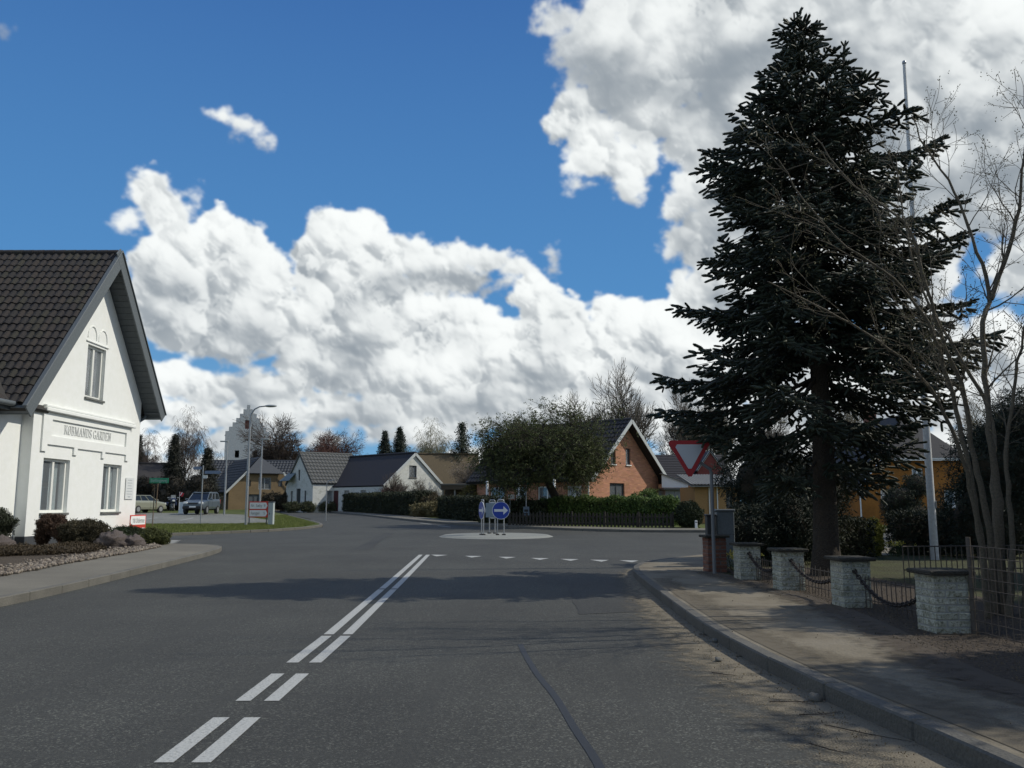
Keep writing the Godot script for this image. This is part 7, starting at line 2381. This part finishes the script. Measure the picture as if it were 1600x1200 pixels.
# meshes are grown for a tree of some size; «high» and «wide» are what this one shall measure
func plant(called: String, label: String, kind: Array, where: Vector3, high: float, wide: float, turn: float, bark: Material, twig: Material, group: String) -> Node3D:
	var t := thing(called, label, "tree", where, turn, group)
	var box: AABB = kind[1].get_aabb()
	var k := Vector3(wide / maxf(box.size.x, box.size.z), high / box.end.y, wide / maxf(box.size.x, box.size.z))
	var a := obj("trunk", kind[0], bark, t)
	a.scale = k
	var b := obj("crown", kind[1], twig, t)
	b.scale = k
	return t

func leaves_on(t: Node3D, kind: Array, leaf: Mesh, m: Material, each: int, loose: float, dark: Color, light: Color, seed_: int, called := "foliage") -> void:
	var r := RandomNumberGenerator.new()
	r.seed = seed_
	var s: Vector3 = t.get_child(1).scale
	var where: Array[Transform3D] = []
	var tint := PackedColorArray()
	for p: Vector3 in kind[2]:
		for k in each:
			where.append(Transform3D(any_turn(r, r.randf_range(0.6, 1.2)), p * s + Vector3(r.randfn(), r.randfn(), r.randfn()) * loose))
			tint.append(tone(r, dark, light))
	multi(called, leaf, m, where, tint, t)

func conifer(called: String, label: String, where: Vector3, high: float, wide: float, seed_: int, dark: Color, light: Color, thin: bool, group: String) -> void:
	var r := RandomNumberGenerator.new()
	r.seed = seed_
	var t := thing(called, label, "tree", where, 0.0, group)
	var b := MB.new()
	b.tube(PackedVector3Array([Vector3(0, -0.2, 0), Vector3(0, high * 0.6, 0), Vector3(0, high, 0)]), PackedFloat32Array([high * 0.018, high * 0.010, 0.02]), 8)
	obj("trunk", b.mesh(), mats["bark"], t)
	var pl: Array[Transform3D] = []
	var tint := PackedColorArray()
	var h := high * 0.08
	while h < high:
		var reach := wide * 0.5 * pow(1.0 - h / high, 0.8 if not thin else 0.9) + 0.05
		var n := 11 if thin else 15
		for k in n:
			var az := r.randf() * TAU
			var L := reach * r.randf_range(0.65, 1.1)
			var m := maxi(2, int(L / 0.22))
			for i in m:
				var f := (i + 0.7) / m
				var p := Vector3(cos(az) * L * f, h - L * f * 0.25 + 0.12 * L * f * f + r.randfn() * 0.06, sin(az) * L * f) + Vector3(r.randfn(), r.randfn(), r.randfn()) * 0.07
				if p.y < 0.1: continue
				pl.append(Transform3D(any_turn(r, r.randf_range(0.7, 1.2)), p))
				tint.append(tone(r, dark, light))
		h += 0.36 if thin else 0.24
	multi("crown", spray(8, 0.34, 0.07, 200), leafy("needle far", 0.05), pl, tint, t)

func build_trees() -> void:
	var bark: Material = mats["bark"]
	var grey: Material = mats["grey bark"]
	var twig := mat("twig brown", Color(0.085, 0.065, 0.052), 0.95)
	var twig2 := mat("twig grey", Color(0.12, 0.105, 0.085), 0.95)
	var twig3 := mat("twig red", Color(0.10, 0.048, 0.038), 0.95)
	var pale := mat("twig pale", Color(0.19, 0.175, 0.11), 0.95)
	var round_p := {"ratio": 0.66, "spread": 0.62, "kids": [7, 6, 5, 4], "levels": 5, "lift": 0.06, "wobble": 0.15, "thin": 0.013, "hang": 0.0, "from": 0.35, "stem": 0.36}
	var tall_p := {"ratio": 0.66, "spread": 0.55, "kids": [7, 5, 5, 3], "levels": 5, "lift": 0.16, "wobble": 0.13, "thin": 0.012, "hang": -0.03, "from": 0.35, "stem": 0.36}
	var birch_p := {"ratio": 0.60, "spread": 0.70, "kids": [9, 6, 5, 3], "levels": 5, "lift": 0.14, "wobble": 0.14, "thin": 0.009, "hang": 0.75, "from": 0.3, "stem": 0.52}
	var k1 := kind_of("round", round_p, 0.30, 301)
	var k2 := kind_of("tall", tall_p, 0.26, 302)
	var k3 := kind_of("tall two", tall_p, 0.24, 303)
	var k4 := kind_of("birch", birch_p, 0.20, 304)
	# left: birches and conifers behind the car park
	plant("weeping_birch", "tall weeping birch behind the car park", k4, at(-36.5, 96.0, 0.1), 11.6, 5.6, 0.4, grey, twig, "bare trees on the left")
	plant("weeping_birch", "lower weeping birch between white house and tall birch", k4, at(-41.2, 98.0, 0.1), 9.0, 6.4, 2.2, grey, twig, "bare trees on the left")
	plant("weeping_birch", "slim birch showing right of the tall birch", k4, at(-35.0, 100.0, 0.1), 7.6, 5.0, 4.0, grey, twig2, "bare trees on the left")
	conifer("conifer", "narrow dark conifer in front of the tall birch", at(-33.0, 84.0, 0.1), 7.2, 3.4, 311, Color(0.010, 0.013, 0.008), Color(0.03, 0.032, 0.02), false, "conifers behind the car park")
	conifer("conifer", "dark conifer right of the parked off-roader", at(-29.9, 84.5, 0.1), 5.8, 3.6, 312, Color(0.010, 0.013, 0.008), Color(0.03, 0.034, 0.02), false, "conifers behind the car park")
	conifer("conifer", "small dark conifer close to the white house", at(-42.2, 97.0, 0.1), 8.2, 2.6, 313, Color(0.014, 0.018, 0.012), Color(0.035, 0.04, 0.028), true, "conifers behind the car park")
	var leaf := spray(5, 0.16, 0.08, 201)
	for k in 4:
		shrub("dark_thicket", ["dark thicket behind the motorcycle", "dark thicket behind the off-roader", "dark thicket farther back behind the off-roader", "dark thicket behind the beige car"][k], at([-32.8, -30.2, -31.2, -36.6][k], [83.0, 82.0, 84.5, 85.0][k], 0.1), [[Vector3(0, 1.2, 0), Vector3(1.9, 1.5, 1.3)], [Vector3(0.5, 2.1, 0), Vector3(1.3, 1.2, 1.1)]], 2000, leaf, Color(0.010, 0.011, 0.007), Color(0.034, 0.030, 0.018), 320 + k, "thicket behind the car park", 0.1)
	for k in 3:
		shrub("garden_shrub", ["ochre shrub against the farmhouse gable", "dark low shrub by the farmhouse corner", "low shrub at the road before the farmhouse"][k], at([-23.6, -20.9, -21.8][k], [84.2, 84.6, 82.6][k], 0.1), [[Vector3(0, 0.8, 0), Vector3(0.9, 0.9, 0.8)]], 700, leaf, Color(0.014, 0.014, 0.008), Color(0.05, 0.042, 0.02), 330 + k, "shrubs by the farmhouse")
	# churchyard trees
	plant("bare_tree", "broad bare tree in front of the church tower", k1, at(-32.6, 122.0, 0.1), 13.2, 12.0, 0.9, bark, twig, "bare trees by the church")
	plant("bare_tree", "bare tree between the broad bare tree and the reddish one", k1, at(-29.0, 126.0, 0.1), 11.4, 9.0, 2.6, bark, twig, "bare trees by the church")
	var t := plant("budding_tree", "reddish brown budding tree above the cottage roof", k1, at(-25.2, 116.0, 0.1), 10.6, 10.0, 4.0, bark, twig3, "bare trees by the church")
	leaves_on(t, k1, spray(3, 0.13, 0.07, 202), leafy("leaf 0.20", 0.2), 1, 0.12, Color(0.06, 0.028, 0.022), Color(0.12, 0.06, 0.04), 341, "buds")
	t = plant("budding_tree", "olive budding tree right of the reddish one", k2, at(-22.0, 118.0, 0.1), 9.6, 6.0, 1.0, bark, twig2, "bare trees by the church")
	# behind the cottages
	conifer("conifer", "small dark conifer peeking over the black roof", at(-16.6, 112.0, 0.1), 9.4, 6.0, 351, Color(0.012, 0.02, 0.012), Color(0.03, 0.042, 0.028), false, "conifers behind the cottages")
	conifer("conifer", "taller dark conifer over the black roof", at(-14.4, 110.0, 0.1), 9.8, 6.4, 352, Color(0.012, 0.02, 0.012), Color(0.03, 0.042, 0.028), false, "conifers behind the cottages")
	t = plant("weeping_birch", "pale yellow-green birch right of the white gable", k4, at(-9.4, 98.0, 0.1), 10.4, 6.6, 0.2, grey, pale, "trees behind the cottages")
	leaves_on(t, k4, spray(2, 0.09, 0.05, 203), leafy("leaf 0.30", 0.3), 1, 0.1, Color(0.14, 0.14, 0.05), Color(0.27, 0.27, 0.12), 353)
	conifer("spruce_sapling", "slim open spruce left of the garden tree", at(-4.9, 84.0, 0.1), 8.6, 6.4, 354, Color(0.028, 0.042, 0.026), Color(0.06, 0.075, 0.045), true, "trees behind the cottages")
	t = plant("blossoming_tree", "small tree with pale blossom before the brown roof", k1, at(-3.3, 78.0, 0.1), 4.6, 4.2, 0.5, grey, twig2, "trees behind the cottages")
	leaves_on(t, k1, spray(3, 0.10, 0.06, 204), leafy("petal", 0.3), 1, 0.12, Color(0.20, 0.16, 0.12), Color(0.40, 0.34, 0.28), 355, "blossoms")
	conifer("conifer", "grey-green conifer half behind the garden tree", at(-2.2, 76.0, 0.1), 5.4, 3.6, 356, Color(0.03, 0.042, 0.026), Color(0.065, 0.08, 0.05), false, "trees behind the cottages")
	t = plant("bare_shrub", "bare branching shrub against the white cottage gable", k2, at(-9.4, 72.0, 0.1), 3.6, 3.4, 0.3, bark, twig, "shrubs by the cottage gable")
	t = plant("bare_shrub", "second bare shrub right of the gable window", k2, at(-7.5, 71.0, 0.1), 3.0, 3.2, 2.3, bark, twig2, "shrubs by the cottage gable")
	# garden tree before the brick house
	var apple_p := {"ratio": 0.66, "spread": 0.85, "kids": [7, 5, 4, 4], "levels": 5, "lift": 0.04, "wobble": 0.22, "thin": 0.011, "hang": 0.05, "from": 0.8, "stem": 0.33}
	var k5 := kind_of("apple", apple_p, 0.27, 305)
	t = plant("garden_tree", "broad dark tree with fresh green leaves before the brick house", k5, at(2.75, 48.0, 0.1), 7.0, 9.2, 0.7, bark, mat("twig dark", Color(0.035, 0.030, 0.022), 0.95), "")
	leaves_on(t, k5, spray(4, 0.10, 0.055, 205), leafy("leaf 0.30", 0.3), 3, 0.15, Color(0.035, 0.046, 0.013), Color(0.115, 0.135, 0.04), 361)
	# bare trees behind the brick house and behind the spruce
	var spots := [[14.0, 98.0, 17.4, 11.0, 0.2, "tall bare tree directly behind the brick house"], [9.6, 104.0, 14.6, 8.0, 1.4, "finely twigged bare tree left of the tall one"], [18.2, 92.0, 14.2, 8.0, 2.4, "bare tree above the white garage panel"], [20.2, 84.0, 13.4, 6.0, 3.3, "slender bare tree behind the give-way sign"], [25.0, 86.0, 12.2, 8.0, 4.2, "bare tree right of the give-way sign"], [30.0, 82.0, 11.6, 8.0, 5.0, "bare tree glimpsed left of the spruce trunk"], [36.0, 88.0, 12.0, 9.0, 0.8, "bare tree glimpsed right of the spruce trunk"], [48.0, 84.0, 11.5, 9.0, 1.9, "bare tree beyond the orange house"]]
	for k in spots.size():
		var s: Array = spots[k]
		plant("bare_tree", s[5], [k2, k3][k % 2], at(s[0], s[1], 0.1), s[2], s[3], s[4], grey, twig2 if k % 2 == 0 else mat("twig olive", Color(0.13, 0.115, 0.075), 0.95), "bare trees behind the brick house")
	# unseen evergreens added outside the view to shade the near pavement and garden
	var needle := spray(7, 0.2, 0.05, 206)
	for k in 4:
		shrub("shade_evergreen", ["unseen evergreen added for its shade, nearest the car", "unseen evergreen added for its shade, second from the car", "unseen evergreen added for its shade, third from the car", "unseen evergreen added for its shade, farthest from the car"][k], Vector3([8.2, 8.6, 9.4, 12.2][k], 0.1, -[3.0, 6.4, 9.8, 14.0][k]), [[Vector3(0, 1.3, 0), Vector3(1.7, 1.5, 1.9)], [Vector3(0, 3.0, 0), Vector3(1.5, 1.7, 1.7)], [Vector3(0, 4.6, 0), Vector3(1.1, 1.3, 1.2)]], 4200, needle, Color(0.012, 0.02, 0.012), Color(0.03, 0.042, 0.028), 370 + k, "unseen evergreens added for shade", 0.05)
